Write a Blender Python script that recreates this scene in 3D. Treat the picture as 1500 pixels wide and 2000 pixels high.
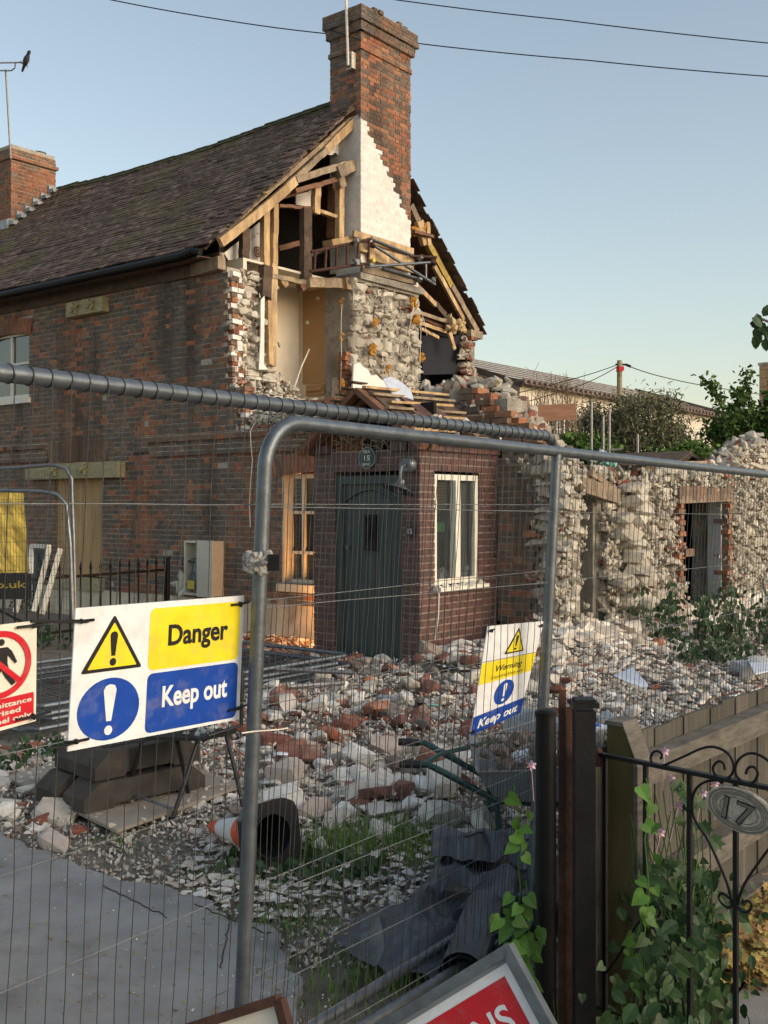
import bpy, math, random, bmesh
import numpy as np
from mathutils import Vector, Matrix, noise, geometry
random.seed(7); rng = np.random.default_rng(7)
for o in list(bpy.data.objects): bpy.data.objects.remove(o)
SC = bpy.context.scene; COL = SC.collection
# ---------------------------------------------------------------- camera, sky, sun, exposure
CAMH = 1.75; F = 2100.0; CX = 750.0; HY = 988.0
cam = bpy.data.cameras.new('camera'); cam.sensor_fit = 'VERTICAL'; cam.sensor_height = 36.0; cam.lens = F/2000*36
cam.shift_y = (HY-1000)/2000; cam.clip_end = 3000; cam.clip_start = 0.05
co = bpy.data.objects.new('camera', cam); COL.objects.link(co); co.location = (0, 0, CAMH); co.rotation_euler = (math.pi/2, 0, 0)
SC.camera = co
SUN_EL, SUN_AZ = math.radians(20), math.radians(118)      # azimuth clockwise from +Y
w = bpy.data.worlds.new('World'); SC.world = w; w.use_nodes = True
nt = w.node_tree; nt.nodes.clear()
sky = nt.nodes.new('ShaderNodeTexSky'); sky.sky_type = 'NISHITA'; sky.sun_disc = False
sky.sun_elevation = SUN_EL; sky.sun_rotation = SUN_AZ; sky.air_density = 1.2; sky.dust_density = 1.8; sky.ozone_density = .8
bg = nt.nodes.new('ShaderNodeBackground'); bg.inputs[1].default_value = 0.08
wo = nt.nodes.new('ShaderNodeOutputWorld')
hs = nt.nodes.new('ShaderNodeHueSaturation'); hs.inputs['Saturation'].default_value = .84; nt.links.new(sky.outputs[0], hs.inputs['Color'])
tn = nt.nodes.new('ShaderNodeMix'); tn.data_type = 'RGBA'; tn.blend_type = 'MULTIPLY'; tn.inputs[0].default_value = 1; tn.inputs[7].default_value = (1.03, .985, .93, 1)
nt.links.new(hs.outputs[0], tn.inputs[6]); nt.links.new(tn.outputs[2], bg.inputs[0]); nt.links.new(bg.outputs[0], wo.inputs[0])
sd = bpy.data.lights.new('sun', 'SUN'); sd.energy = .38; sd.angle = math.radians(45); sd.color = (1, .90, .78)
so = bpy.data.objects.new('sun', sd); COL.objects.link(so); so.location = (0, -5, 20)
sdir = Vector((math.sin(SUN_AZ)*math.cos(SUN_EL), math.cos(SUN_AZ)*math.cos(SUN_EL), math.sin(SUN_EL)))
so.rotation_euler = sdir.to_track_quat('Z', 'Y').to_euler()
SC.view_settings.view_transform = 'Standard'; SC.view_settings.look = 'None'; SC.view_settings.gamma = 1
SC.view_settings.use_curve_mapping = False; SC.view_settings.exposure = 1.45
SC.render.engine = 'CYCLES'
# ---------------------------------------------------------------- frames of the place
U = Vector((-.7822, .6230, 0)); R = -U; V = Vector((.6230, .7822, 0)); Z = Vector((0, 0, 1))
C0 = Vector((-2.252, 15.26, 0))
def W(a, b, z): return C0 + R*a + V*b + Z*z
def ray(px, py, D): return Vector(((px-CX)/F*D, D, CAMH-(py-HY)/F*D))
def ongr(px, py, z=0): return ray(px, py, (CAMH-z)*F/(py-HY))
def onpl(px, py, p, n):
    d = Vector(((px-CX)/F, 1, -(py-HY)/F)); o = Vector((0, 0, CAMH)); t = (p-o).dot(n)/d.dot(n); return o+d*t
def onb(px, py, b): return onpl(px, py, W(0, b, 0), V)
def ona(px, py, a): return onpl(px, py, W(a, 0, 0), R)
def abz(p): q = p-C0; return q.dot(R), q.dot(V), p.z
def rnd(a, b): return random.uniform(a, b)
# ---------------------------------------------------------------- materials
MATS = {}
def mat(name, cols, rough=.8, ns=8, namt=.35, bump=.3, bs=40, metal=0, stain=None, spec=.3, stretch=None, alpha=None, trans=0, patch=None, bd=.01):
    """cols: palette picked at random per island/object; namt: noise value variation; stain: (colour, scale, amount, stretch z)"""
    m = bpy.data.materials.new(name); m.use_nodes = True; t = m.node_tree; N = t.nodes; L = t.links
    b = N['Principled BSDF']; b.inputs['Roughness'].default_value = rough; b.inputs['Metallic'].default_value = metal
    b.inputs['Specular IOR Level'].default_value = spec
    geo = N.new('ShaderNodeNewGeometry'); oi = N.new('ShaderNodeObjectInfo')
    ad = N.new('ShaderNodeMath'); ad.operation = 'ADD'; L.new(geo.outputs['Random Per Island'], ad.inputs[0]); L.new(oi.outputs['Random'], ad.inputs[1])
    fr = N.new('ShaderNodeMath'); fr.operation = 'FRACT'; L.new(ad.outputs[0], fr.inputs[0])
    cr = N.new('ShaderNodeValToRGB'); cr.color_ramp.interpolation = 'LINEAR'
    e = cr.color_ramp.elements; n = len(cols)
    while len(e) < n: e.new(.5)
    while len(e) > max(n, 1): e.remove(e[-1])
    for i, c in enumerate(cols): e[i].position = i/max(n-1, 1); e[i].color = (*c, 1)
    L.new(fr.outputs[0], cr.inputs[0])
    pos = geo.outputs['Position']
    mp = N.new('ShaderNodeMapping'); L.new(pos, mp.inputs[0])
    if stretch: mp.inputs['Scale'].default_value = stretch
    nz = N.new('ShaderNodeTexNoise'); nz.inputs['Scale'].default_value = ns; nz.inputs['Detail'].default_value = 6; nz.inputs['Roughness'].default_value = .65
    L.new(mp.outputs[0], nz.inputs['Vector'])
    mr = N.new('ShaderNodeMapRange'); mr.inputs[1].default_value = .3; mr.inputs[2].default_value = .7
    mr.inputs[3].default_value = 1-namt; mr.inputs[4].default_value = 1+namt; L.new(nz.outputs[0], mr.inputs[0])
    mx = N.new('ShaderNodeMix'); mx.data_type = 'RGBA'; mx.blend_type = 'MULTIPLY'; mx.inputs[0].default_value = 1
    L.new(cr.outputs[0], mx.inputs[6]); cb = N.new('ShaderNodeCombineColor')
    for k in range(3): L.new(mr.outputs[0], cb.inputs[k])
    L.new(cb.outputs[0], mx.inputs[7]); out = mx.outputs[2]
    for st in (stain or []):
        sc, ss, sa, sz = st[:4]; lo = st[4] if len(st) > 4 else .5
        m2 = N.new('ShaderNodeMapping'); m2.inputs['Scale'].default_value = (1, 1, sz); L.new(pos, m2.inputs[0])
        n2 = N.new('ShaderNodeTexNoise'); n2.inputs['Scale'].default_value = ss; n2.inputs['Detail'].default_value = 5; n2.inputs['Roughness'].default_value = .6; L.new(m2.outputs[0], n2.inputs['Vector'])
        r2 = N.new('ShaderNodeMapRange'); r2.inputs[1].default_value = lo; r2.inputs[2].default_value = lo+.15; r2.inputs[3].default_value = 0; r2.inputs[4].default_value = sa; L.new(n2.outputs[0], r2.inputs[0])
        m3 = N.new('ShaderNodeMix'); m3.data_type = 'RGBA'; L.new(r2.outputs[0], m3.inputs[0]); L.new(out, m3.inputs[6]); m3.inputs[7].default_value = (*sc, 1); out = m3.outputs[2]
    L.new(out, b.inputs['Base Color'])
    if bump:
        nb = N.new('ShaderNodeTexNoise'); nb.inputs['Scale'].default_value = bs; nb.inputs['Detail'].default_value = 6; nb.inputs['Roughness'].default_value = .7; L.new(mp.outputs[0], nb.inputs['Vector'])
        bu = N.new('ShaderNodeBump'); bu.inputs['Strength'].default_value = bump; bu.inputs['Distance'].default_value = bd; L.new(nb.outputs[0], bu.inputs['Height']); L.new(bu.outputs[0], b.inputs['Normal'])
    if trans:
        b.inputs['Transmission Weight'].default_value = trans
    MATS[name] = m; return m
def plain(name, c, rough=.5, metal=0, namt=.12, ns=15, bump=.05, stain=None, spec=.4): return mat(name, [c, c], rough, ns, namt, bump, 60, metal, stain, spec)
mat('brick_dark', [(.12, .102, .088), (.15, .118, .092), (.13, .112, .098), (.17, .122, .09), (.145, .12, .10), (.12, .102, .09)], .9, 14, .35, .6, 90, stain=[((.24, .105, .045), .9, .6, .05, .55), ((.035, .027, .022), 1.6, .6, .12, .52), ((.20, .17, .13), 5, .35, 1, .6)])
mat('brick_brown', [(.18, .125, .088), (.21, .13, .088), (.15, .11, .082), (.24, .15, .10), (.19, .15, .115)], .9, 14, .35, .6, 90, stain=[((.26, .11, .05), .9, .6, .05, .55), ((.04, .026, .018), 1.6, .65, .12, .52)])
mat('brick_red', [(.33, .135, .07), (.27, .105, .06), (.37, .17, .09), (.22, .11, .07), (.31, .16, .10)], .88, 14, .3, .6, 90, stain=[((.05, .035, .03), 3, .75, .6, .55), ((.30, .27, .22), 9, .5, 1, .62)])
mat('brick_porch', [(.095, .045, .040), (.12, .054, .046), (.07, .040, .037), (.105, .058, .05)], .55, 10, .3, .3, 60, spec=.45, stain=[((.20, .16, .13), 7, .25, .5, .6)])
mat('mortar', [(.40, .355, .30), (.44, .39, .33)], .95, 20, .4, .8, 60, stain=[((.25, .13, .07), .9, .5, .05, .55), ((.04, .033, .03), 1.6, .7, .12, .52)])
mat('mortar_pale', [(.45, .40, .34), (.50, .45, .38)], .95, 12, .3, .9, 50, stain=[((.20, .17, .14), 2, .6, 1, .5)])
mat('mortar_core', [(.36, .33, .28), (.42, .39, .33)], .97, 6, .45, 1, 25, bd=.04, stain=[((.17, .15, .125), 3, .7, 1, .48)])
mat('mortar_joint', [(.28, .22, .19), (.30, .24, .2)], .9, 20, .3, .5, 60)
mat('chalk_stone', [(.56, .515, .43), (.46, .42, .35), (.62, .58, .50), (.50, .455, .375), (.38, .345, .285), (.58, .53, .44)], .95, 6, .22, 1, 28, bd=.02, stain=[((.30, .27, .22), 4, .55, 1, .55), ((.30, .24, .15), 2.2, .35, 1, .6)])
mat('chalk_rubble', [(.76, .72, .64), (.55, .50, .43), (.86, .83, .76), (.64, .58, .49), (.40, .35, .29), (.80, .76, .68), (.50, .40, .33), (.70, .65, .56)], .95, 7, .2, .9, 30, bd=.015, stain=[((.30, .27, .22), 5, .5, 1, .56)])
mat('brick_rubble', [(.30, .10, .06), (.22, .085, .06), (.36, .16, .10), (.18, .085, .065), (.29, .14, .10)], .93, 10, .3, .8, 40, stain=[((.50, .46, .40), 6, .7, 1, .56)])
mat('brown_rubble', [(.20, .16, .13), (.14, .11, .10), (.28, .23, .18), (.11, .10, .10)], .95, 10, .3, .8, 40, stain=[((.45, .42, .36), 6, .6, 1, .56)])
mat('roof_tile', [(.085, .058, .044), (.12, .078, .058), (.065, .046, .036), (.15, .098, .075), (.10, .068, .052), (.21, .14, .11), (.08, .056, .042)], .85, 9, .4, .6, 60, stain=[((.11, .095, .035), 1.2, .8, 1, .52), ((.32, .30, .27), 14, .5, 1, .66), ((.15, .13, .04), .55, .75, 1, .56)])
mat('roof_moss', [(.09, .085, .04), (.06, .058, .03)], .95, 10, .5, 1, 30, bd=.03, stain=[((.20, .09, .04), 2, .6, 1, .58)])
mat('plaster_white', [(.74, .72, .68), (.76, .74, .70)], .8, 3, .08, .1, 30, stain=[((.55, .50, .43), 2.5, .5, 1, .58)])
mat('paint_white_brick', [(.70, .68, .64), (.76, .74, .70), (.66, .64, .60)], .85, 9, .12, .5, 40, stain=[((.36, .30, .25), 7, .45, 1, .66), ((.50, .46, .41), 2, .5, .5, .55)])
mat('plaster_cream', [(.72, .64, .52), (.72, .64, .52)], .7, 2, .06, .05, 30, stain=[((.56, .50, .42), 1.5, .5, 2, .56)])
mat('render_cream', [(.60, .52, .38), (.58, .50, .37)], .9, 4, .2, .5, 30, stain=[((.22, .17, .12), 3, .7, .6, .52)])
mat('board_tan', [(.36, .22, .10), (.36, .22, .10)], .6, 3, .08, .05, 30)
mat('timber_pale', [(.46, .31, .16), (.54, .38, .21), (.38, .25, .13), (.58, .42, .24)], .8, 8, .4, .6, 60, stretch=(1, 1, .3), stain=[((.17, .11, .07), 5, .7, .3, .55), ((.05, .035, .025), 14, .6, 1, .64)])
mat('timber_old', [(.30, .24, .17), (.38, .29, .19), (.22, .17, .13)], .88, 10, .4, .8, 60, stretch=(1, 1, .5), stain=[((.10, .08, .06), 4, .7, 1, .52)])
mat('timber_dark', [(.09, .06, .045), (.12, .085, .06), (.07, .05, .04)], .85, 10, .4, .6, 60)
mat('timber_brown', [(.17, .085, .05), (.2, .10, .06)], .7, 8, .3, .3, 60, stretch=(.4, .4, 3))
mat('timber_sleeper', [(.34, .30, .17), (.37, .32, .19)], .85, 8, .3, .4, 60, stretch=(1, 1, 4), stain=[((.12, .10, .06), 3, .5, 1, .58)])
mat('fence_board', [(.085, .079, .066), (.11, .10, .085), (.07, .065, .055), (.10, .09, .074), (.082, .076, .062)], .9, 14, .4, .6, 60, stretch=(3, 3, .22), stain=[((.07, .058, .04), 3, .6, .3, .55)])
mat('fence_rail', [(.14, .127, .108), (.155, .14, .12)], .9, 10, .4, .7, 70, stretch=(1, 1, 5), stain=[((.11, .09, .07), 4, .6, 1, .55)])
mat('fence_post', [(.13, .10, .045), (.13, .10, .045)], .85, 9, .4, .5, 60, stretch=(3, 3, .25), stain=[((.07, .065, .02), 2, .7, .5, .5)])
mat('plywood', [(.42, .27, .13), (.48, .32, .16)], .75, 3.2, .35, .1, 40, stretch=(5, 5, .35))
mat('board_grey', [(.34, .29, .23), (.34, .29, .23)], .9, 4, .2, .3, 40, stain=[((.42, .10, .09), 2.4, .55, 1, .63), ((.22, .19, .15), 3, .5, 1, .5)])
mat('galvanised', [(.13, .15, .17), (.15, .17, .19)], .36, 20, .25, .15, 90, metal=.6, stain=[((.24, .26, .27), 9, .5, 1, .58), ((.10, .09, .08), 6, .4, 1, .62)])
mat('galvanised_old', [(.20, .20, .20), (.26, .25, .24)], .5, 20, .3, .2, 90, metal=.6, stain=[((.14, .09, .06), 7, .6, 1, .55)])
mat('wire_steel', [(.035, .037, .04), (.055, .058, .06)], .6, 20, .3, 0, 90, metal=.0)
mat('wire_bright', [(.13, .14, .145), (.17, .18, .185)], .5, 20, .2, 0, 90, metal=.1)
mat('black_metal', [(.008, .008, .009), (.010, .010, .011)], .5, 12, .3, .2, 60, spec=.25, stain=[((.022, .020, .019), 5, .4, 1, .6)])
mat('rust_metal', [(.06, .030, .022), (.08, .038, .026)], .85, 12, .5, .6, 60, stain=[((.03, .018, .015), 5, .6, .5, .5)])
mat('rubber', [(.060, .050, .042), (.07, .06, .05)], .9, 8, .3, .6, 60, stain=[((.12, .10, .08), 4, .5, 1, .55), ((.30, .08, .10), 2.2, .5, 1, .68)])
mat('lead', [(.34, .36, .37), (.34, .36, .37)], .6, 6, .3, .3, 40)
mat('door_green', [(.05, .066, .062), (.05, .066, .062)], .45, 6, .12, .1, 60, stain=[((.12, .13, .12), 22, .35, .4, .7)])
mat('frame_white', [(.72, .69, .60), (.72, .69, .60)], .6, 10, .1, .2, 60, stain=[((.40, .33, .24), 8, .5, 1, .62)])
mat('frame_warm', [(.66, .58, .42), (.66, .58, .42)], .6, 10, .15, .2, 60, stain=[((.34, .26, .16), 6, .5, 1, .6)])
mat('asphalt', [(.30, .292, .28), (.30, .292, .28)], .95, 2.5, .25, .8, 160, stain=[((.36, .335, .295), .9, .5, 1, .48), ((.12, .10, .08), 3.5, .45, 1, .60), ((.30, .29, .27), 60, .5, 1, .60), ((.06, .052, .045), 1.6, .6, 1, .55)])
mat('dirt', [(.22, .19, .15), (.22, .19, .15)], .97, 5, .5, 1, 50, bd=.03, stain=[((.36, .33, .28), 28, .7, 1, .56), ((.10, .082, .06), 1.6, .7, 1, .54), ((.46, .43, .37), 7, .5, 1, .58)])
mat('soil', [(.06, .04, .028), (.06, .04, .028)], .97, 8, .5, 1, 50, bd=.03)
mat('gravel', [(.58, .545, .47), (.42, .38, .31), (.72, .69, .62), (.30, .26, .21), (.62, .57, .49), (.36, .21, .15)], .95, 9, .2, .4, 60)
mat('far_wall', [(.66, .60, .49), (.66, .60, .49)], .9, 1.5, .12, .2, 20, stain=[((.42, .36, .27), 1.5, .5, .4, .55)])
mat('far_roof', [(.17, .125, .105), (.2, .15, .125)], .9, 6, .35, .5, 20, stain=[((.26, .22, .15), 1, .5, 1, .6)])
mat('far_brick', [(.46, .30, .15), (.40, .26, .13), (.5, .34, .18)], .9, 5, .2, .4, 30)
mat('insulation', [(.52, .24, .04), (.60, .32, .07), (.45, .18, .03)], .95, 20, .3, 1, 60, bd=.03)
mat('wool', [(.66, .50, .28), (.60, .42, .22)], .98, 20, .3, 1, 50, bd=.04)
mat('roof_foam', [(.42, .30, .08), (.34, .24, .07)], .9, 12, .4, .8, 40)
for nm, c, r in (('sign_white', (.74, .76, .78), .4), ('sign_yellow', (.80, .66, .02), .4), ('sign_black', (.012, .010, .012), .45), ('sign_blue', (.006, .055, .34), .38), ('sign_red', (.55, .012, .025), .38),
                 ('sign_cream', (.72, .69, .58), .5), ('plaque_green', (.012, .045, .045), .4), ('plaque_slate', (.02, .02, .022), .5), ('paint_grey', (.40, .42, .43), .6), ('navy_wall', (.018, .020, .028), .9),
                 ('inside_shade', (.014, .012, .012), .95), ('meter_cream', (.60, .57, .46), .6), ('plastic_black', (.016, .016, .017), .4), ('plastic_grey', (.24, .27, .30), .45), ('cone_orange', (.62, .10, .03), .55), ('cone_white', (.62, .60, .58), .6),  # the near-black inside colour stands in for indoor shade
                 ('barrow_green', (.012, .05, .045), .35), ('cable_white', (.66, .62, .55), .5), ('tag_yellow', (.65, .50, .08), .6), ('label_green', (.10, .55, .22), .6), ('label_blue', (.03, .15, .6), .5), ('bag_white', (.74, .78, .82), .5),
                 ('blind', (.32, .22, .10), .8), ('red_band', (.65, .03, .03), .5), ('flower_pink', (.62, .42, .52), .7), ('paper', (.70, .74, .80), .7), ('aqua', (.30, .58, .52), .6), ('letter_pale', (.62, .62, .55), .5), ('fur', (.34, .33, .31), .95), ('bird', (.03, .033, .045), .6), ('gold_print', (.34, .25, .05), .6), ('brass', (.33, .28, .14), .5)):
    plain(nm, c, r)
mat('banner_yellow', [(.62, .46, .10), (.62, .46, .10)], .7, 4, .2, .5, 14, bd=.03, stain=[((.32, .22, .06), 5, .6, 1, .52)])
mat('tarp', [(.048, .053, .062), (.048, .053, .062)], .42, 6, .25, .35, 9, spec=.5, bd=.02, stain=[((.16, .16, .16), 5, .35, 1, .62)])
mat('leaf_bush', [(.13, .14, .07), (.19, .19, .11), (.09, .10, .045), (.24, .23, .15)], .8, 3, .2, 0)
mat('leaf_tree', [(.07, .135, .022), (.10, .18, .035), (.045, .09, .018), (.13, .21, .05)], .7, 3, .2, 0)
mat('leaf_ivy', [(.020, .050, .014), (.032, .072, .02), (.016, .04, .012), (.04, .085, .024)], .5, 12, .2, .1)
mat('leaf_bright', [(.085, .20, .025), (.06, .14, .02), (.12, .26, .04)], .5, 12, .2, .1)
mat('leaf_yellow', [(.42, .32, .10), (.28, .24, .07), (.35, .20, .08), (.20, .12, .06)], .8, 12, .2, .1)
mat('grass', [(.08, .17, .02), (.12, .24, .03), (.06, .12, .02), (.15, .26, .05)], .7, 12, .2, 0)
mat('twig', [(.16, .11, .07), (.22, .16, .10)], .9, 12, .2, 0)
mat('bark', [(.13, .10, .08), (.10, .08, .06)], .9, 12, .2, .5)
gl = mat('glass', [(.05, .06, .06), (.05, .06, .06)], .06, 3, .0, 0, spec=.9); gl.node_tree.nodes['Principled BSDF'].inputs['Alpha'].default_value = .45
gd = mat('glass_dark', [(.03, .04, .04), (.05, .065, .065)], .08, 3, .3, 0, spec=.8)
gf = mat('glass_far', [(.30, .33, .33), (.34, .36, .35)], .2, 3, .2, 0, spec=.6)
for n_ in ('sign_white', 'sign_yellow', 'sign_blue', 'sign_cream', 'sign_red'):      # dust and scuffs
    t_ = MATS[n_].node_tree; b_ = t_.nodes['Principled BSDF']; src = b_.inputs['Base Color'].links[0].from_socket; g_ = t_.nodes.new('ShaderNodeNewGeometry')
    no = t_.nodes.new('ShaderNodeTexNoise'); no.inputs['Scale'].default_value = 14; no.inputs['Detail'].default_value = 8; no.inputs['Roughness'].default_value = .75; t_.links.new(g_.outputs['Position'], no.inputs['Vector'])
    r_ = t_.nodes.new('ShaderNodeMapRange'); r_.inputs[1].default_value = .5; r_.inputs[2].default_value = .75; r_.inputs[4].default_value = .35; t_.links.new(no.outputs[0], r_.inputs[0])
    m_ = t_.nodes.new('ShaderNodeMix'); m_.data_type = 'RGBA'; m_.inputs[7].default_value = (.36, .33, .28, 1); t_.links.new(r_.outputs[0], m_.inputs[0]); t_.links.new(src, m_.inputs[6]); t_.links.new(m_.outputs[2], b_.inputs['Base Color'])
for n_ in ('leaf_bush', 'leaf_tree', 'leaf_ivy', 'leaf_bright', 'grass'):
    MATS[n_].node_tree.nodes['Principled BSDF'].inputs['Subsurface Weight'].default_value = 0
# ---------------------------------------------------------------- triangle soup
def unit(v): return v.normalized()
BOXV = np.array([(x, y, z) for x in (-1, 1) for y in (-1, 1) for z in (-1, 1)], float)
BOXT = np.array([(0, 1, 3), (0, 3, 2), (4, 6, 7), (4, 7, 5), (0, 4, 5), (0, 5, 1), (2, 3, 7), (2, 7, 6), (0, 2, 6), (0, 6, 4), (1, 5, 7), (1, 7, 3)])
def hullproto(n, boxy=1.0, seed=0):
    r = random.Random(seed); bm = bmesh.new()
    for i in range(n):
        v = Vector((r.uniform(-1, 1), r.uniform(-1, 1), r.uniform(-1, 1)))
        m = max(abs(c) for c in v); s = v.length
        v = v*(boxy/m+(1-boxy)/s)*r.uniform(.82, 1); bm.verts.new(v)
    res = bmesh.ops.convex_hull(bm, input=bm.verts)
    for v in [v for v in bm.verts if not v.link_faces]: bm.verts.remove(v)
    bmesh.ops.triangulate(bm, faces=bm.faces); bmesh.ops.recalc_face_normals(bm, faces=bm.faces)
    bm.verts.ensure_lookup_table(); bm.verts.index_update()
    vs = np.array([v.co[:] for v in bm.verts]); ts = np.array([[v.index for v in f.verts] for f in bm.faces]); bm.free()
    return vs, ts
BLOCKS = [hullproto(26, .8, s) for s in range(18)]      # squarish stones
FRAGS = [hullproto(14, .35, 50+s) for s in range(20)]     # broken angular pieces
CHIPS = [hullproto(6, .3, 90+s) for s in range(10)]
class Soup:
    def __init__(s): s.v = []; s.t = []; s.m = []; s.n = 0
    def add(s, v, t, m=0):
        v = np.asarray(v, float); t = np.asarray(t, int); s.v.append(v); s.t.append(t+s.n); s.m.append(np.full(len(t), m)); s.n += len(v); return s
    def box(s, c, ex, ey, ez, m=0):
        M = np.array([ex[:], ey[:], ez[:]]); return s.add(BOXV@M+np.array(c[:]), BOXT, m)
    def hb(s, a0, a1, b0, b1, z0, z1, m=0):
        return s.box(W((a0+a1)/2, (b0+b1)/2, (z0+z1)/2), R*((a1-a0)/2), V*((b1-b0)/2), Z*((z1-z0)/2), m)
    def beam(s, p0, p1, w, h, up=Z, m=0):
        d = p1-p0; x = unit(d); y = up.cross(x)
        if y.length < 1e-4: y = Vector((1, 0, 0)).cross(x)
        y.normalize(); zz = x.cross(y); return s.box((p0+p1)/2, d/2, y*w/2, zz*h/2, m)
    def tube(s, pts, r, n=8, m=0, cap=True, rs=None):
        pts = [Vector(p) for p in pts]; k = len(pts); vs = []; ts = []
        t0 = unit(pts[1]-pts[0]); a = t0.orthogonal().normalized()
        for i, p in enumerate(pts):
            t = unit((pts[min(i+1, k-1)]-pts[max(i-1, 0)])); a = (a-t*a.dot(t)).normalized(); b = t.cross(a); rr = rs[i] if rs else r
            for j in range(n):
                q = 2*math.pi*j/n; vs.append((p+(a*math.cos(q)+b*math.sin(q))*rr)[:])
        for i in range(k-1):
            for j in range(n):
                A = i*n+j; B = i*n+(j+1) % n; ts += [(A, B, B+n), (A, B+n, A+n)]
        if cap:
            for j in range(1, n-1): ts += [(0, j+1, j), ((k-1)*n, (k-1)*n+j, (k-1)*n+j+1)]
        return s.add(vs, ts, m)
    def prism(s, pts, th, m=0):
        pts = [Vector(p) for p in pts]; th = Vector(th); n = len(pts); tri = geometry.tessellate_polygon([pts])
        vs = [p[:] for p in pts]+[(p+th)[:] for p in pts]; ts = [t for t in tri]+[(t[2]+n, t[1]+n, t[0]+n) for t in tri]
        for i in range(n): j = (i+1) % n; ts += [(i, j, j+n), (i, j+n, i+n)]
        return s.add(vs, ts, m)
    def lathe(s, c, ax, prof, n=16, m=0):       # prof: (radius, along)
        ax = unit(ax); a = ax.orthogonal().normalized(); b = ax.cross(a); vs = []; ts = []
        for r_, h in prof:
            for j in range(n): q = 2*math.pi*j/n; vs.append((c+ax*h+(a*math.cos(q)+b*math.sin(q))*max(r_, 1e-4))[:])
        for i in range(len(prof)-1):
            for j in range(n): A = i*n+j; B = i*n+(j+1) % n; ts += [(A, B, B+n), (A, B+n, A+n)]
        return s.add(vs, ts, m)
    def stone(s, c, sz, m=0, rot=None, fam=FRAGS):
        vs, ts = random.choice(fam)
        if rot is None: rot = Matrix.Rotation(rnd(0, 6.28), 3, Vector((rnd(-1, 1), rnd(-1, 1), rnd(-1, 1))).normalized())
        M = np.array(rot); return s.add((vs*np.array(sz)/2)@M.T+np.array(c[:]), ts, m)
    def build(s, name, mats, parent=None, smooth=False, kind=None):
        me = bpy.data.meshes.new(name)
        if s.n:
            v = np.concatenate(s.v); t = np.concatenate(s.t); mi = np.concatenate(s.m)
            if parent is not None: v = v-np.array(base(parent)[:])
            me.vertices.add(len(v)); me.vertices.foreach_set('co', v.ravel()); me.loops.add(len(t)*3); me.loops.foreach_set('vertex_index', t.ravel().astype(np.int32))
            me.polygons.add(len(t)); me.polygons.foreach_set('loop_start', np.arange(len(t), dtype=np.int32)*3); me.polygons.foreach_set('loop_total', np.full(len(t), 3, dtype=np.int32))
            me.polygons.foreach_set('material_index', mi.astype(np.int32)); me.polygons.foreach_set('use_smooth', np.full(len(t), smooth)); me.update(); me.validate()
            if smooth:
                try: me.set_sharp_from_angle(angle=math.radians(40))
                except Exception: pass
        for m in ([mats] if isinstance(mats, str) else mats): me.materials.append(MATS[m])
        o = bpy.data.objects.new(name, me); COL.objects.link(o)
        if parent is not None: o.parent = parent
        if kind: o['kind'] = kind
        return o
def base(o):
    while o.parent is not None: o = o.parent
    return Vector(o.location) if o.type == 'EMPTY' else Vector((0, 0, 0))
def tag(o, label=None, cat=None, group=None):
    if label: o['label'] = label
    if cat: o['category'] = cat
    if group: o['group'] = group
    return o
def thing(name, label, cat, loc=(0, 0, 0), group=None):
    o = bpy.data.objects.new(name, None); COL.objects.link(o); o.location = loc; o.empty_display_size = .1; return tag(o, label, cat, group)
def inst(name, me, M, parent):
    o = bpy.data.objects.new(name, me); COL.objects.link(o); o.parent = parent; o.matrix_basis = Matrix.Translation(-base(parent))@M; return o
def mat4(c, ex, ey, ez): return Matrix(((ex.x, ey.x, ez.x, c.x), (ex.y, ey.y, ez.y, c.y), (ex.z, ey.z, ez.z, c.z), (0, 0, 0, 1)))
def proj(p): return (CX+F*p.x/p.y, HY-F*(p.z-CAMH)/p.y) if p.y > .1 else (-9e3, -9e3)
def visible(p, m=10): x, y = proj(p); return -m < x < 1500+m and -m < y < 2000+m
_um = {}
def unitbox(mname, jit=.03):
    if mname not in _um:
        r = random.Random(len(_um)); s = Soup(); s.add(BOXV+np.array([[r.uniform(-jit, jit) for _ in range(3)] for _ in range(8)]), BOXT)
        o = s.build('brick', mname); _um[mname] = o.data; bpy.data.objects.remove(o)
    return _um[mname]
class Pieces:      # box-like pieces: the ones that show largest become objects, the rest one mesh
    def __init__(s): s.L = []
    def add(s, c, ex, ey, ez, m): s.L.append((c, ex, ey, ez, m))
    def emit(s, parent, n, name, rest, mats, vis=None):
        vis = vis or (lambda p: visible(p))
        def key(k): c = s.L[k][0]; return -(max(s.L[k][1].length, s.L[k][2].length, s.L[k][3].length)/max(c.y, .1)) if vis(c) else 1
        idx = sorted(range(len(s.L)), key=key); near = [k for k in idx[:n] if key(k) < 0]; ns = set(near)
        for k in near:
            c, ex, ey, ez, m = s.L[k]; inst(name, unitbox(mats[m]), mat4(c, ex, ey, ez), parent)
        S = Soup()
        for k in range(len(s.L)):
            if k in ns: continue
            c, ex, ey, ez, m = s.L[k]; j = np.random.default_rng(k).uniform(-.03, .03, (8, 3))
            S.add((BOXV+j)@np.array([ex[:], ey[:], ez[:]])+np.array(c[:]), BOXT, m)
        if S.n: S.build(rest, mats, parent, kind='stuff')
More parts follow.
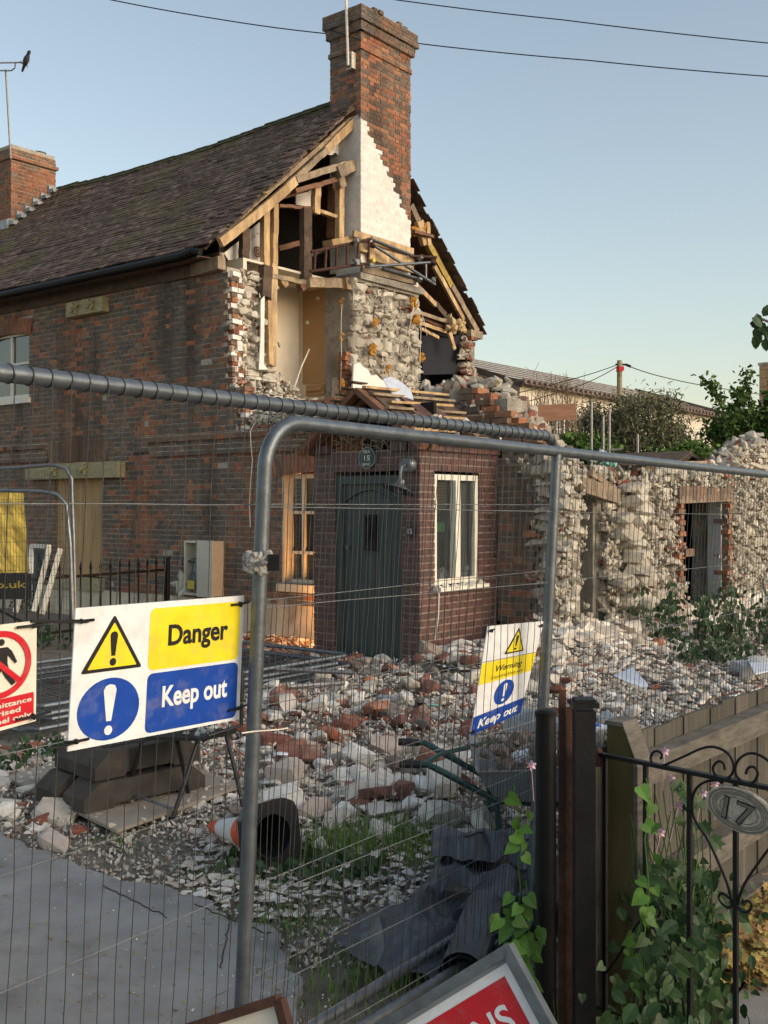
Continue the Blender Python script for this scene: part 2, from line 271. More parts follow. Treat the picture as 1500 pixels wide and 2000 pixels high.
def lay(P, S, org, eu, en, z0, z1, ivals, cls, H=.065, L=.215, hd=.1025, g=.010, dep=.05, proud=.007, mm=0, mortar=.09, wob=.003, english=False):
    """brick courses on a face; org(u,z) world point on the face plane; ivals(z)->[(u0,u1)]"""
    z = z0; row = 0
    while z+H*.6 < z1:
        for (u0, u1) in ivals(z+H/2):
            if u1-u0 < .03: continue
            c = org((u0+u1)/2, z+(H+g)/2); S.box(c-en*(proud+mortar/2), eu*((u1-u0)/2-.004), en*(mortar/2), Z*((H+g)/2), mm)
            u = math.floor(u0/(L+hd+2*g))*(L+hd+2*g)+((L+hd+2*g)/2 if row % 2 else 0)-(L+hd+2*g); k = 0
            while u < u1:
                ln = L if k % 2 == 0 else hd
                a, b = max(u, u0), min(u+ln, u1)
                if b-a > .025:
                    m = cls((a+b)/2, z)
                    if m is not None:
                        d = dep+rnd(-.002, .004); c = org((a+b)/2, z+H/2+rnd(-wob, wob))
                        P.add(c-en*(d/2-rnd(0, .003)), eu*((b-a)/2), en*(d/2), Z*(H/2-rnd(0, .002)), m)
                u += ln+g; k += 1
        z += H+g; row += 1
def cut(iv, rects, z):
    out = list(iv)
    for (a, b, c, d) in rects:
        if c <= z <= d:
            o2 = []
            for (u0, u1) in out:
                if b <= u0 or a >= u1: o2.append((u0, u1)); continue
                if a > u0: o2.append((u0, a))
                if b < u1: o2.append((b, u1))
            out = o2
    return out
def nz(x, y=0, z=0): return noise.noise(Vector((x, y, z)))
class Stones:
    def __init__(s): s.L = []
    def add(s, c, sz, m=0, rot=None, fam=0): s.L.append((Vector(c), sz, m, rot, fam))
    def emit(s, parent, n, name, rest, mats, vis=None, minpx=8):
        fams = (FRAGS, BLOCKS, CHIPS); key = lambda k: -(max(s.L[k][1])/max(s.L[k][0].y, .1)) if visible(s.L[k][0], 30) else 1
        idx = sorted(range(len(s.L)), key=key); near = set(k for k in idx[:n] if -key(k)*F > minpx); S = Soup(); cache = {}
        for k, (c, sz, m, rot, fam) in enumerate(s.L):
            if rot is None: rot = Matrix.Rotation(rnd(0, 6.28), 3, Vector((rnd(-1, 1), rnd(-1, 1), rnd(-1, 1))).normalized())
            if k in near:
                pi = random.randrange(len(fams[fam])); kk = (fam, pi, m)
                if kk not in cache:
                    q = Soup(); q.add(fams[fam][pi][0]/2, fams[fam][pi][1]); o = q.build(name, mats[m]); cache[kk] = o.data; bpy.data.objects.remove(o)
                M = Matrix.Translation(c)@rot.to_4x4()@Matrix.Diagonal((*sz, 1)); inst(name, cache[kk], M, parent)
            else: S.stone(c, sz, m, rot, fams[fam])
        if S.n: S.build(rest, mats, parent, kind='stuff')
def rotframe(ex, ey, ez, tilt=.15):
    M = Matrix((ex, ey, ez)).transposed(); return M@Matrix.Rotation(rnd(-tilt, tilt), 3, 'X')@Matrix.Rotation(rnd(-tilt, tilt), 3, 'Y')@Matrix.Rotation(rnd(-tilt, tilt), 3, 'Z')
def rubble_face(st, org, eu, en, u0, u1, z0, top, hmin=.07, hmax=.17, skip=lambda u, z: False, cls=lambda u, z: 0, prot=.10, dep=.22, small=True):
    z = z0
    while True:
        h = rnd(hmin, hmax); any_ = False; u = u0+rnd(-.1, 0)
        while u < u1:
            wd = rnd(.10, .38)*(h/.12)**.4; c = u+wd/2; zz = z+h/2+rnd(-.02, .02)
            if c < u1+.02 and zz < top(c)+rnd(-.06, .04) and not skip(c, zz):
                any_ = True; m = cls(c, zz)
                w2, h2 = (wd, h) if m == 0 else (min(wd, .2), .065)
                st.add(org(c, zz)+en*(rnd(-.5, .35)*prot-dep*.15), (w2*1.06, dep*rnd(.6, 1.0), h2*1.1), m, rotframe(eu, en, Z, .13), 1 if random.random() < .7 else 0)
                if small:
                    for _ in range(4): st.add(org(u+rnd(0, wd), z+rnd(0, h))+en*rnd(-.04, .06), (rnd(.03, .09), rnd(.04, .09), rnd(.02, .06)), 0 if random.random() < .93 else 1, None, 0)
            elif zz < top(c): any_ = True
            u += wd+rnd(0, .015)
        z += h*.93
        if z > z0+12 or (not any_ and z > z0+.3): break
def core_slab(S, org, eu, en, u0, u1, z0, top, skip=lambda u, z: False, th=.35, step=.1, off=-.015, m=0):
    nu = int((u1-u0)/step)
    for i in range(nu):
        u = u0+(i+.5)*(u1-u0)/nu; z = z0; t = top(u); run = None
        while z < t:
            ok = not skip(u, z+.05)
            if ok and run is None: run = z
            if (not ok) and run is not None:
                S.box(org(u, (run+z)/2)+en*(off-th/2+nz(u*5, z*5)*.04), eu*((u1-u0)/nu/2+.004), en*(th/2), Z*((z-run)/2), m); run = None
            z += .1
        if run is not None:
            S.box(org(u, (run+t)/2)+en*(off-th/2+nz(u*7, 3)*.05), eu*((u1-u0)/nu/2+.004), en*(th/2), Z*((t-run)/2), m)
# ---------------------------------------------------------------- ground
def hmound(x, y):
    h = 0
    q = Vector((x, y, 0))-C0; a = q.dot(R); b = q.dot(V)
    n = .5+.5*nz(x*.9, y*.9); n2 = nz(x*2.3, y*2.3)
    inheap = max(0, min(1, (y-5.2)/1.6))*max(0, min(1, (x+2.9+max(0, 6.9-y)*1.1)/1.0))*max(0, min(1, (12.6-y)/.8))
    h += inheap*(.03+.09*n+.04*n2)
    if a < 5.6 and b > -4:
        d = 5.4-a
        pass
    d = a-5.35                                             # bank at the foot of the wall running back
    if d > -.3 and b > -.8: h += .38*math.exp(-max(d, 0)/.8)*max(0, min(1, (b+.8)/1.0))
    if -.2 < b+1.5 < 1.5 and a > 4.5 and a < 6.5: h += .12*math.exp(-abs(a-4.9)/.8)
    return h
S = Soup()
xs = np.concatenate([[-900, -200, -60, -20, -10], np.arange(-6, 9, .12), [10, 14, 30, 80, 250, 900]]); ys = np.concatenate([[-400, -40, -8, 0, 2], np.arange(3, 20, .12), [22, 26, 32, 60, 150, 500, 2500]])
vv = [(x, y, hmound(x, y)-.02 if (-6 < x < 9 and 3 < y < 20) else -.02) for y in ys for x in xs]; nx = len(xs); tt = []
for j in range(len(ys)-1):
    for i in range(nx-1): k = j*nx+i; tt += [(k, k+1, k+nx+1), (k, k+nx+1, k+nx)]
S.add(vv, tt); g = S.build('ground', 'dirt', smooth=True, kind='structure')
S = Soup()      # asphalt apron, with a broken edge
edge = [ongr(*p) for p in ((-900, 1560), (-200, 1600), (0, 1630), (60, 1655), (150, 1690), (235, 1725), (330, 1738), (400, 1762), (450, 1800), (520, 1815), (560, 1850), (545, 1890), (600, 1930), (570, 1975), (640, 2040), (700, 2200))]
e2 = []
for i in range(len(edge)-1):
    for k in range(6):
        p = edge[i].lerp(edge[i+1], k/6); e2.append(Vector((p.x+.05*nz(p.x*9, p.y*9), p.y+.06*nz(p.x*7, p.y*7, 5), -.03)))
poly = e2+[Vector((.3, .5, -.03)), Vector((-9, .5, -.03)), Vector((-9, 6.5, -.03))]
S.prism(poly, (0, 0, .042)); S.build('pavement', 'asphalt', kind='structure')
S = Soup(); pp = [ongr(*p) for p in ((1400, 2100), (1425, 1985), (1455, 1930), (1500, 1895), (1700, 1830), (2400, 1900), (2400, 3000), (1400, 3000))]
S.prism([Vector((p.x, p.y, -.01)) for p in pp], (0, 0, .03)); S.build('path', 'asphalt', kind='structure')
# ================================================================ THE HOUSE
house = thing('brick_cottage', 'half demolished old brick cottage with its gable end torn open and a tall chimney', 'house', W(0, 0, 0))
CL = ['brick_dark', 'brick_brown', 'brick_red', 'paint_white_brick', 'brick_porch']
def cls_f(a, z):
    red = .04+.15*math.exp(-((a+3.0)/.6)**2)*(z > 2.6)+1.1*math.exp(-((a+1.72)/.26)**2)+.75*math.exp(-((a+.3)/.28)**2)*(z > 2.6)+.4*math.exp(-((a+3.55)/.25)**2)*(z > 2.6)+(.8 if z > 5.24 and a < -2.2 else 0)+(.55 if a < -4.3 and z > 4.2 else 0)+.16*max(0, nz(a*1.6, z*.25, 3))
    red *= .8
    if z < 2.5: red += .12+.3*(-2.3 < a < -1.6)
    if a > 4.5: red = .06 if z > 1.15 else .35
    dark = .45+.5*nz(a*.8, z*.6, 9)+(.25 if -1.5 < a < -.8 else 0)
    r = random.random()
    if nz(a*11, z*11, 2) > .55: return None if random.random() < .25 else 0
    return 2 if r < red*.8 else (0 if random.random() < dark else 1)
WIN = [(-6.05, -4.83, 3.53, 4.72), (-4.09, -2.82, .60, 2.2), (1.12, 2.2, .68, 2.18)]
ARCH = [(-6.15, -4.73, 4.72, 4.98), (-4.25, -2.68, 2.2, 2.75), (.95, 2.35, 2.18, 2.44)]
def fend(z):
    t = .05*(1 if int(z/.075) % 2 else -1)+rnd(-.03, .03)
    if z > 5.15: return -.12
    if z > 3.9: return .02+t
    if z > 3.45: return .08+t
    if z > 2.78: return .30+t-(z-2.78)*.25
    return 5.05+t+.06*nz(z*3) if z < 1.9 else 5.05-(z-1.9)*.85+t
def iv_f(z):
    L = [(-11, fend(z))] if z > 2.76 else ([(-11, 4.55), (4.56, max(4.6, fend(z)))] if z < 2.32 else [(-11, 3.4)])
    return cut(L, WIN+ARCH, z)
P = Pieces(); S = Soup()
lay(P, S, lambda u, z: W(u, 0, z), R, -V, .42, 5.40, iv_f, cls_f)
PF = P
fw = S.build('front_wall', 'mortar', house)
P2 = Pieces(); S = Soup()
def iv_pf(z): return cut([(3.06, 4.55)], [(3.36, 4.31, -1, 2.09)], z)
lay(P2, S, lambda u, z: W(u, -1.5, z), R, -V, -.05, 2.33, iv_pf, lambda a, z: 4, dep=.06)
def iv_ps(z): return cut([(0.0, 1.5)], [(.27, 1.12, .84, 2.09)], z)
lay(P2, S, lambda u, z: W(4.55, -1.5+u, z), V, R, -.05, 2.33, iv_ps, lambda a, z: 4, dep=.06)
lay(P2, S, lambda u, z: W(3.06, -1.5+u, z), V, -R, -.05, 2.33, lambda z: [(0, 1.5)], lambda a, z: 4, dep=.06)
for (c, ex, ey, ez, m) in P2.L: pass
pw = S.build('porch_wall', 'mortar_joint', house)
# chimneys
P3 = Pieces(); S = Soup()
def cls_c(a, z):
    return 2 if random.random() < .50+.4*nz(a*2, z*1.2, 4) else (0 if random.random() < .55 else 1)
def stackfaces(P, S, a0, a1, b0, b1, z0, z1, cls, wear=0):
    lay(P, S, lambda u, z: W(a1, b0+u, z), V, R, z0, z1, lambda z: [(0, b1-b0+rnd(-wear, wear))], lambda u, z: cls(b0+u, z, 0), dep=.05)
    lay(P, S, lambda u, z: W(u, b0, z), R, -V, z0, z1, lambda z: [(a0, a1-.001)], lambda u, z: cls(u, z, 1), dep=.05)
    S.hb(a0+.1, a1-.1, b0+.1, b1, z0, z1-.02)
def cls_s(u, z, f):
    if f == 0:
        line = 7.98-(u-2.62)*1.12+.05*nz(z*8, u*8)        # right face: white paint below this slanting edge
        if z < line: return 3
    else:
        if z < 7.93: return 3
    if z > 9.25: return 0 if random.random() < .8 else 1
    return cls_c(u, z)
stackfaces(P3, S, -.33, .32, 2.62, 3.93, 5.52, 9.02, cls_s, .015)
stackfaces(P3, S, -.36, .35, 2.59, 3.96, 9.022, 9.09, cls_s)
stackfaces(P3, S, -.33, .32, 2.62, 3.93, 9.095, 9.31, cls_s)
stackfaces(P3, S, -.38, .37, 2.57, 3.99, 9.315, 9.47, cls_s, .02)
stackfaces(P3, S, -.42, .41, 2.53, 4.03, 9.472, 9.69, cls_s, .03)
for k in range(14): P3.add(W(rnd(-.4, .38), rnd(2.55, 4.0), 9.70+rnd(0, .02)), R*.1, V*.05, Z*.03, 0)
cs = S.build('chimney', 'mortar', house)
S = Soup(); S.prism([W(.3190, b_, z_) for b_, z_ in ((2.63, 5.52), (3.92, 5.52), (3.92, 6.50), (3.6, 6.86), (3.2, 7.31), (2.9, 7.64), (2.63, 7.94))], -R*.02); S.prism([W(a_, 2.6212, z_) for a_, z_ in ((-.32, 5.52), (.31, 5.52), (.31, 7.92), (-.32, 7.92))], V*.02); S.build('paint_coat', 'paint_white_brick', cs)
P3.emit(cs, 60, 'brick', 'brickwork', CL)
P4 = Pieces(); S = Soup()
stackfaces(P4, S, -9.7, -8.5, 1.98, 3.05, 7.0, 8.9, lambda u, z, f: 2 if random.random() < .85 else 1)
stackfaces(P4, S, -9.74, -8.46, 1.94, 3.09, 8.9, 8.98, lambda u, z, f: 2)
stackfaces(P4, S, -9.7, -8.5, 1.98, 3.05, 8.98, 9.14, lambda u, z, f: 1 if random.random() < .6 else 2)
S.hb(-9.68, -8.52, 2.0, 3.03, 9.12, 9.2)
cs2 = S.build('chimney', 'mortar', house); cs2['label'] = 'shorter square red brick chimney at the far end of the ridge'
P4.emit(cs2, 20, 'brick', 'brickwork', CL)
S = Soup(); S.lathe(W(-8.9, 2.9, 9.18), Z, [(.001, 0), (.13, 0), (.13, .09), (.16, .1), (.16, .14), (.001, .16)], 14); S.build('chimney_pot', 'plastic_black', cs2)
S = Soup()
rs = lambda b: 5.36+(b+.33)*(8.5-5.36)/3.4
for k in range(6):
    b0 = 1.9+k*.19; S.hb(-8.49, -8.46, b0, b0+.18, rs(b0)-.05, rs(b0)+.22+.02*(k % 2))
    S.hb(-8.46, -8.30, b0, b0+.18, rs(b0+.09)+.0, rs(b0+.09)+.07)
S.hb(-9.75, -8.46, 1.86, 1.97, rs(1.9)-.02, rs(1.9)+.2); S.build('flashing', 'lead', cs2)
# soldier arches, band, plinth, wall plate
def arch(name, a0, a1, z0, rise, h, mname, n, slab):
    S = Soup(); S.hb(a0, a1, .015, .12, z0-.0, z0+h+rise*.0); o = S.build(name, 'mortar', house)
    for k in range(n):
        t = (k+.5)/n; a = a0+(a1-a0)*t; q = (t-.5)*2; lean = q*.22; up = (Z+R*lean).normalized(); rr = (R-Z*lean).normalized()
        inst('brick', unitbox(mname if random.random() < .85 else 'brick_brown'), mat4(W(a, .02, z0+h/2-rise*q*q), rr*((a1-a0)/n/2-.004), V*.045, up*(h/2)), o)
arch('window_arch', -6.15, -4.73, 4.72, .07, .27, 'brick_red', 20, 0)
arch('window_arch', -4.25, -2.68, 2.46, .05, .36, 'brick_brown', 22, 0)
arch('window_arch', .95, 2.35, 2.20, .06, .26, 'brick_red', 20, 0)
P = Pieces(); S = Soup()
for (a0, a1) in ((-11, -4.27), (-2.0, 3.0)):
    lay(P, S, lambda u, z: W(u, -.045, z), R, -V, 2.49, 2.77, lambda z, a0=a0, a1=a1: [(a0, a1)] if z > 2.55 else [(a0 if a0 < -5 else -1.62, a1)], lambda u, z: 1 if random.random() < .55 else (2 if u > .6 and random.random() < .6 else 0), proud=.002, mortar=.04)
for (a0, a1, b0) in ((-1.65, 2.95, -.075), (-11, -4.3, -.075)): 
    n = int((a1-a0)/.23)
    for k in range(n): P.add(W(a0+(k+.5)*(a1-a0)/n, b0+.05, 2.735+rnd(-.004, .004)), R*((a1-a0)/n/2-.003), V*.055, Z*.034, 1 if random.random() < .7 else 2)
P.emit(S.build('string_course', 'mortar', house), 60, 'brick', 'brickwork', CL)
S = Soup()
for k in range(60):
    a = -11+k*.235
    if a < 3.0: S.hb(a, a+.234, -.035-.008*abs(nz(a*3)), .05, -.1, .42-.012*abs(nz(a*5))*2)
S.build('plinth', 'render_cream', house)
S = Soup(); S.beam(W(-11, .0, 5.17), W(-1.3, .0, 5.17), .06, .15); S.beam(W(-1.28, -.01, 5.16), W(-.1, -.01, 5.18), .09, .17); S.build('wall_plate', 'timber_dark', house)
S = Soup(); S.beam(W(-.62, -.03, 5.16), W(-.02, -.05, 5.19), .14, .18); S.build('beam_end', 'timber_old', house)
# bricks of the wall fronts: porch bricks show largest
allP = [(pw, P2)]
P2.emit(pw, 190, 'brick', 'brickwork', CL)
P = None
PF.emit(fw, 110, 'brick', 'brickwork', CL)
# toothed brick ends on the broken edge of the front wall
S = Soup(); z = 2.8; k = 0
PB = Pieces()
while z < 5.12:
    e = fend(z); e = .04 if z > 3.45 else .2+.1
    PB.add(W(e+rnd(-.02, .03), .10+rnd(-.01, .01), z), R*.05, V*.055, Z*.033, 2 if k % 3 == 1 else (3 if k % 3 != 2 else 1))
    PB.add(W(e-.04+rnd(-.02, .03), .21+rnd(-.02, .02), z), R*.06, V*.05, Z*.033, 3 if random.random() < .6 else 2); z += .075; k += 1
jb = Soup().hb(-.3, .0, .03, .3, 2.7, 5.15).build('broken_edge', 'mortar_pale', house); PB.emit(jb, 50, 'brick', 'brickwork', CL)
# rubble cores
SM = ['chalk_stone', 'brick_rubble', 'brown_rubble']
def ccls(u, z): return 1 if nz(u*2.3, z*2.3, 7) > .42 else (2 if random.random() < .03 else 0)
st = Stones(); S = Soup()
def top1(b): return 5.22-.12*b+.05*nz(b*8) if b < .92 else (3.85-.75*(b-.92) if b < 1.5 else 3.33+.03*nz(b*9))
rubble_face(st, lambda u, z: W(.02 if z > 3.6 else .1+(3.6-z)*.35, u, z), V, R, .12, 2.45, 2.75, top1, .05, .14, cls=ccls, prot=.16)
core_slab(S, lambda u, z: W(-.02, u, z), V, R, .02, 2.5, 2.2, lambda b: top1(b)-.08, th=.5)
rw = S.build('gable_wall', 'mortar_core', house); st.emit(rw, 60, 'stone', 'rubble_core', SM)
st = Stones(); S = Soup()
def top2(b): return 5.33
rubble_face(st, lambda u, z: W(.30, u, z), V, R, 2.47, 4.2, 2.9, top2, .06, .19, cls=lambda u, z: 1 if (nz(u*3, z*3, 17) > .38) else 0, prot=.12)
core_slab(S, lambda u, z: W(.30, u, z), V, R, 2.47, 4.2, 2.6, lambda b: 5.33, th=.6)
cb = S.build('chimney_breast', 'mortar_core', house); st.emit(cb, 90, 'stone', 'rubble_core', SM)
S = Soup(); S.hb(-.2, .42, 2.5, 4.18, 5.34, 5.44)
for k in range(9): S.hb(-.1, .36, 2.5+k*.18, 2.67+k*.18, 5.30-.05*abs(nz(k*1.3)), 5.345)
S.build('concrete_ledge', 'mortar_core', house)
S = Soup(); S.hb(-.15, .37, 2.56, 4.08, 5.44, 5.53); S.build('painted_ledge', 'paint_white_brick', house)
def pxpoly(pts, a, th, name, m, parent=house): S = Soup(); S.prism([ona(x, y, a) for x, y in pts], R*th); return S.build(name, m, parent)
pxpoly([(686, 766), (688, 712), (700, 708), (706, 716), (716, 722), (722, 734), (732, 732), (742, 742), (760, 744), (772, 756), (774, 768)], .42, .03, 'plaster_patch', 'plaster_white')
PB = Pieces()
for k in range(9): PB.add(ona(676, 766-k*9.2, .2)+Z*rnd(-.004, .004), R*.08, V*(.09+.03*(k % 2)), Z*.032, 2)
PB.emit(Soup().hb(-.1, .12, 2.40, 2.6, 2.9, 3.8).build('brick_jamb', 'mortar_pale', house), 12, 'brick', 'brickwork', CL)
# rubble core left above the string course, and over the wing to the right
st = Stones(); S = Soup()
def top3(a): return 3.08+.06*nz(a*4) if a < 3 else 3.0
rubble_face(st, lambda u, z: W(u, .07+(z-2.77)*.25, z), R, -V, .25, 4.3, 2.78, top3, .04, .09, cls=lambda u, z: 1 if random.random() < .12 else 0, prot=.1)
core_slab(S, lambda u, z: W(u, .12, z), R, -V, .2, 4.6, 2.6, lambda a: 3.0, th=.45)
wh = S.build('wing_wall', 'mortar_core', house); PB = Pieces()
for k in range(16): PB.add(W(1.35+k*.118 if k > 6 else .9+k*.23, .22, 3.14+rnd(-.01, .01)), R*(.1 if k < 7 else .055), V*.06, Z*.035, 2)
for r in range(9):
    z = 2.5+r*.077; a1 = 4.95-r*.10+rnd(-.06, .06); a = 3.75+rnd(-.05, .1)+r*.03
    while a < a1:
        l = rnd(.19, .23); PB.add(W(a+l/2, .0+rnd(-.03, .03)+r*.02, z), (R+V*rnd(-.05, .05))*(l/2-.005), V*.055, Z*.034, 1 if random.random() < .55 else (0 if a < a1-.3 else 2)); a += l+.008
    PB.add(W(a1+.05, .2, z), R*.055, V*.11, Z*.034, 2)
for k in range(240):
    a = rnd(3.3, 5.25); t = max(2.2, 3.2-(a-4.3)*1.0) if a > 4.3 else 3.28; st.add(W(a, rnd(.15, .8), t-rnd(0, .3)), (rnd(.08, .3), rnd(.08, .22), rnd(.05, .16)), random.choice((0, 0, 0, 0, 1, 2)))
core_slab(S2 := Soup(), lambda u, z: W(u, .25, z), R, -V, 3.6, 5.3, 2.2, lambda a: (3.15-(a-4.3)*1.05 if a > 4.3 else 3.1), th=.6)
S2.build('wing_core', 'mortar_core', house)
# rubble beside the brick remains at the end of the front wall
def top4(a): return 2.42-(a-4.6)*.25+.05*nz(a*9)
rubble_face(st, lambda u, z: W(u, .03, z), R, -V, 4.72, 5.40, -.1, top4, .05, .13, skip=lambda u, z: u < fend(z)+.0, cls=lambda u, z: 1 if random.random() < .18 else 0, prot=.1)
core_slab(S2 := Soup(), lambda u, z: W(u, .08, z), R, -V, 4.56, 5.36, -.2, lambda a: top4(a)-.04, th=.4)
S2.build('wing_core', 'mortar_core', house)
st.emit(wh, 80, 'stone', 'rubble_core', SM); PB.emit(wh, 60, 'brick', 'brickwork', CL)
# ---- roof
def sag(a): return -.15*math.sin(max(0, min(1, -a/9.5))*math.pi)
def slope_pt(a, s, n=0): b = -.33+s*.7347; z = 5.36+s*.6784; return W(a, b-.6784*n, z+.7347*n+sag(a)*(s/4.63)+.02*nz(a*.7, s*.7))
SL = Vector((V.x*.7347, V.y*.7347, .6784)); SN = (V*-.6784+Z*.7347)
PT = Pieces(); S = Soup()
for k in range(46):
    s = .03+k*.1; off = rnd(0, .165); vend = .17+rnd(-.04, .07)+(.0 if k > 2 else -.06); a = vend-.08; lift = rnd(-.004, .004)
    while a > -12.2:
        j = nz(a*1.5, k*.4, 5)*.010; tl = .10+rnd(-.02, .03)+(rnd(-.03, .08) if random.random() < .12 else 0)
        if not (a > -.9 and random.random() < .02) and not (-9.75 < a < -8.45 and 2.0 < -.33+s*.7347 < 3.0):
            ex = (R+SN*rnd(-.04, .04)).normalized(); ey = (SL-SN*tl).normalized()
            PT.add(slope_pt(a, s+.10+rnd(-.008, .008)+.012*nz(a*.6, k*.3), .035+lift+j+(rnd(0, .02) if a > -.5 else 0)), ex*.0805, ey*.132, ex.cross(ey)*.012, 0)
        a -= .168
for i in range(24):
    a0 = -12.3+i*.51; a1 = a0+.511; q = [slope_pt(a0, 0), slope_pt(min(a1, -.05), 0), slope_pt(min(a1, -.05), 4.62), slope_pt(a0, 4.62)]; S.prism(q, -SN*.03)
roof = S.build('roof', 'timber_dark', house)
PT.emit(roof, 280, 'tile', 'tiling', ['roof_tile'])
S = Soup(); a = -.05; 
while a > -12.2:
    p = slope_pt(a-.2, 4.63, .0); c = p+Z*(.02+rnd(-.012, .012)); 
    for sg in (-1, 1): S.box(c-V*.06*sg*-1+Z*-.0, R*.152*1.06, (V*.7+Z*-.55*sg*-1*-1 if False else (V*sg*.09-Z*.065)), SN*.012 if sg < 0 else (V*.6+Z*.7)*.012)
    S.box(c+Z*.035, R*.16, V*.045, Z*.02); a -= .305
S.build('ridge', 'roof_moss', roof)
# rear slope with its broken verge
def rear_pt(a, s, n=0): b = 3.07+s*.703; z = 8.5-s*.711; return W(a, b+.711*n, z+.703*n+sag(a)*(1-s/4.94))
SR = (V*.703-Z*.711); RN = (V*.711+Z*.703)
S = Soup(); PT = Pieces()
for i in range(12):
    a0 = -12.3+i*1.02; a1 = min(a0+1.021, -.12); S.prism([rear_pt(a0, 0), rear_pt(a1, 0), rear_pt(a1, 4.95), rear_pt(a0, 4.95)], RN*.03)
rr = S.build('roof', 'timber_dark', house); rr['label'] = 'rear roof slope with broken verge'
for k in range(49):
    s = .05+k*.1; a = .02+rnd(-.06, .08)
    for j in range(4 if k % 2 else 5):
        ex = R; ey = (SR-RN*-.06).normalized(); PT.add(rear_pt(a-j*.168, s, .045+rnd(-.006, .012)), ex*.08, ey*.13, RN*.0065, 0)
PT.emit(rr, 60, 'tile', 'tiling', ['roof_tile'])
S = Soup(); S.prism([rear_pt(-.1, .2, -.02), rear_pt(-.1, 4.8, -.02), rear_pt(-2.2, 4.8, -.02), rear_pt(-2.2, .2, -.02)], -RN*.02); S.build('ceiling_lining', 'timber_brown', house)
# gutter, fascia
S = Soup(); prof = []
for i in range(30):
    a0 = -12+i*.4; 
S.tube([W(-12+i*.5, -.40, 5.30+.01*nz(i*.6)) for i in range(24)]+[W(-.25, -.40, 5.33)], .055, 8); S.tube([W(-.25, -.40, 5.33), W(-.1, -.38, 5.3)], .05, 8)
S.build('gutter', 'black_metal', house)
S = Soup(); S.beam(W(-12, -.335, 5.29), W(-.2, -.335, 5.31), .02, .14); S.build('fascia', 'plastic_black', house)
S = Soup(); S.prism([W(-12, -.33, 5.24), W(-.2, -.33, 5.26), W(-.2, 0.0, 5.28), W(-12, 0.0, 5.28)], Z*.015); S.build('soffit', 'timber_dark', house)
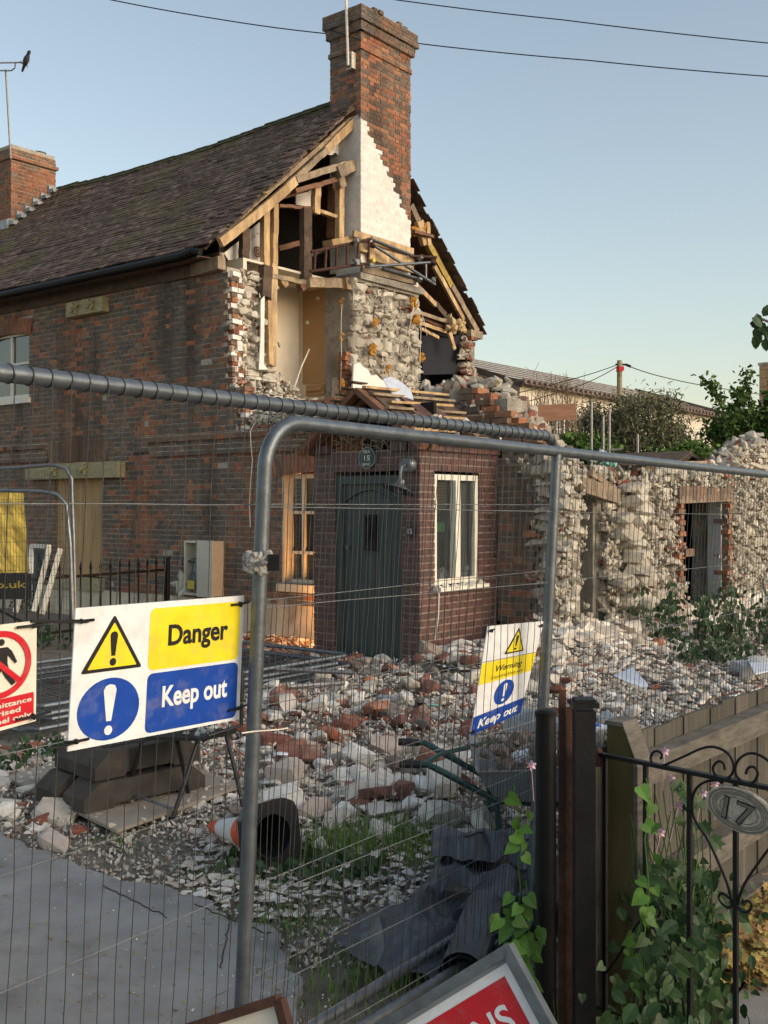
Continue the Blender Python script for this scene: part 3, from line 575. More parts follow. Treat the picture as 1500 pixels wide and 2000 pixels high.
# gable timbers: (x0,y0,x1,y1,width px, plane a, material, depth m)
def stud(x0, y0, x1, y1, wpx, a, m, d=.09, name='stud'):
    p0 = ona(x0, y0, a); p1 = ona(x1, y1, a); wm = wpx*p0.y/F/(.63 if abs(y1-y0) > abs(x1-x0) else 1.0)
    S = Soup(); ax = unit(p1-p0); side = ax.cross(R).normalized(); n = 5; vs = []
    wob = [rnd(-.006, .006) for _ in range(n+1)]; q = []
    for i in range(n): S.box((p0.lerp(p1, (i+.5)/n))+side*wob[i], ax*((p1-p0).length/n/2+.001), side*(wm/2*(1+.04*nz(i*3, x0))), R*(d/2+rnd(0, .002)))
    return S.build(name, m, house)
for t in [(430, 474, 500, 420, 18, .16, 'timber_pale', .07, 'rafter'), (498, 422, 576, 354, 18, .16, 'timber_pale', .07, 'rafter'), (572, 354, 638, 292, 12, .14, 'timber_old', .07, 'rafter'), (636, 294, 697, 232, 10, .14, 'timber_pale', .06, 'rafter'), (430, 458, 690, 228, 9, .08, 'timber_old', .05, 'verge_batten'),
          (478, 446, 476, 514, 12, -.12, 'timber_dark'), (517, 412, 518, 522, 10, -.05, 'timber_pale'), (536, 398, 533, 546, 8, .0, 'timber_pale'), (519, 520, 516, 580, 15, .06, 'timber_dark', .12, 'post'),
          (533, 520, 530, 715, 10, .05, 'timber_pale'), (523, 588, 526, 712, 7, .08, 'timber_pale'), (511, 578, 508, 722, 7, -.02, 'timber_brown'),
          (597, 408, 597, 546, 14, .0, 'timber_dark', .1, 'post'), (618, 360, 616, 418, 10, .02, 'timber_pale'), (664, 362, 663, 468, 9, .04, 'timber_pale'), (650, 358, 647, 466, 9, -.15, 'timber_brown'),
          (543, 402, 612, 408, 6, -.05, 'timber_brown', .08, 'rail'), (608, 408, 664, 426, 7, .0, 'timber_pale', .08, 'rail'), (574, 352, 672, 322, 13, .12, 'timber_old', .14, 'collar_beam'), (574, 374, 660, 350, 9, .08, 'timber_brown', .1, 'brace'),
          (655, 338, 690, 322, 22, .14, 'timber_old', .18, 'purlin_end'), (662, 345, 668, 366, 12, .1, 'timber_old', .1, 'brace'), (527, 540, 598, 553, 9, .06, 'timber_old', .1, 'floor_beam'), (598, 552, 668, 554, 19, .1, 'timber_old', .16, 'floor_beam'), (668, 555, 688, 555, 22, .16, 'timber_pale', .2, 'joist_end'),
          (548, 546, 556, 560, 8, .04, 'timber_pale', .1, 'joist_end'), (586, 552, 592, 566, 10, .05, 'timber_brown', .1, 'joist_end'), (530, 392, 600, 372, 6, -.1, 'timber_brown', .06, 'rail'),
          (542, 486, 600, 470, 10, -.5, 'timber_brown', .1, 'rail'), (640, 476, 690, 466, 13, .2, 'timber_pale', .2, 'scaffold_board'), (605, 498, 655, 478, 8, -.05, 'timber_dark', .1, 'rail'),
          (800, 402, 832, 470, 9, -.05, 'timber_old', .1, 'rafter'), (832, 470, 880, 560, 9, -.02, 'roof_foam', .08, 'rafter'), (880, 560, 930, 648, 8, .0, 'timber_old', .1, 'rafter'), (848, 520, 905, 625, 6, .05, 'timber_pale', .05, 'batten'),
          (812, 556, 850, 596, 6, .1, 'timber_pale', .05, 'batten'), (846, 590, 868, 616, 7, .0, 'timber_dark', .08, 'batten'), (818, 432, 830, 478, 13, .1, 'timber_pale', .08, 'strut'), (834, 434, 838, 480, 7, .15, 'timber_pale', .05, 'strut'),
          (822, 612, 872, 628, 7, .2, 'timber_old', .04, 'lath'), (822, 632, 870, 648, 7, .18, 'timber_pale', .04, 'lath'), (822, 642, 856, 660, 6, .25, 'timber_pale', .04, 'lath'), (878, 650, 888, 682, 6, .3, 'timber_pale', .03, 'lath'), (826, 622, 868, 640, 6, .1, 'timber_brown', .04, 'lath'),
          (915, 650, 938, 656, 14, .1, 'timber_old', .12, 'wall_plate'), (808, 452, 845, 462, 6, .2, 'timber_brown', .06, 'rail')]:
    stud(*t)
for k in range(0):     # batten ends under the verge tiles
    s = .3+k*.2; p = slope_pt(.02, s, -.0); S = Soup(); S.box(p-R*.1, R*.16, SL*.02, SN*.012); S.build('batten_end', 'timber_old' if k % 3 else 'timber_pale', roof)
# inside faces
pxpoly([(438, 494), (470, 468), (470, 512), (446, 508)], -.3, -.02, 'insulation_board', 'plaster_white')
ib = pxpoly([(482, 455), (514, 428), (514, 522), (482, 514)], -.3, -.02, 'insulation_board', 'plaster_white')
pxpoly([(520, 420), (531, 412), (531, 520), (521, 520)], -.3, -.02, 'insulation_board', 'plaster_white')
pxpoly([(630, 300), (676, 258), (676, 310), (664, 306), (655, 298), (648, 303)], -.15, -.02, 'insulation_board', 'plaster_white')
pxpoly([(578, 378), (612, 370), (612, 404), (578, 400)], -.35, -.02, 'insulation_board', 'plaster_white')
S = Soup(); c = ona(503, 492, -.275); 
for r0, r1 in ((.085, .06), (.045, .02)):
    for k in range(20):
        q0, q1 = 2*math.pi*k/20, 2*math.pi*(k+1)/20; P_ = lambda r, q: c+V*math.cos(q)*r+Z*math.sin(q)*r
        S.prism([P_(r0, q0), P_(r0, q1), P_(r1, q1), P_(r1, q0)], R*.002)
for k in range(6): p = ona(488+k*3.5, 470-k*3+(k % 2)*3, -.275); S.beam(p, p+Z*rnd(.02, .06)+V*rnd(-.03, .03), .01, .002, R)
S.build('printed_mark', 'brick_red', ib)
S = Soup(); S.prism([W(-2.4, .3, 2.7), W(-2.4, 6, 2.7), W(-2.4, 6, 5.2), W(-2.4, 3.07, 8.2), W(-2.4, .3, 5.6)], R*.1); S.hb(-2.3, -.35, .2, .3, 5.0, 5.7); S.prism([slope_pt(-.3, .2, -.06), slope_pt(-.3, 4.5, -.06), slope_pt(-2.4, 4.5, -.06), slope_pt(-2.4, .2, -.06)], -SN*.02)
S.hb(-2.3, -.34, .4, 2.5, 5.36, 5.40); S.hb(-2.3, -.34, 3.9, 6, 4.9, 4.95); S.build('attic_shade_panels', 'inside_shade', house)  # near-black sheets paint the shade of the open attic
S = Soup(); S.hb(-1.0, -.9, .4, 2.52, 2.7, 5.34); S.hb(-1.0, .0, .35, .42, 2.7, 5.34); S.hb(-.9, -.02, .4, 2.5, 5.31, 5.345); S.build('room_wall', 'plaster_cream', house)
S = Soup(); S.hb(-1.0, .03, 2.5, 2.56, 2.7, 5.33); S.build('room_partition', 'plaster_cream', house)
S = Soup(); S.hb(-.8, -.09, 2.47, 2.498, 3.75, 5.27); bd = S.build('brown_panel', 'board_tan', house)
S = Soup(); S.hb(-.7, -.3, 2.44, 2.475, 3.55, 3.72); S.hb(-.66, -.34, 2.41, 2.438, 3.62, 3.66); S.build('panel_flap', 'board_tan', house)
for a_, z_ in ((-.45, 5.12), (-.68, 4.75)): S = Soup(); S.lathe(W(a_, 2.47, z_), -V, [(.001, .04), (.03, .03), (.03, 0)], 8); S.build('hook', 'cable_white', bd)
S = Soup(); S.tube([ona(604, 682, -.35), ona(588, 718, -.3), ona(572, 765, -.1)], .012, 6); S.build('conduit', 'cable_white', house)
S = Soup(); S.prism([ona(x, y, .12) for x, y in ((508, 586), (515, 578), (514, 712), (522, 722), (504, 722), (507, 660))], R*.02); S.build('torn_plasterboard', 'plaster_white', house)
# rear room
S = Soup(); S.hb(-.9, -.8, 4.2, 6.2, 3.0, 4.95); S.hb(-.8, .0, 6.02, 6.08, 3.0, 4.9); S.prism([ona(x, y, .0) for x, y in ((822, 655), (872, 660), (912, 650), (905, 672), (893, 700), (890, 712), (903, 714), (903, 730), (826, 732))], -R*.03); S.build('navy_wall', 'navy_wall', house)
st = Stones(); PB = Pieces()
for k in range(70):
    y = rnd(655, 760); x = 915-12*math.sin((y-650)/25)+rnd(-8, 12) if y < 735 else rnd(880, 960); st.add(ona(x, y, rnd(-.1, .2)), (rnd(.08, .26), rnd(.08, .2), rnd(.05, .14)), random.choice((0, 0, 0, 1)))
for (x, y) in ((918, 662), (914, 672), (908, 722), (915, 722), (914, 730), (905, 745)): PB.add(ona(x, y, .1), R*.1, V*.1, Z*.034, 2)
S = Soup(); S.hb(-.6, .0, 6.1, 6.35, 2.5, 4.8); rwl = S.build('rear_wall', 'mortar_core', house); st.emit(rwl, 25, 'stone', 'rubble_core', SM); PB.emit(rwl, 10, 'brick', 'brickwork', CL)
for (x, y, r_) in ((733, 630, .07), (730, 682, .10), (808, 592, .09), (814, 628, .11), (822, 697, .07), (757, 722, .06), (668, 660, .04), (668, 590, .04), (668, 745, .05), (830, 448, .12), (812, 455, .1)):
    S = Soup()
    for k in range(5): S.stone(ona(x+rnd(-4, 4), y+rnd(-8, 8), .46 if y > 500 else .1), (r_*1.2, r_*1.2, r_*1.6), fam=FRAGS)
    S.build('foam_lump', 'insulation', house)
S = Soup()
for k in range(26): S.stone(ona(rnd(872, 908), 648-rnd(0, 34)*(1-abs(k % 5-2)/4), rnd(.05, .3)), (rnd(.1, .22),)*3, fam=FRAGS)
S.build('wool_insulation', 'wool', house)
S = Soup()
for pts in (((808, 598), (800, 640), (797, 700), (785, 745), (772, 765)), ((818, 605), (822, 650), (820, 700), (820, 742)), ((820, 604), (828, 625), (834, 655)), ((755, 735), (748, 700), (738, 660)), ((812, 600), (803, 612), (801, 622))):
    S.tube([ona(x, y, .5) for x, y in pts], .006, 5)
S.tube([ona(668, 590, .2), ona(666, 640, .2), ona(667, 700, .2), ona(665, 762, .2)], .006, 5); S.build('loose_cable', 'cable_white', house)
S = Soup(); S.tube([onb(518, 812, -.1), onb(498, 826, -.1), onb(489, 842, -.1), onb(490, 870, -.1), onb(493, 900, -.06), onb(490, 935, -.05), onb(487, 985, -.04), onb(489, 1030, -.04)], .007, 5); S.build('loose_cable', 'cable_white', house)
# ---- windows, boards
def frame_rect(S, u0, u1, z0, z1, pt, eu, en, t=.05, d=.05, m=0):
    for (a0, a1, c0, c1) in ((u0, u0+t, z0, z1), (u1-t, u1, z0, z1), (u0+t, u1-t, z0, z0+t), (u0+t, u1-t, z1-t, z1)):
        S.box(pt((a0+a1)/2, (c0+c1)/2), eu*((a1-a0)/2), en*(d/2), Z*((c1-c0)/2), m)
def win(u0, u1, z0, z1, pt, eu, en, m, mull, trans, gm='glass', cat='window', sill=True, backm='inside_shade'):
    S = Soup(); frame_rect(S, u0, u1, z0, z1, pt, eu, en, .06, .07)
    for u in mull: S.box(pt(u, (z0+z1)/2), eu*.025, en*.03, Z*((z1-z0)/2-.06))
    for z in trans: S.box(pt((u0+u1)/2, z)+en*.002, eu*((u1-u0)/2-.06), en*.028, Z*.02)
    o = S.build('window', m, house); us = [u0+.06]+list(mull)+[u1-.06]; zs = [z0+.06]+list(trans)+[z1-.06]
    for i in range(len(us)-1):
        for j in range(len(zs)-1):
            S = Soup(); S.box(pt((us[i]+us[i+1])/2, (zs[j]+zs[j+1])/2)-en*.01, eu*((us[i+1]-us[i])/2), en*.003, Z*((zs[j+1]-zs[j])/2)); S.build('pane', gm, o)
    return o
ptf = lambda b: (lambda u, z: W(u, b, z))
w1 = win(-6.05, -4.83, 3.60, 4.74, ptf(.08), R, -V, 'frame_white', (-5.44,), (4.2,), 'glass_dark')
S = Soup(); S.hb(-6.1, -4.78, -.06, .1, 3.50, 3.60); S.build('sill', 'frame_white', w1)
S = Soup(); S.hb(-6.1, -4.78, .2, .25, 3.4, 4.9); S.hb(-4.2, -2.7, .2, .25, .5, 2.3); S.hb(1.0, 2.4, .5, .55, .5, 2.4); S.build('window_shade_backing', 'inside_shade', house)  # dark sheets behind the openings, room shade put into their colour
for (a0, a1, m) in ((-4.09, -3.69, 'plywood'), (-3.685, -2.82, 'plywood')):
    S = Soup(); S.hb(a0, a1, .05, .07+.012*(a0 < -3.8), .62, 2.2); S.build('board', m, house)
S = Soup(); S.hb(-4.7, -2.24, -.16, -.003, 2.19, 2.44); bm1 = S.build('timber_beam', 'timber_sleeper', house)
S = Soup(); S.hb(-4.1, -2.75, -.08, .03, .40, .60); S.build('timber_beam', 'timber_sleeper', house)
S = Soup(); S.hb(-3.6, -2.65, -.13, -.003, 4.80, 5.03); bm2 = S.build('timber_beam', 'timber_sleeper', house)
for (bm_, a_, z_, b_) in ((bm2, -3.33, 4.91, -.14), (bm2, -2.92, 4.93, -.14), (bm1, -3.85, 2.32, -.17), (bm1, -3.05, 2.33, -.17)):
    S = Soup(); c = W(a_, b_, z_); S.lathe(c, -V, [(.03, 0), (.022, .03), (.02, .1), (.001, .1)], 8)
    for k in range(4):
        q = k*math.pi/2+.5; d = R*math.cos(q)+Z*math.sin(q); S.beam(c-V*.02, c+d*.10-V*.03, .03, .03, -V)
    S.lathe(c, -V, [(.001, .0), (.06, .0), (.04, .02), (.001, .02)], 8); S.build('star_bolt', 'brass', bm_)
w2 = win(1.15, 2.15, .70, 2.18, ptf(.12), R, -V, 'frame_warm', (1.42, 1.78), (1.66, 1.12), 'glass')
S = Soup(); S.hb(1.08, 2.22, -.08, .1, .60, .70); S.build('sill', 'frame_warm', w2)
S = Soup(); S.hb(1.12, 1.16, .0, .16, .7, 2.2); S.build('reveal', 'frame_warm', w2)
for k in range(24): S = Soup(); S.hb(1.2, 2.1, .20, .204, .78+k*.056, .825+k*.056); S.build('blind_slat', 'blind', w2)
# porch side window: origin along V on a=4.55
pts_ = lambda u, z: W(4.50, -1.5+u, z)
w3 = win(.27, 1.12, .90, 2.09, pts_, V, R, 'frame_white', (.68,), (), 'glass'); S = Soup(); S.box(W(4.53, -1.5+.68, 1.5), V*.045, R*.04, Z*.53); S.build('mullion', 'frame_white', w3)
S = Soup(); S.box(W(4.57, -.80, .86), R*.09, V*.47, Z*.02); [S.stone(W(4.6+rnd(-.05, .06), -1.25+rnd(0, .9), .885), (.1, .1, .03)) for _ in range(14)]; S.build('sill', 'frame_white', w3)
for k in range(9):
    for (u0, u1) in ((.34, .64), (.73, 1.05)): S = Soup(); S.box(W(4.44, -1.5+(u0+u1)/2, 2.0-k*.033), V*((u1-u0)/2), R*.003, Z*.014); S.build('blind_slat', 'blind', w3)
S = Soup(); S.box(W(4.47, -1.06, 1.52), V*.12, R*.002, Z*.05); sv = S.build('green_notice', 'label_green', w3)
S = Soup(); S.hb(3.12, 4.3, -.02, .0, .0, 2.3); S.hb(4.25, 4.43, -1.4, -1.39, .1, 2.3); S.build('porch_shade_panels', 'inside_shade', house)  # dark sheets that paint the shade inside the porch
S = Soup(); S.box(W(4.44, -.6, 1.5), V*.13, R*.004, Z*.5); S.build('inner_panel', 'paint_grey', w3)
S = Soup()
for k in range(16): S.stone(W(4.42, -1.5+rnd(.4, 1.05), .93+rnd(0, .12)), (.10, .14, .12))
tag(S.build('crumpled_sheet', 'bag_white'), 'crumpled white plastic sheet lying inside the porch side window', 'plastic sheet')
# cornice, lintel
S = Soup(); n = 7
for k in range(n): Soup().hb(4.46, 4.60+rnd(-.005, .005), -1.55+k*.222, -1.335+k*.222, 2.335, 2.43+rnd(-.006, .006)).build('cornice_brick', 'brick_porch', house)
for k in range(3): Soup().hb(3.02+k*.1, 3.11+k*.1, -1.55, -1.4, 2.335, 2.42).build('cornice_brick', 'brick_porch', house); k < 2 and Soup().hb(4.2+k*.11, 4.3+k*.11, -1.55, -1.4, 2.335, 2.42).build('cornice_brick', 'brick_porch', house)

# door
S = Soup(); 
for (a0, a1, z0, z1) in ((3.36, 3.45, -.05, 2.08), (4.24, 4.31, -.05, 2.08), (3.45, 4.24, 1.99, 2.08)): S.hb(a0, a1, -1.47, -1.38, z0, z1)
S.build('door_frame', 'door_green', house)
S = Soup(); S.hb(3.45, 4.24, -1.42, -1.39, -.05, 1.99); dr = S.build('door', 'door_green', house)
for k in range(7): a0 = 3.455+k*.112; S = Soup(); S.hb(a0, a0+.107, -1.435, -1.42, -.04, 1.985-(.0)); S.build('plank', 'door_green', dr)
S = Soup(); S.tube([W(3.47+.75*t, -1.45, 1.80+.13*math.sin(math.pi*t)) for t in [i/14 for i in range(15)]], .012, 5); S.build('arch_moulding', 'door_green', dr)
S = Soup(); frame_rect(S, 3.77, 3.93, 1.28, 1.64, ptf(-1.45), R, -V, .02, .03)
for k in range(5): S.hb(3.79+k*.03, 3.796+k*.03, -1.465, -1.455, 1.3, 1.62)
for k in range(4): S.tube([W(3.85+.05*math.cos(t)*(1 if k % 2 else -1)*.8, -1.475, 1.43+.03*k+.03*math.sin(t)) for t in [i*.6 for i in range(11)]], .005, 4)
S.hb(3.76, 3.94, -1.47, -1.44, 1.635, 1.655); S.hb(3.76, 3.94, -1.47, -1.44, 1.265, 1.285); S.build('door_grille', 'black_metal', dr)
S = Soup(); S.hb(3.50, 3.53, -1.46, -1.435, 1.28, 1.30); S.lathe(W(3.52, -1.44, 1.29), -V, [(.02, 0), (.02, .03), (.001, .03)], 10); S.build('door_handle', 'galvanised_old', dr)
# porch roof
porch_rf = Soup(); ap = W(3.80, -1.62, 3.05)
for sg, x in ((-1, 2.95), (1, 4.66)):
    porch_rf.prism([W(3.8, -1.5, 3.02), W(x, -1.5, 2.40), W(x, .1, 2.40), W(3.8, .1, 3.02)], Z*.02)
prf = porch_rf.build('porch_roof', 'timber_dark', house)
for (x, z_) in ((2.93, 2.34), (4.68, 2.36)):
    S = Soup(); S.beam(W(3.8, -1.60, 3.0), W(x, -1.6, z_), .06, .13, -V); S.build('bargeboard', 'timber_brown', prf)
    S = Soup(); S.beam(W(3.8, -1.42, 2.95), W(x, -1.42, z_), .05, .08, -V); S.build('rafter', 'timber_brown', prf)
S = Soup()
for k in range(12):
    t = k/11; S.box(W(3.8-.9*t, -1.62, 3.08-.68*t), R*.05, V*.12, Z*.008); 
S.build('verge_tiles', 'roof_tile', prf)
for k in range(8):
    t = .07+k*.125; a_ = 3.8+.86*t; z_ = 3.05-.64*t; e1 = -1.58+(rnd(0, .25) if k in (2, 4) else 0)
    S = Soup(); S.beam(W(a_, e1, z_+.03), W(a_+rnd(-.04, .04), rnd(-.4, .05), z_+.05+rnd(-.02, .03)), .055, .028, Z); S.build('batten', 'timber_old' if k % 2 else 'timber_pale', prf)
for k in range(16):
    t = rnd(.3, .8); S = Soup(); S.box(W(3.8+.86*t, rnd(-1.2, -.6), 3.09-.64*t+rnd(0, .03)), (R-Z*.7).normalized()*.12, V*.08, (R*.5+Z*.8)*.006); S.build('tile', 'brick_porch' if k % 2 else 'roof_tile', prf)
S = Soup()
for k in range(70): p = W(rnd(3.4, 4.25), rnd(-1.5, -1.35), 2.36+rnd(0, .13)); S.beam(p, p+Vector((rnd(-.15, .15), rnd(-.05, .05), rnd(-.05, .1))), .012, .012)
S.build('nest_debris', 'twig', house)
S = Soup(); S.hb(3.3, 4.3, -.9, -.85, 2.3, 2.9); S.build('loft_shade_panel', 'inside_shade', house)  # dark sheet painting the shade behind the open porch gable
# slivers of rubble on porch
S = Soup()
for k in range(60): S.stone(W(rnd(3.9, 4.7), rnd(-1.3, -.1), 2.45+rnd(0, .25)), (rnd(.04, .12),)*3, fam=FRAGS)
S.build('fallen_rubble', 'chalk_rubble', house, kind='stuff')
S = Soup(); pl = [onpl(x, y, W(3.95, -1.0, 3.0), (Z*.8+R*.5-V*.45).normalized()) for x, y in ((748, 742), (762, 738), (785, 748), (803, 765), (808, 782), (790, 776), (776, 788), (765, 770))]
S.prism(pl, Z*.012); tag(S.build('torn_sheet', 'paper'), 'torn white sheet draped over the bare battens of the porch roof', 'sheet')
# ---- things on the house
S = Soup(); cpl = W(3.86, -1.512, 2.27); S.lathe(cpl, -V, [(.001, 0), (.118, 0), (.118, .012), (.112, .018), (.001, .018)], 28); plq = tag(S.build('name_plaque', 'plaque_green'), 'round dark green plaque reading FERN 15 BANK above the grey door', 'plaque')
S = Soup(); S.hb(4.39, 4.50, -1.53, -1.511, 1.43, 1.54); nplt = tag(S.build('number_plate', 'plaque_slate'), 'small dark square slate numbered 15 beside the porch door', 'house number')
S = Soup(); c = W(4.44, -1.51, 2.18); S.lathe(c, -V, [(.001, .0), (.085, 0), (.085, .06), (.07, .09), (.001, .09)], 20); wl = thing('wall_lamp', 'galvanised wall lamp with a tilted dish shade beside the porch door', 'lamp', W(4.44, -1.5, 2.18)); S.build('mount', 'galvanised', wl)
S = Soup(); S.tube([c-V*.09, c-V*.16-Z*.02, c-V*.18-Z*.1, c-V*.18-Z*.22], .016, 8); S.build('arm', 'galvanised', wl)
S = Soup(); q = c-V*.18-Z*.20; S.lathe(q, (-Z-V*.35+R*-.1), [(.04, -.04), (.045, 0), (.07, .02), (.165, .07), (.168, .075), (.16, .075), (.06, .03), (.001, .028)], 26); S.build('shade', 'galvanised', wl, smooth=True)
S = Soup(); S.lathe(q-Z*.02, (-Z-V*.35), [(.001, 0), (.03, 0), (.03, .08), (.001, .09)], 12); S.build('bulb_holder', 'galvanised_old', wl)
# warm light and stand added left of the porch for the orange glow, source unseen
lt = thing('added_glow_lamp', 'small lit lamp hidden left of the porch, glowing orange on the wall', 'lamp', W(2.3, -.3, 0))
S = Soup(); S.tube([W(2.3, -.35, 0), W(2.3, -.35, .72)], .012, 8); S.build('stand', 'black_metal', lt); S = Soup(); S.box(W(2.3, -.34, .78), R*.07, V*.02, Z*.06); S.build('housing', 'black_metal', lt)
pl_ = bpy.data.lights.new('added_glow_light', 'POINT'); pl_.energy = 22; pl_.color = (1, .45, .12); pl_.shadow_soft_size = .06
po = bpy.data.objects.new('added_glow_light', pl_); COL.objects.link(po); po.parent = lt; po.location = W(2.2, -.2, .6)-W(2.3, -.3, 0)
# meter box
mb = thing('meter_box', 'open cream meter cabinet with its door ajar on the brick wall', 'meter box', W(-.35, 0, .85))
S = Soup(); 
for (a0, a1, z0, z1) in ((-.65, -.62, .47, 1.25), (-.06, -.03, .47, 1.25), (-.62, -.06, .47, .50), (-.62, -.06, 1.22, 1.25)): S.hb(a0, a1, -.20, .0, z0, z1)
S.hb(-.62, -.06, -.03, -.01, .5, 1.22); S.build('box', 'meter_cream', mb)
S = Soup(); S.hb(-.34, -.02, -.235, -.205, .46, 1.26); S.build('cabinet_door', 'meter_cream', mb)
S = Soup(); S.lathe(W(-.5, -.1, .55), Z, [(.001, 0), (.10, 0), (.10, .22), (.06, .25), (.05, .32), (.03, .38), (.07, .4), (.07, .44), (.001, .46)], 12); S.tube([W(-.5, -.1, .95), W(-.62, -.14, .95), W(-.74, -.16, .9), W(-.8, -.1, 1.0)], .018, 6); S.build('gas_meter', 'galvanised', mb)
S = Soup(); S.hb(-.56, -.42, -.215, -.205, .56, .68); S.build('meter_label', 'tag_yellow', mb)
S = Soup(); [S.stone(W(-.85+rnd(-.1, .2), -.12, .5+rnd(0, .2)), (.15, .05, .3)) for _ in range(4)]; S.build('broken_cover', 'meter_cream', mb)
# chimney scaffold clamp
sf = thing('scaffold_clamp', 'timber boards and steel scaffold tubes clamped round the chimney breast', 'scaffolding', W(.5, 3, 5.9))
def tb(x0, y0, x1, y1, a0, a1, r=.024, m='galvanised', nm='tube'):
    S = Soup(); S.tube([ona(x0, y0, a0), ona(x1, y1, a1)], r, 10); S.build(nm, m, sf, smooth=True)
tb(722, 474, 850, 556, .5, .75); tb(724, 466, 816, 503, .45, .45); tb(716, 521, 848, 512, .52, .75); tb(748, 524, 822, 546, .46, .46); tb(800, 500, 852, 502, .5, .6, .02, 'rust_metal'); tb(832, 512, 832, 542, .55, .55, .018, 'galvanised_old'); tb(690, 508, 704, 512, .6, .6)
tb(608, 492, 724, 467, .35, .6, .024, 'rust_metal'); tb(606, 530, 722, 514, .35, .6, .024, 'rust_metal')
for k in range(6): x = 616+k*21; tb(x, 491-k*4.6, x-2, 529-k*3, .38+k*.04, .38+k*.04, .02, 'rust_metal', 'rung')
for (x0, y0, x1, y1, wd, mm_) in ((702, 461, 806, 493, .13, 'timber_pale'), (700, 482, 808, 512, .12, 'timber_pale'), (720, 500, 806, 527, .11, 'timber_pale'), (706, 523, 811, 549, .13, 'timber_old'), (690, 456, 706, 462, .1, 'timber_pale')):
    S = Soup(); S.beam(ona(x0, y0, .40), ona(x1, y1, .40), .05, wd); S.build('board', mm_, sf)
for (x, y, a_) in ((722, 470, .5), (727, 478, .52), (696, 470, .6), (718, 518, .55), (847, 512, .75), (820, 504, .5), (846, 548, .72), (820, 546, .5), (698, 512, .6), (692, 476, .5)):
    S = Soup(); S.stone(ona(x, y, a_+.02), (.10, .10, .10), fam=BLOCKS); S.tube([ona(x, y, a_)-Z*.05, ona(x, y, a_)+Z*.06+R*.05], .012, 6); S.build('coupler', 'rust_metal' if x % 2 else 'galvanised_old', sf)
S = Soup(); c = ona(726, 509, .62); S.lathe(c, R, [(.001, 0), (.035, 0), (.035, .05), (.001, .05)], 10); S.build('end_cap', 'tag_yellow', sf)
# aerial mast of the tall chimney
am = thing('aerial_pole', 'white aerial pole strapped to the side of the tall chimney', 'pole', W(-.05, 2.5, 9.3))
p0 = onb(680, 128, 2.50); p1 = onb(671, -160, 2.50); S = Soup(); S.tube([p0, p1], .022, 8); S.build('pole', 'frame_white', am)
S = Soup(); c = onb(690, 118, 2.57); S.box(c, R*.012, V*.05, Z*.13); S.box(c-R*.06+Z*.12, R*.06, V*.03, Z*.01); S.box(c-R*.06-Z*.12, R*.06, V*.03, Z*.01); S.build('bracket', 'meter_cream', am)
S = Soup(); S.tube([onb(640, 58, 2.50), onb(670, 66, 2.50), onb(706, 80, 2.5)], .008, 4); S.build('lashing', 'black_metal', am)
# TV aerial of the far chimney with a bird
ta = thing('tv_aerial', 'roof aerial with spiky boom on a thin mast over the far chimney', 'aerial', W(-9, 1.9, 9.1)); bb = 1.9
S = Soup(); S.tube([onb(21, 310, bb), onb(16, 220, bb), onb(11, 136, bb)], .022, 6); S.build('mast', 'galvanised_old', ta)
S = Soup(); S.tube([onb(-45, 124, bb), onb(56, 122, bb)], .012, 6); S.tube([onb(-10, 138, bb), onb(22, 138, bb), onb(29, 133, bb), onb(30, 124, bb)], .014, 6)
for k in range(11): p = onb(-40+k*9, 123, bb); S.tube([p-V*.12-Z*.02, p+V*.12+Z*.06], .006, 4)
p = onb(53, 123, bb); S.tube([p, p-Z*.1], .008, 4); p = onb(42, 122, bb); S.stone(p, (.1, .06, .05)); S.build('boom', 'galvanised_old', ta)
S = Soup(); c = onb(52, 115, bb); ax = (R*.55+Z*.75).normalized()
S.lathe(c-ax*.14, ax, [(.001, -.14), (.022, -.12), (.03, -.02), (.06, .08), (.062, .14), (.04, .21), (.032, .24), (.036, .27), (.03, .30), (.001, .32)], 10)
S.lathe(c+ax*.15+R*.02, R, [(.012, 0), (.001, .05)], 6); S.tube([c-ax*.06, c-Z*.13], .006, 4); S.tube([c-ax*.06+R*.03, c-Z*.13+R*.03], .006, 4)
tag(S.build('pigeon', 'bird', smooth=True), 'small dark bird perched on the end of the roof aerial', 'bird')
# ================================================================ RUBBLE STONE WALL ON THE RIGHT
SMR = ['chalk_stone', 'brick_rubble', 'brown_rubble']
rwall = thing('rubble_stone_wall', 'broken chalk stone wall with a dark window opening and a white reveal', 'stone wall', W(5.38, 0, 0))
def topr(b): return (2.22 if b < .5 else 2.16-.05*math.sin(b*1.3) if b < 4.6 else 2.16+(b-4.6)*.40 if b < 6.3 else 2.84-(b-6.3)*.25)+.07*nz(b*3)
def skipr(b, z): return (.42 < b < .92 and .40 < z < 1.95) or (3.22 < b < 4.86 and .22 < z < 1.86)
st = Stones(); S = Soup(); of = lambda u, z: W(5.36+.10*nz(u*.7, z*.9)+max(0, .9-z)*.18, u, z)
rubble_face(st, of, V, R, -.03, 8.6, -.2, topr, .05, .15, skip=lambda u, z: skipr(u, z) or (.30 < u < 1.04 and .3 < z < 1.98), cls=lambda u, z: 1 if (abs(u-3.1) < .12 or abs(u-4.98) < .14) and random.random() < .6 or random.random() < .02 else 0, prot=.17, dep=.24)
for k in range(34): u = rnd(1.2, 1.9); z = rnd(.2, 2.0); st.add(of(u, z)+R*rnd(.05, .22), (rnd(.25, .5), rnd(.25, .4), rnd(.09, .2)), 0, rotframe(V, R, Z, .2), 1)
core_slab(S, lambda u, z: W(5.30, u, z), V, R, .06, 8.6, -.3, lambda b: topr(b)-.06, skip=skipr, th=.42, step=.08)
rb = S.build('wall_core', 'mortar_core', rwall)
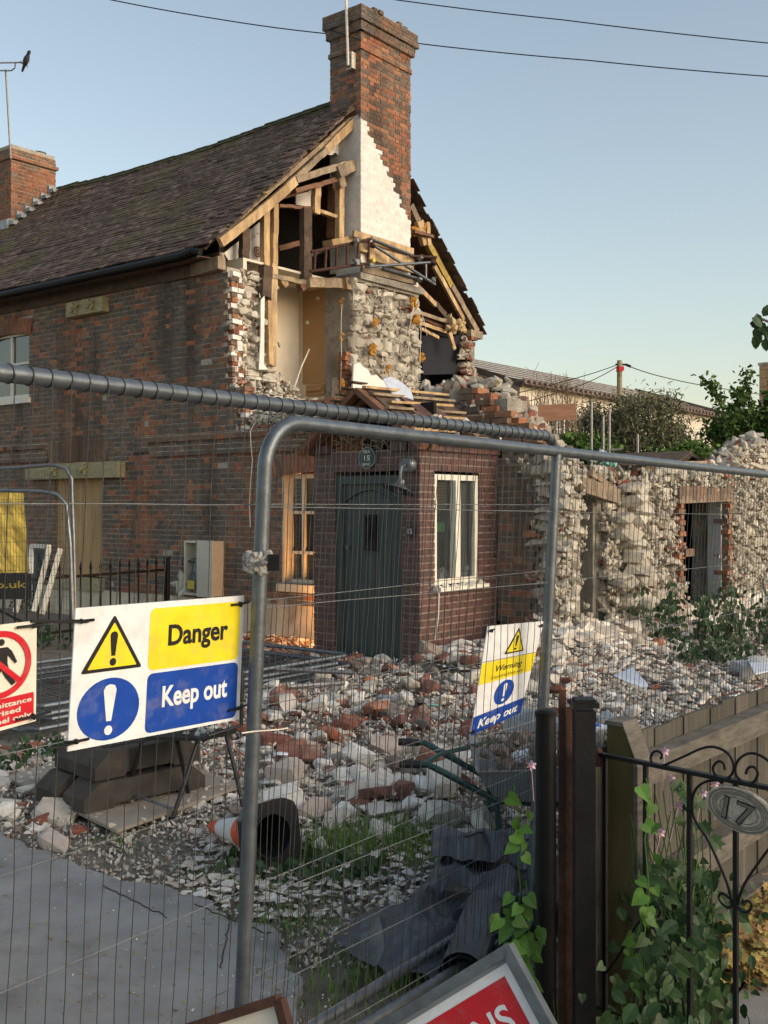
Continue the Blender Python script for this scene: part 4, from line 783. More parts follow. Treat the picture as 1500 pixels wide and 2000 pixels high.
for k in range(500): u = rnd(0, 8.4); st.add(W(rnd(5.0, 5.42), u, topr(u)+rnd(-.08, .05)), (rnd(.06, .25), rnd(.06, .25), rnd(.04, .12)), 0 if random.random() < .9 else 1)
for k in range(2600): u = rnd(0, 8); z = rnd(-.1, 2.15); (not skipr(u, z)) and st.add(of(u, z)+R*rnd(.02, .1), (rnd(.03, .1),)*3, 0)
st.emit(rwall, 280, 'stone', 'small_stones', SMR)
PB = Pieces()
for k in range(22): PB.add(W(5.34, 3.19+rnd(-.03, .03), .25+k*.075), R*.1, V*(.05+.05*(k % 2)), Z*.032, 2 if random.random() < .6 else 1); PB.add(W(5.34, 4.92+rnd(-.03, .03), .25+k*.075), R*.1, V*(.05+.05*(k % 2)), Z*.032, 2 if random.random() < .5 else 1)
PB.add(W(5.38, 3.34, 1.12), R*.1, V*.14, Z*.05, 1)
for k in range(16): PB.add(W(5.36, 3.1+k*.118, 1.93+rnd(-.02, .01)), R*.1, V*.052, Z*.09, 1 if k % 4 else 0)
for k in range(7): PB.add(W(5.38, 3.3+k*.225, .17), R*.1, V*.1, Z*.035, 2)
PB.emit(rwall, 70, 'brick', 'brickwork', CL)
S = Soup(); S.beam(W(5.36, 3.05, 1.83), W(5.36, 5.0, 1.87), .2, .1); S.build('lintel', 'timber_old', rwall)
S = Soup(); S.beam(W(5.42, .30, 2.0), W(5.5, 1.1, 1.86), .12, .17); S.beam(W(5.45, .5, 2.12), W(5.3, 1.6, 1.9), .1, .06); S.build('lintel', 'timber_old', rwall)
S = Soup(); S.hb(5.14, 5.34, 4.80, 4.84, .2, 1.82); S.build('reveal', 'paint_grey', rwall)
S = Soup(); S.hb(5.2, 5.5, 3.28, 4.8, .18, .22); 
for k in range(5): S.beam(W(5.42+k*.03, 3.3, .25+k*.01), W(5.42, 4.1+k*.15, .27), .05, .015)
S.build('sill', 'frame_white', rwall)
S = Soup(); S.hb(3.8, 3.9, .3, 6.6, -.3, 2.0); S.hb(3.9, 4.9, .3, 6.6, 1.98, 2.03); S.hb(3.9, 4.9, 6.5, 6.6, -.3, 2); S.hb(3.9, 4.93, 1.4, 1.5, -.3, 2); S.hb(3.9, 4.93, .3, 6.5, -.12, -.08); S.hb(4.75, 4.8, .1, 1.4, -.1, 2.1); S.hb(4.8, 4.95, .1, .15, -.1, 2.1); S.hb(4.8, 5.2, .1, 1.4, 2.02, 2.06); S.build('room_shade_box', 'inside_shade', rwall)  # dark walls and ceiling added to keep the openings black, shade in their colour
S = Soup(); S.hb(4.9, 4.93, 4.3, 4.4, .3, 1.8); S.build('hanging_strip', 'plastic_black', rwall)
# debris on the wall head
for (x0, y0, x1, y1, m, nm, lab) in ((1120, 915, 1185, 932, 'timber_dark', 'plank', 'dark plank lying on the wall head above the narrow gap'), (1225, 912, 1370, 908, 'timber_old', 'plank', 'long weathered plank lying along the top of the stone wall'), (1232, 924, 1320, 906, 'timber_dark', 'plank', 'short dark plank crossing the long plank on the wall head')):
    p0 = ona(x0, y0, 5.3)+Z*.04; p1 = ona(x1, y1, 5.15)+Z*.04; S = Soup(); S.beam(p0, p1, .16, .035); tag(S.build(nm, m), lab, 'plank', 'planks on the wall head')
for (x, y, m, s_, lab, c_) in ((1190, 905, 'aqua', .1, 'crumpled pale green cloth on top of the stone wall', 'cloth'), (1160, 893, 'paper', .09, 'white paper scrap stuck in rubble on the wall head', 'paper'), (1180, 890, 'bag_white', .07, 'white bag on the wall head beside green cloth', 'bag'), (1275, 912, 'insulation', .09, 'orange foam lump on the wall head planks', 'foam lump')):
    S = Soup(); c = ona(x, y, 5.3)
    for k in range(5): S.stone(c+Vector((rnd(-.05, .05), rnd(-.05, .05), rnd(-.03, .05))), (s_*1.4, s_, s_*.9), fam=FRAGS)
    tag(S.build(c_.replace(' ', '_'), m), lab, c_)
S = Soup(); q0 = ona(1318, 906, 4.6); S.prism([ona(1318, 908, 4.6), ona(1352, 884, 4.6), ona(1395, 910, 4.6), ona(1385, 912, 4.6), ona(1352, 891, 4.6), ona(1335, 908, 4.6)], -R*.8)
S.prism([ona(1318, 908, 4.6), ona(1352, 884, 4.6), ona(1352, 884, 4.6)-R*1.2, ona(1318, 908, 4.6)-R*1.2], Z*.03)
tag(S.build('small_roof', 'timber_dark'), 'small dark brown pitched roof peeping over the stone wall', 'roof')
S = Soup(); S.beam(ray(985, 812, 12.9), ray(1120, 804, 13.4), .09, .2); tag(S.build('beam', 'timber_brown'), 'rusty brown beam sticking out level from the broken end of the house', 'beam')
S = Soup(); S.tube([ray(975, 805, 13), ray(975, 763, 13)], .022, 6); tag(S.build('stub_post', 'black_metal'), 'short dark metal stub standing in the rubble beside the brown beam', 'post')
for (x, y, lab) in ((1155, 785, 'leftmost of the scaffold poles behind the stone wall'), (1178, 812, 'scaffold pole standing second from the left behind the stone wall'), (1190, 800, 'scaffold pole with a stub of crossbar beside the telegraph pole'), (1245, 848, 'short scaffold pole right of the telegraph pole')):
    p = ray(x, y, 19); S = Soup(); S.tube([p, Vector((p.x, p.y, 0))], .026, 8); 
    if x == 1190: S.tube([ray(1186, 880, 19), ray(1214, 878, 19)], .026, 8)
    tag(S.build('scaffold_pole', 'galvanised_old'), lab, 'pole', 'scaffold poles behind the wall')
S = Soup(); p = ray(1123, 786, 22); S.tube([p, Vector((p.x, p.y, 0))], .03, 6); tag(S.build('thin_post', 'timber_pale'), 'thin pale post standing at the end of the brown beam', 'post')
# ================================================================ RUBBLE HEAP AND LOOSE GROUND COVER
asph = [(p.x, p.y) for p in poly]
def inpoly(x, y, P_):
    c = False; j = len(P_)-1
    for i in range(len(P_)):
        if (P_[i][1] > y) != (P_[j][1] > y) and x < (P_[j][0]-P_[i][0])*(y-P_[i][1])/(P_[j][1]-P_[i][1])+P_[i][0]: c = not c
        j = i
    return c
def fence_side(x, y): return (Vector((x, y, 0))-Vector((.697, 3.57, 0))).dot(R)     # >0: neighbour's side
def inhouse(x, y):
    q = Vector((x, y, 0))-C0; a = q.dot(R); b = q.dot(V); return (b > -.05 and a < 5.4) or (3.0 < a < 4.6 and b > -1.55)
SMH = ['chalk_rubble', 'brick_rubble', 'brown_rubble']
heap = thing('rubble_heap', 'spread of broken chalk, plaster and red brick rubble in front of the porch', 'rubble heap', (0, 8.5, 0))
st = Stones()
def place(x, y, s, cls=None, flat=.5, lift=0):
    m = cls
    if m is None:
        pr = .42+.55*nz(x*.8, y*.8, 1) if y > 6.8 else .12
        if x > .9: pr *= .25
        m = 1 if random.random() < pr*.6 else (2 if random.random() < .22 else 0)
    sx = s*rnd(.75, 1.35); sy = s*rnd(.6, 1.1); sz = s*flat*rnd(.6, 1.2)
    st.add((x, y, hmound(x, y)+sz*rnd(.1, .42)-.02+lift), (sx, sy, sz), m, Matrix.Rotation(rnd(0, 6.28), 3, 'Z')@Matrix.Rotation(rnd(-.5, .5), 3, 'X')@Matrix.Rotation(rnd(-.4, .4), 3, 'Y'), 1 if (m == 1 or random.random() < .45) else 0)
def instack(x, y):
    q = Vector((x, y, 0))-Vector((-.36, 10.9, 0)); return -3.9 < q.dot(V) < .15 and -.15 < q.dot(U) < 2.1
def ok(x, y): return not instack(x, y) and not inpoly(x, y, asph) and fence_side(x, y) < -.05 and not inhouse(x, y)
n = 0
while n < 17000:
    x = rnd(-3.3, 7.5); y = rnd(5.3, 18)
    q = Vector((x, y, 0))-C0; a = q.dot(R); b = q.dot(V)
    if not ok(x, y) or abs(x/y) > .42: n += .3; continue
    near = y < 5.9
    core = a > 1.2 or y < 10.5
    s = random.choice((.025, .035, .05, .05, .07, .085)) if a < 5.4 else random.choice((.03, .04, .06, .09))
    if near and random.random() < .5: n += .3; continue
    if x < -.9-.1*(y-6) and y < 7.6 and random.random() < .8: n += .3; continue
    place(x, y, s*rnd(.7, 1.3)); n += 1
for k in range(420):
    x = rnd(-2.2, 2.0); y = rnd(5.9, 12.2)
    if ok(x, y) and not (x < -.8 and y < 7.4): place(x, y, rnd(.10, .22), lift=rnd(0, .06))
for k in range(8):
    x = rnd(-.7, 1.2); y = rnd(5.5, 7.2)
    if ok(x, y): place(x, y, rnd(.22, .36), cls=0 if random.random() < .8 else 1, flat=.65)
for (x, y, s) in ((660, 1575, .30), (705, 1545, .34), (610, 1560, .30), (745, 1600, .26), (560, 1535, .26), (800, 1560, .26), (860, 1580, .3), (905, 1610, .28), (950, 1590, .26), (830, 1530, .24), (700, 1480, .3), (980, 1640, .24), (620, 1615, .24), (520, 1490, .24), (760, 1450, .3), (600, 1440, .26), (880, 1480, .22), (560, 1385, .42), (630, 1320, .34), (720, 1340, .3), (820, 1330, .3), (660, 1308, .2)):
    p = ongr(x, y, .12); place(p.x, p.y, s*.72, cls=0, flat=.6, lift=.03)
for (x, y) in ((700, 1528), (735, 1540), (790, 1530), (610, 1470), (570, 1460), (640, 1430), (680, 1400), (520, 1400), (560, 1350), (820, 1440), (885, 1520), (540, 1440), (780, 1410)):
    p = ongr(x, y, .14); place(p.x, p.y, rnd(.16, .22), cls=1, lift=.05)
# the loose bank along the foot of the broken walls
for k in range(1300):
    b = rnd(-.9, 7.5); a = 5.38+abs(random.gauss(.25, .4)); p = W(a, b, 0)
    if ok(p.x, p.y): place(p.x, p.y, rnd(.06, .26)*(1.2 if a < 5.8 else .7), cls=0 if random.random() < .85 else None)
for k in range(260):
    p = W(rnd(4.62, 5.5), rnd(-1.7, -.02), 0); place(p.x, p.y, rnd(.08, .24), lift=rnd(0, .1))
for k in range(160):     # little spill left of the concrete feet
    x = rnd(-3.0, -1.9); y = rnd(5.9, 7.4)
    if ok(x, y) and not (x > -2.35 and y > 6.2): place(x, y, rnd(.06, .22))
for (x, y, s, m) in ((20, 1575, .15, 1), (110, 1590, .22, 0), (140, 1560, .2, 0), (75, 1600, .13, 1), (105, 1635, .2, 0), (30, 1610, .1, 2), (60, 1545, .2, 0), (155, 1610, .1, 1), (25, 1480, .3, 2), (60, 1460, .22, 1), (100, 1470, .3, 0)):
    p = ongr(x, y, .05); place(p.x, p.y, s, cls=m)
st.emit(heap, 290, 'stone', 'small_rubble', SMH)
# chips and gravel
S = Soup(); n = 0
while n < 15000:
    x = random.gauss(-.4, 1.6); y = 4.1+abs(random.gauss(0, 1.9))
    d = .5+.5*nz(x*1.1, y*1.1, 8)
    if x > 2.2 or not ok(x, y) or random.random() > (.25+d) or (y < 4.8 and random.random() < .55): n += .2; continue
    s = rnd(.008, .03)*(1 if random.random() < .9 else 1.8); S.stone(Vector((x, y, hmound(x, y)-.015+s*.2)), (s*rnd(.8, 1.6), s, s*.6), fam=CHIPS); n += 1
while n < 19000:
    b = rnd(-1, 7); p = W(rnd(5.5, 9), b, 0)
    if ok(p.x, p.y): s = rnd(.015, .05); S.stone(Vector((p.x, p.y, hmound(p.x, p.y)-.01)), (s*1.4, s, s*.6), fam=CHIPS)
    n += 1
for k in range(500):
    t = rnd(0, 1); e = e2[int(t*(len(e2)-1))]; s = rnd(.006, .018); S.stone(Vector((e.x+random.gauss(0, .12), e.y-abs(random.gauss(0, .35)), .012)), (s, s, s*.5), fam=CHIPS)
for k in range(120): s = rnd(.004, .012); S.stone(Vector((rnd(-1.9, -.3), rnd(2.6, 5), .014)), (s*1.5, s, s*.4), fam=CHIPS)
S0 = Soup()
tag(S.build('gravel', 'gravel', kind='stuff'), 'pale gravel and mortar chips scattered between the asphalt and the rubble', 'gravel')
n = 0
while n < 9000:
    x = rnd(-2.6, 2.4); y = rnd(5.6, 12); n += 1
    if ok(x, y): s = rnd(.015, .045); S0.stone(Vector((x, y, hmound(x, y)+rnd(-.005, .05))), (s*1.5, s, s*.5), fam=CHIPS)
tag(S0.build('mortar_grit', 'chalk_rubble', kind='stuff'), 'pale mortar grit and chips lying between the stones of the rubble heap', 'grit')
S = Soup()     # flat flakes of white plaster
for k in range(1500):
    x = rnd(-1.0, 1.35); y = 4.55+abs(random.gauss(0, .7))
    if not ok(x, y) or random.random() < .3-.6*nz(x*2, y*2): continue
    s = rnd(.015, .07); S.stone(Vector((x, y, hmound(x, y)+rnd(0, .02))), (s*1.4, s, .012), rot=Matrix.Rotation(rnd(0, 6), 3, 'Z')@Matrix.Rotation(rnd(-.5, .5), 3, 'X'), fam=FRAGS)
tag(S.build('plaster_flakes', 'chalk_rubble', kind='stuff'), 'flat white flakes of broken plaster strewn in front of the rubble', 'plaster flakes')
# ================================================================ GRASS AND WEEDS
def blade(S, p, h, w_, lean):
    d = Vector((rnd(-1, 1), rnd(-1, 1), 0)).normalized(); s = Vector((-d.y, d.x, 0))*w_; m = p+Z*h*.6+d*lean*.4; t = p+Z*h+d*lean
    S.add([(p-s)[:], (p+s)[:], (m+s*.8)[:], (m-s*.8)[:], t[:]], [(0, 1, 2), (0, 2, 3), (3, 2, 4)])
S = Soup()
for (x, y, r_, n_, h) in ((700, 1655, .30, 420, .16), (640, 1665, .22, 240, .12), (760, 1650, .25, 260, .13), (850, 1640, .2, 120, .12), (545, 1790, .22, 260, .06), (600, 1720, .3, 200, .06), (900, 1690, .25, 140, .08), (720, 1890, .25, 160, .08), (640, 1920, .3, 160, .05), (420, 1700, .25, 80, .05), (180, 1570, .12, 60, .06), (250, 1640, .15, 40, .05), (1030, 1660, .2, 90, .12), (820, 1860, .3, 120, .05), (1010, 1960, .3, 260, .14), (1230, 1980, .3, 160, .16)):
    c = ongr(x, y, .02)
    for k in range(n_):
        px_, py_ = c.x+random.gauss(0, r_*.6), c.y+random.gauss(0, r_*.5); blade(S, Vector((px_, py_, hmound(px_, py_)-.02)), h*rnd(.4, 1.3), rnd(.0015, .0035), rnd(0, .07))
tag(S.build('grass', 'grass', kind='stuff'), 'tufts of bright green grass growing through the rubble', 'grass')
HEART = [(0, 0), (.32, -.12), (.5, .1), (.42, .42), (.16, .8), (0, 1.05), (-.16, .8), (-.42, .42), (-.5, .1), (-.32, -.12)]
OVAL = [(0, 0), (.25, .2), (.32, .5), (.2, .8), (0, 1.0), (-.2, .8), (-.32, .5), (-.25, .2)]
LOBE = [(0, 0), (.3, -.1), (.28, .15), (.6, .3), (.3, .45), (.42, .8), (.12, .7), (0, 1.0), (-.12, .7), (-.42, .8), (-.3, .45), (-.6, .3), (-.28, .15), (-.3, -.1)]
def leafgeo(shape, fold=.18):
    vs = [(0, .42, -.0)]+[(x, y, abs(x)*fold-.12*(y*y)) for x, y in shape]; n_ = len(shape); return np.array(vs), np.array([(0, i+1, (i+1) % n_+1) for i in range(n_)])
LG = {'heart': leafgeo(HEART), 'oval': leafgeo(OVAL), 'lobe': leafgeo(LOBE)}; _lm = {}
def leafmesh(shape, m, nm='leaf'):
    if (shape, m) not in _lm: o = Soup().add(*LG[shape]).build(nm, m); _lm[(shape, m)] = o.data; bpy.data.objects.remove(o)
    return _lm[(shape, m)]
def leafrot(nrm, spin):
    z_ = nrm.normalized(); y_ = (Vector((math.sin(spin), -.2, -math.cos(spin)))); y_ = (y_-z_*y_.dot(z_)).normalized(); x_ = y_.cross(z_); return Matrix((x_, y_, z_)).transposed()
def leaves(parent, pts, shape, m, s0, s1, S=None, updir=(0, -1, .35)):
    for p in pts:
        nrm = Vector(updir)+Vector((rnd(-.7, .7), rnd(-.7, .7), rnd(-.5, .7))); Rm = leafrot(nrm, rnd(-1.2, 1.2)); s = rnd(s0, s1)
        if S is None: inst('leaf', leafmesh(shape, m), Matrix.Translation(p)@Rm.to_4x4()@Matrix.Scale(s, 4), parent)
        else: v, t = LG[shape]; S.add((v*s)@np.array(Rm).T+np.array(p[:]), t)
def weed(name, lab, px, py, z0, w_, h, n_, shape, m, s0, s1, cat='weed', D=None, group=None):
    c = ongr(px, py, z0) if D is None else ray(px, py, D); t = thing(name, lab, cat, c, group); S = Soup(); T = Soup()
    for k in range(max(4, n_//12)):
        q = c+Vector((rnd(-w_, w_), rnd(-w_*.5, w_*.5), 0)); top = q+Vector((rnd(-.1, .1), 0, h*rnd(.5, 1))); T.tube([q, q.lerp(top, .5)+Vector((rnd(-.03, .03), 0, 0)), top], .004, 4)
        leaves(None, [q.lerp(top, rnd(.1, 1))+Vector((rnd(-.09, .09), rnd(-.06, .06), rnd(-.03, .03))) for _ in range(12)], shape, m, s0, s1, S)
    T.build('stems', 'leaf_ivy', t, kind='stuff'); S.build('leaves', m, t, kind='stuff')
for (px, py, w_, h, n_, s0, s1, lab) in ((1440, 1262, .9, .8, 380, .05, .1, 'tall dark green nettles against the stone wall at the right edge'), (1290, 1262, .3, .8, 130, .05, .09, 'slender green weeds climbing the stone wall left of its window'), (1395, 1295, .35, .35, 160, .05, .09, 'low green weed clump on the pale rubble slope'), (1500, 1255, .7, .7, 220, .05, .1, 'green nettles at the right edge behind the white board')):
    weed('nettle_patch', lab, px, py, .1, w_, h, n_, 'oval', 'leaf_ivy', s0, s1, 'weeds', None, 'weeds by the stone wall')
for (px, py, w_, h, n_, m, lab) in ((110, 1262, .5, .3, 200, 'leaf_ivy', 'green weeds behind the two safety signs'), (110, 1490, .32, .2, 170, 'leaf_ivy', 'leafy green weeds left of the stacked feet'), (20, 1500, .25, .15, 80, 'leaf_ivy', 'small weeds at the left edge above the board'), (80, 1190, .4, .35, 120, 'leaf_ivy', 'dim weeds at the foot of the black railings'),
                               (180, 1585, .07, .1, 30, 'leaf_ivy', 'tiny weed in the rubble before the board corner'), (950, 1690, .18, .12, 60, 'leaf_bright', 'bright weed just behind the black plastic sheet'), (600, 1690, .35, .08, 160, 'leaf_ivy', 'low weeds right of the fallen cone')):
    weed('weed', lab, px, py, .02, w_, h, n_, 'oval', m, .03, .07, 'weeds', None, 'low weeds on the site')
# ================================================================ BACKGROUND
fb = thing('long_building', 'long low cream building with a brown tiled roof behind the trees', 'building', ray(1015, 988, 30)-Z*1.75)
Q = ray(1015, 988, 30); Q.z = 0
def B(d, h, z): return Q+V*d+U*h+Z*z
S = Soup(); S.prism([B(0, 0, 0), B(16.6, 0, 0), B(16.6, 0, 5.15), B(0, 0, 5.15)], U*.3); S.prism([B(0, .3, 0), B(0, 9, 0), B(0, 9, 5.15), B(0, 4.56, 6.6), B(0, .3, 5.25)], V*.3)
S.build('wall', 'far_wall', fb)
S = Soup(); zr = 6.72
for i in range(17):
    for j in range(8):
        d0 = -.35+i*1.02; h0 = -.35+j*.62; S.prism([B(d0, h0, 5.12+h0*.33+.1), B(d0+1.0, h0, 5.12+h0*.33+.1), B(d0+1.0, h0+.64, 5.12+(h0+.6)*.33+.07), B(d0, h0+.64, 5.12+(h0+.6)*.33+.07)], Z*.03)
S.prism([B(17, -.4, 5.15), B(17, 4.6, 6.7), B(27, 4.6, 5.0), B(27, -.4, 4.6)], Z*.1)
S.build('roof', 'far_roof', fb)
S = Soup(); [S.lathe(B(-.3+k*.3, -.38, 5.18), U, [(.001, 0), (.07, 0), (.07, .5), (.001, .5)], 6) for k in range(56)]; S.build('roof_edge_tiles', 'far_roof', fb)
S = Soup(); S.prism([B(-.36, -.3, 5.0), B(-.36, 4.56, 6.62), B(-.36, 4.56, 6.8), B(-.36, -.3, 5.18)], V*.06); S.build('bargeboard', 'timber_dark', fb)
S = Soup(); S.prism([B(17, 0, 0), B(27, 0, 0), B(27, 0, 4.6), B(17, 0, 5.0)], U*.3); S.prism([B(7, -.05, 2.9), B(27, -.05, 2.9), B(27, -.05, 3.1), B(7, -.05, 3.1)], U*.05); S.build('rear_wing', 'far_wall', fb)
for (d0, d1, z0, z1, m) in ((.55, 1.5, 3.6, 4.6, 'glass_far'), (1.6, 2.4, 3.6, 4.6, 'glass_far'), (2.5, 3.6, 3.7, 4.55, 'glass_far'), (9.8, 10.6, 3.3, 4.4, 'far_roof'), (10.8, 11.8, 3.3, 4.4, 'glass_dark'), (12.3, 12.9, 3.3, 4.4, 'glass_far'), (13.9, 14.9, 3.35, 4.4, 'glass_dark'), (15.6, 16.5, 3.4, 4.4, 'glass_dark'), (18, 18.8, 3.4, 4.3, 'glass_dark')):
    S = Soup(); frame_rect(S, d0, d1, z0, z1, lambda u, z: B(u, -.06, z), V, R, .09, .1); S.box(B((d0+d1)/2, -.07, (z0+z1)/2-.1), V*((d1-d0)/2-.08), R*.04, Z*.03); wo_ = S.build('window', 'frame_white', fb)
    S = Soup(); S.box(B((d0+d1)/2, -.04, (z0+z1)/2), V*((d1-d0)/2), R*.02, Z*((z1-z0)/2)); S.build('pane', m, wo_)
tw = thing('brick_tower', 'tall yellow brick block at the right edge behind the green tree', 'building', ray(1500, 988, 48)-Z*1.75)
P = Pieces(); S = Soup(); c0 = ray(1483, 988, 48); c0.z = 0; zt = CAMH+(988-714)/F*48
S.prism([c0, c0+R*4, c0+R*4+V*5, c0+V*5], Z*zt); S.build('wall', 'far_brick', tw)
S = Soup(); S.prism([c0-R*.05-V*.05, c0+R*4-V*.05, c0+R*4+V*5, c0-R*.05+V*5], Z*.12); o = S.build('parapet', 'mortar_pale', tw); o.location = (0, 0, zt); 
for k in range(40):
    for j in range(5): P.add(c0+R*(j*.8+.4+(k % 2)*.3)+Z*(zt-.1-k*.19)-V*.01, R*.36, V*.03, Z*.085, 0)
P.emit(tw, 60, 'brick', 'brickwork', ['far_brick'])
tp = thing('telegraph_pole', 'wooden telegraph pole with a red band in front of the brown roof', 'telegraph pole', Vector((ray(1210, 988, 25).x, 25, 0)))
S = Soup(); p = ray(1210, 704, 25); S.tube([Vector((p.x, p.y, 0)), p], .07, 10, rs=[.085, .06]); S.build('pole', 'timber_sleeper', tp)
S = Soup(); q = ray(1210, 722, 25); S.lathe(q, Z, [(.07, -.05), (.075, -.05), (.075, .07), (.07, .07)], 12); S.box(q+Vector((.03, -.07, .02)), Vector((.06, 0, 0)), Vector((0, .01, 0)), Z*.05); S.build('band', 'red_band', tp)
S = Soup(); S.beam(ray(1202, 712, 25), ray(1222, 712, 25), .04, .04); S.tube([ray(1222, 712, 25), ray(1232, 716, 25)], .03, 6); S.build('insulator', 'black_metal', tp)
def wire(pts, D0, D1, lab, r_=.012, grp='overhead wires'):
    S = Soup(); n_ = len(pts); P_ = [ray(x, y, D0+(D1-D0)*i/(n_-1)) for i, (x, y) in enumerate(pts)]; Q_ = []
    for i in range(n_-1):
        for k in range(6): t = k/6; Q_.append(P_[i].lerp(P_[i+1], t)-Z*(.02*4*t*(1-t)))
    S.tube(Q_+[P_[-1]], r_, 5); tag(S.build('overhead_wire', 'black_metal'), lab, 'wire', grp)
wire([(180, -8), (430, 38), (650, 67), (808, 84), (1150, 118), (1540, 152)], 22, 22, 'lower overhead wire passing behind the tall chimney')
wire([(740, -5), (1100, 39), (1540, 88)], 22, 22, 'upper overhead wire crossing the top right sky')
wire([(1204, 713), (1100, 745), (985, 772), (880, 800)], 25, 20, 'dark wire running left from the telegraph pole above the other', .01); wire([(1206, 716), (1140, 750), (1000, 792), (900, 815)], 25, 20, 'dark wire running left from the telegraph pole below the other', .01)
wire([(1218, 711), (1290, 735), (1400, 757), (1540, 776)], 25, 30, 'dark wire running right from the telegraph pole', .012)
def crown(S, c, rad, n_, ls, clumps, elong=1.0, mats_=1, spread=.22):
    cl = []
    for k in range(clumps):
        v = Vector((random.gauss(0, 1), random.gauss(0, 1), random.gauss(0, 1))).normalized()*rnd(.35, 1)**.6; cl.append(c+Vector((v.x*rad[0], v.y*rad[1], v.z*rad[2])))
    v_, t_ = LG['oval']
    for k in range(n_):
        q = random.choice(cl)+Vector((random.gauss(0, spread)*rad[0], random.gauss(0, spread)*rad[1], random.gauss(0, spread)*rad[2])); s = ls*rnd(.6, 1.4)
        Rm = Matrix.Rotation(rnd(0, 6.28), 3, Vector((rnd(-1, 1), rnd(-1, 1), rnd(-1, 1))).normalized()); S.add((v_*np.array((s*elong, s, s)))@np.array(Rm).T+np.array(q[:]), t_)
    return cl
def bush(name, lab, px, py, D, rpx, n_, ls, clumps, m, base_py, cat, elong=1.0, grp=None, twigs=14):
    c = ray(px, py, D); t = thing(name, lab, cat, (c.x, c.y, 0), grp); S = Soup(); r = (rpx[0]*D/F, rpx[0]*D/F*.8, rpx[1]*D/F)
    cl = crown(S, c, r, n_, ls, clumps, elong); S.build('crown', m, t, kind='stuff'); T = Soup(); b0 = Vector((c.x, c.y, -.1))
    for q in cl[:twigs]: mid = b0.lerp(q, .5)+Vector((rnd(-.3, .3), 0, 0)); T.tube([b0+Vector((rnd(-.3, .3), 0, 0)), mid, q+Z*rnd(0, .25)], .03, 5, rs=[.05, .03, .008])
    T.build('trunk', 'bark', t)
bush('willow_bush', 'large grey green feathery bush in front of the cream building', 1258, 838, 23, (76, 70), 8000, .13, 90, 'leaf_bush', 0, 'bush', .28, twigs=30)
bush('willow_bush', 'lower grey green bush left of the telegraph pole', 1165, 850, 24, (50, 55), 3200, .12, 40, 'leaf_bush', 0, 'bush', .3, twigs=20)
bush('dark_bush', 'dark green bush low behind the scaffold poles', 1140, 880, 21, (60, 30), 3000, .10, 40, 'leaf_tree', 0, 'bush', .8)
bush('green_tree', 'bright green bushy tree at the right edge before the yellow brick block', 1450, 850, 24, (62, 44), 6500, .11, 80, 'leaf_tree', 0, 'tree', .7, twigs=24)
bush('green_tree', 'bright green bush below the building windows', 1340, 900, 22, (60, 30), 4000, .10, 50, 'leaf_tree', 0, 'bush', .7)
bush('green_tree', 'dense green foliage at the far right edge', 1535, 820, 23, (42, 60), 3500, .13, 60, 'leaf_tree', 0, 'tree', .7)
for (pts, lab) in ((((1425, 850), (1412, 800), (1400, 765), (1375, 738)), 'upright leafy shoot leaning left above the green tree'), (((1465, 860), (1462, 800), (1460, 760), (1457, 722)), 'tallest straight leafy shoot above the green tree'), (((1430, 850), (1436, 800), (1448, 772), (1440, 758)), 'short bushy shoot between the two taller shoots')):
    D = 23; P_ = [ray(x, y, D) for x, y in pts]; t = thing('leafy_shoot', lab, 'shoot', (P_[0].x, D, P_[0].z), 'shoots above the green tree'); T = Soup(); T.tube(P_, .012, 5); T.build('stem', 'bark', t); S = Soup(); v_, t_ = LG['oval']
    for k in range(260):
        i = random.randrange(len(P_)-1); q = P_[i].lerp(P_[i+1], rnd(0, 1))+Vector((random.gauss(0, .09), random.gauss(0, .09), random.gauss(0, .07))); Rm = Matrix.Rotation(rnd(0, 6.28), 3, Vector((rnd(-1, 1), rnd(-1, 1), rnd(-1, 1))).normalized()); s = rnd(.07, .14); S.add((v_*s)@np.array(Rm).T+np.array(q[:]), t_)
    S.build('leaves', 'leaf_tree', t, kind='stuff')
sap = thing('bare_sapling', 'thin bare brown saplings in front of the cream building', 'sapling', (ray(1075, 988, 21).x, 21, 0)); T = Soup()
for k in range(70):
    x = rnd(1040, 1130); p = ray(x, rnd(860, 900), 21); q = ray(x+rnd(-18, 18), rnd(720, 820), 21+rnd(-.5, .5)); T.tube([Vector((p.x, p.y, 1.5)), p.lerp(q, .5)+Vector((rnd(-.08, .08), 0, 0)), q], .008, 4, rs=[.012, .008, .003])
    for j in range(3): m_ = p.lerp(q, rnd(.4, .95)); T.tube([m_, m_+Vector((rnd(-.25, .25), 0, rnd(.05, .3)))], .004, 3)
T.build('twigs', 'twig', sap, kind='stuff')
br = thing('leafy_branch', 'dark rounded leaves of an overhanging branch at the right edge of the sky', 'branch', ray(1540, 640, 3.2)); T = Soup(); T.tube([ray(1560, 640, 3.2), ray(1505, 630, 3.2), ray(1475, 618, 3.2)], .004, 5); T.tube([ray(1505, 630, 3.2), ray(1490, 655, 3.2)], .003, 5); T.build('stem', 'bark', br)
for (x, y, sp) in ((1478, 612, .2), (1468, 620, 1.0), (1464, 631, 1.4), (1480, 625, .6), (1474, 640, .3), (1484, 650, -.2), (1476, 652, .1), (1494, 630, -.6), (1498, 645, .3), (1495, 660, 0), (1490, 618, 2.6), (1502, 655, .2), (1508, 640, -.3), (1487, 638, .8), (1520, 660, .3), (1515, 625, .2)):
    inst('leaf', leafmesh('oval', 'leaf_ivy'), Matrix.Translation(ray(x, y, 3.2+rnd(-.05, .05)))@leafrot(Vector((rnd(-.5, .5), -1, rnd(-.3, .5))), sp).to_4x4()@Matrix.Scale(rnd(.036, .052), 4), br)
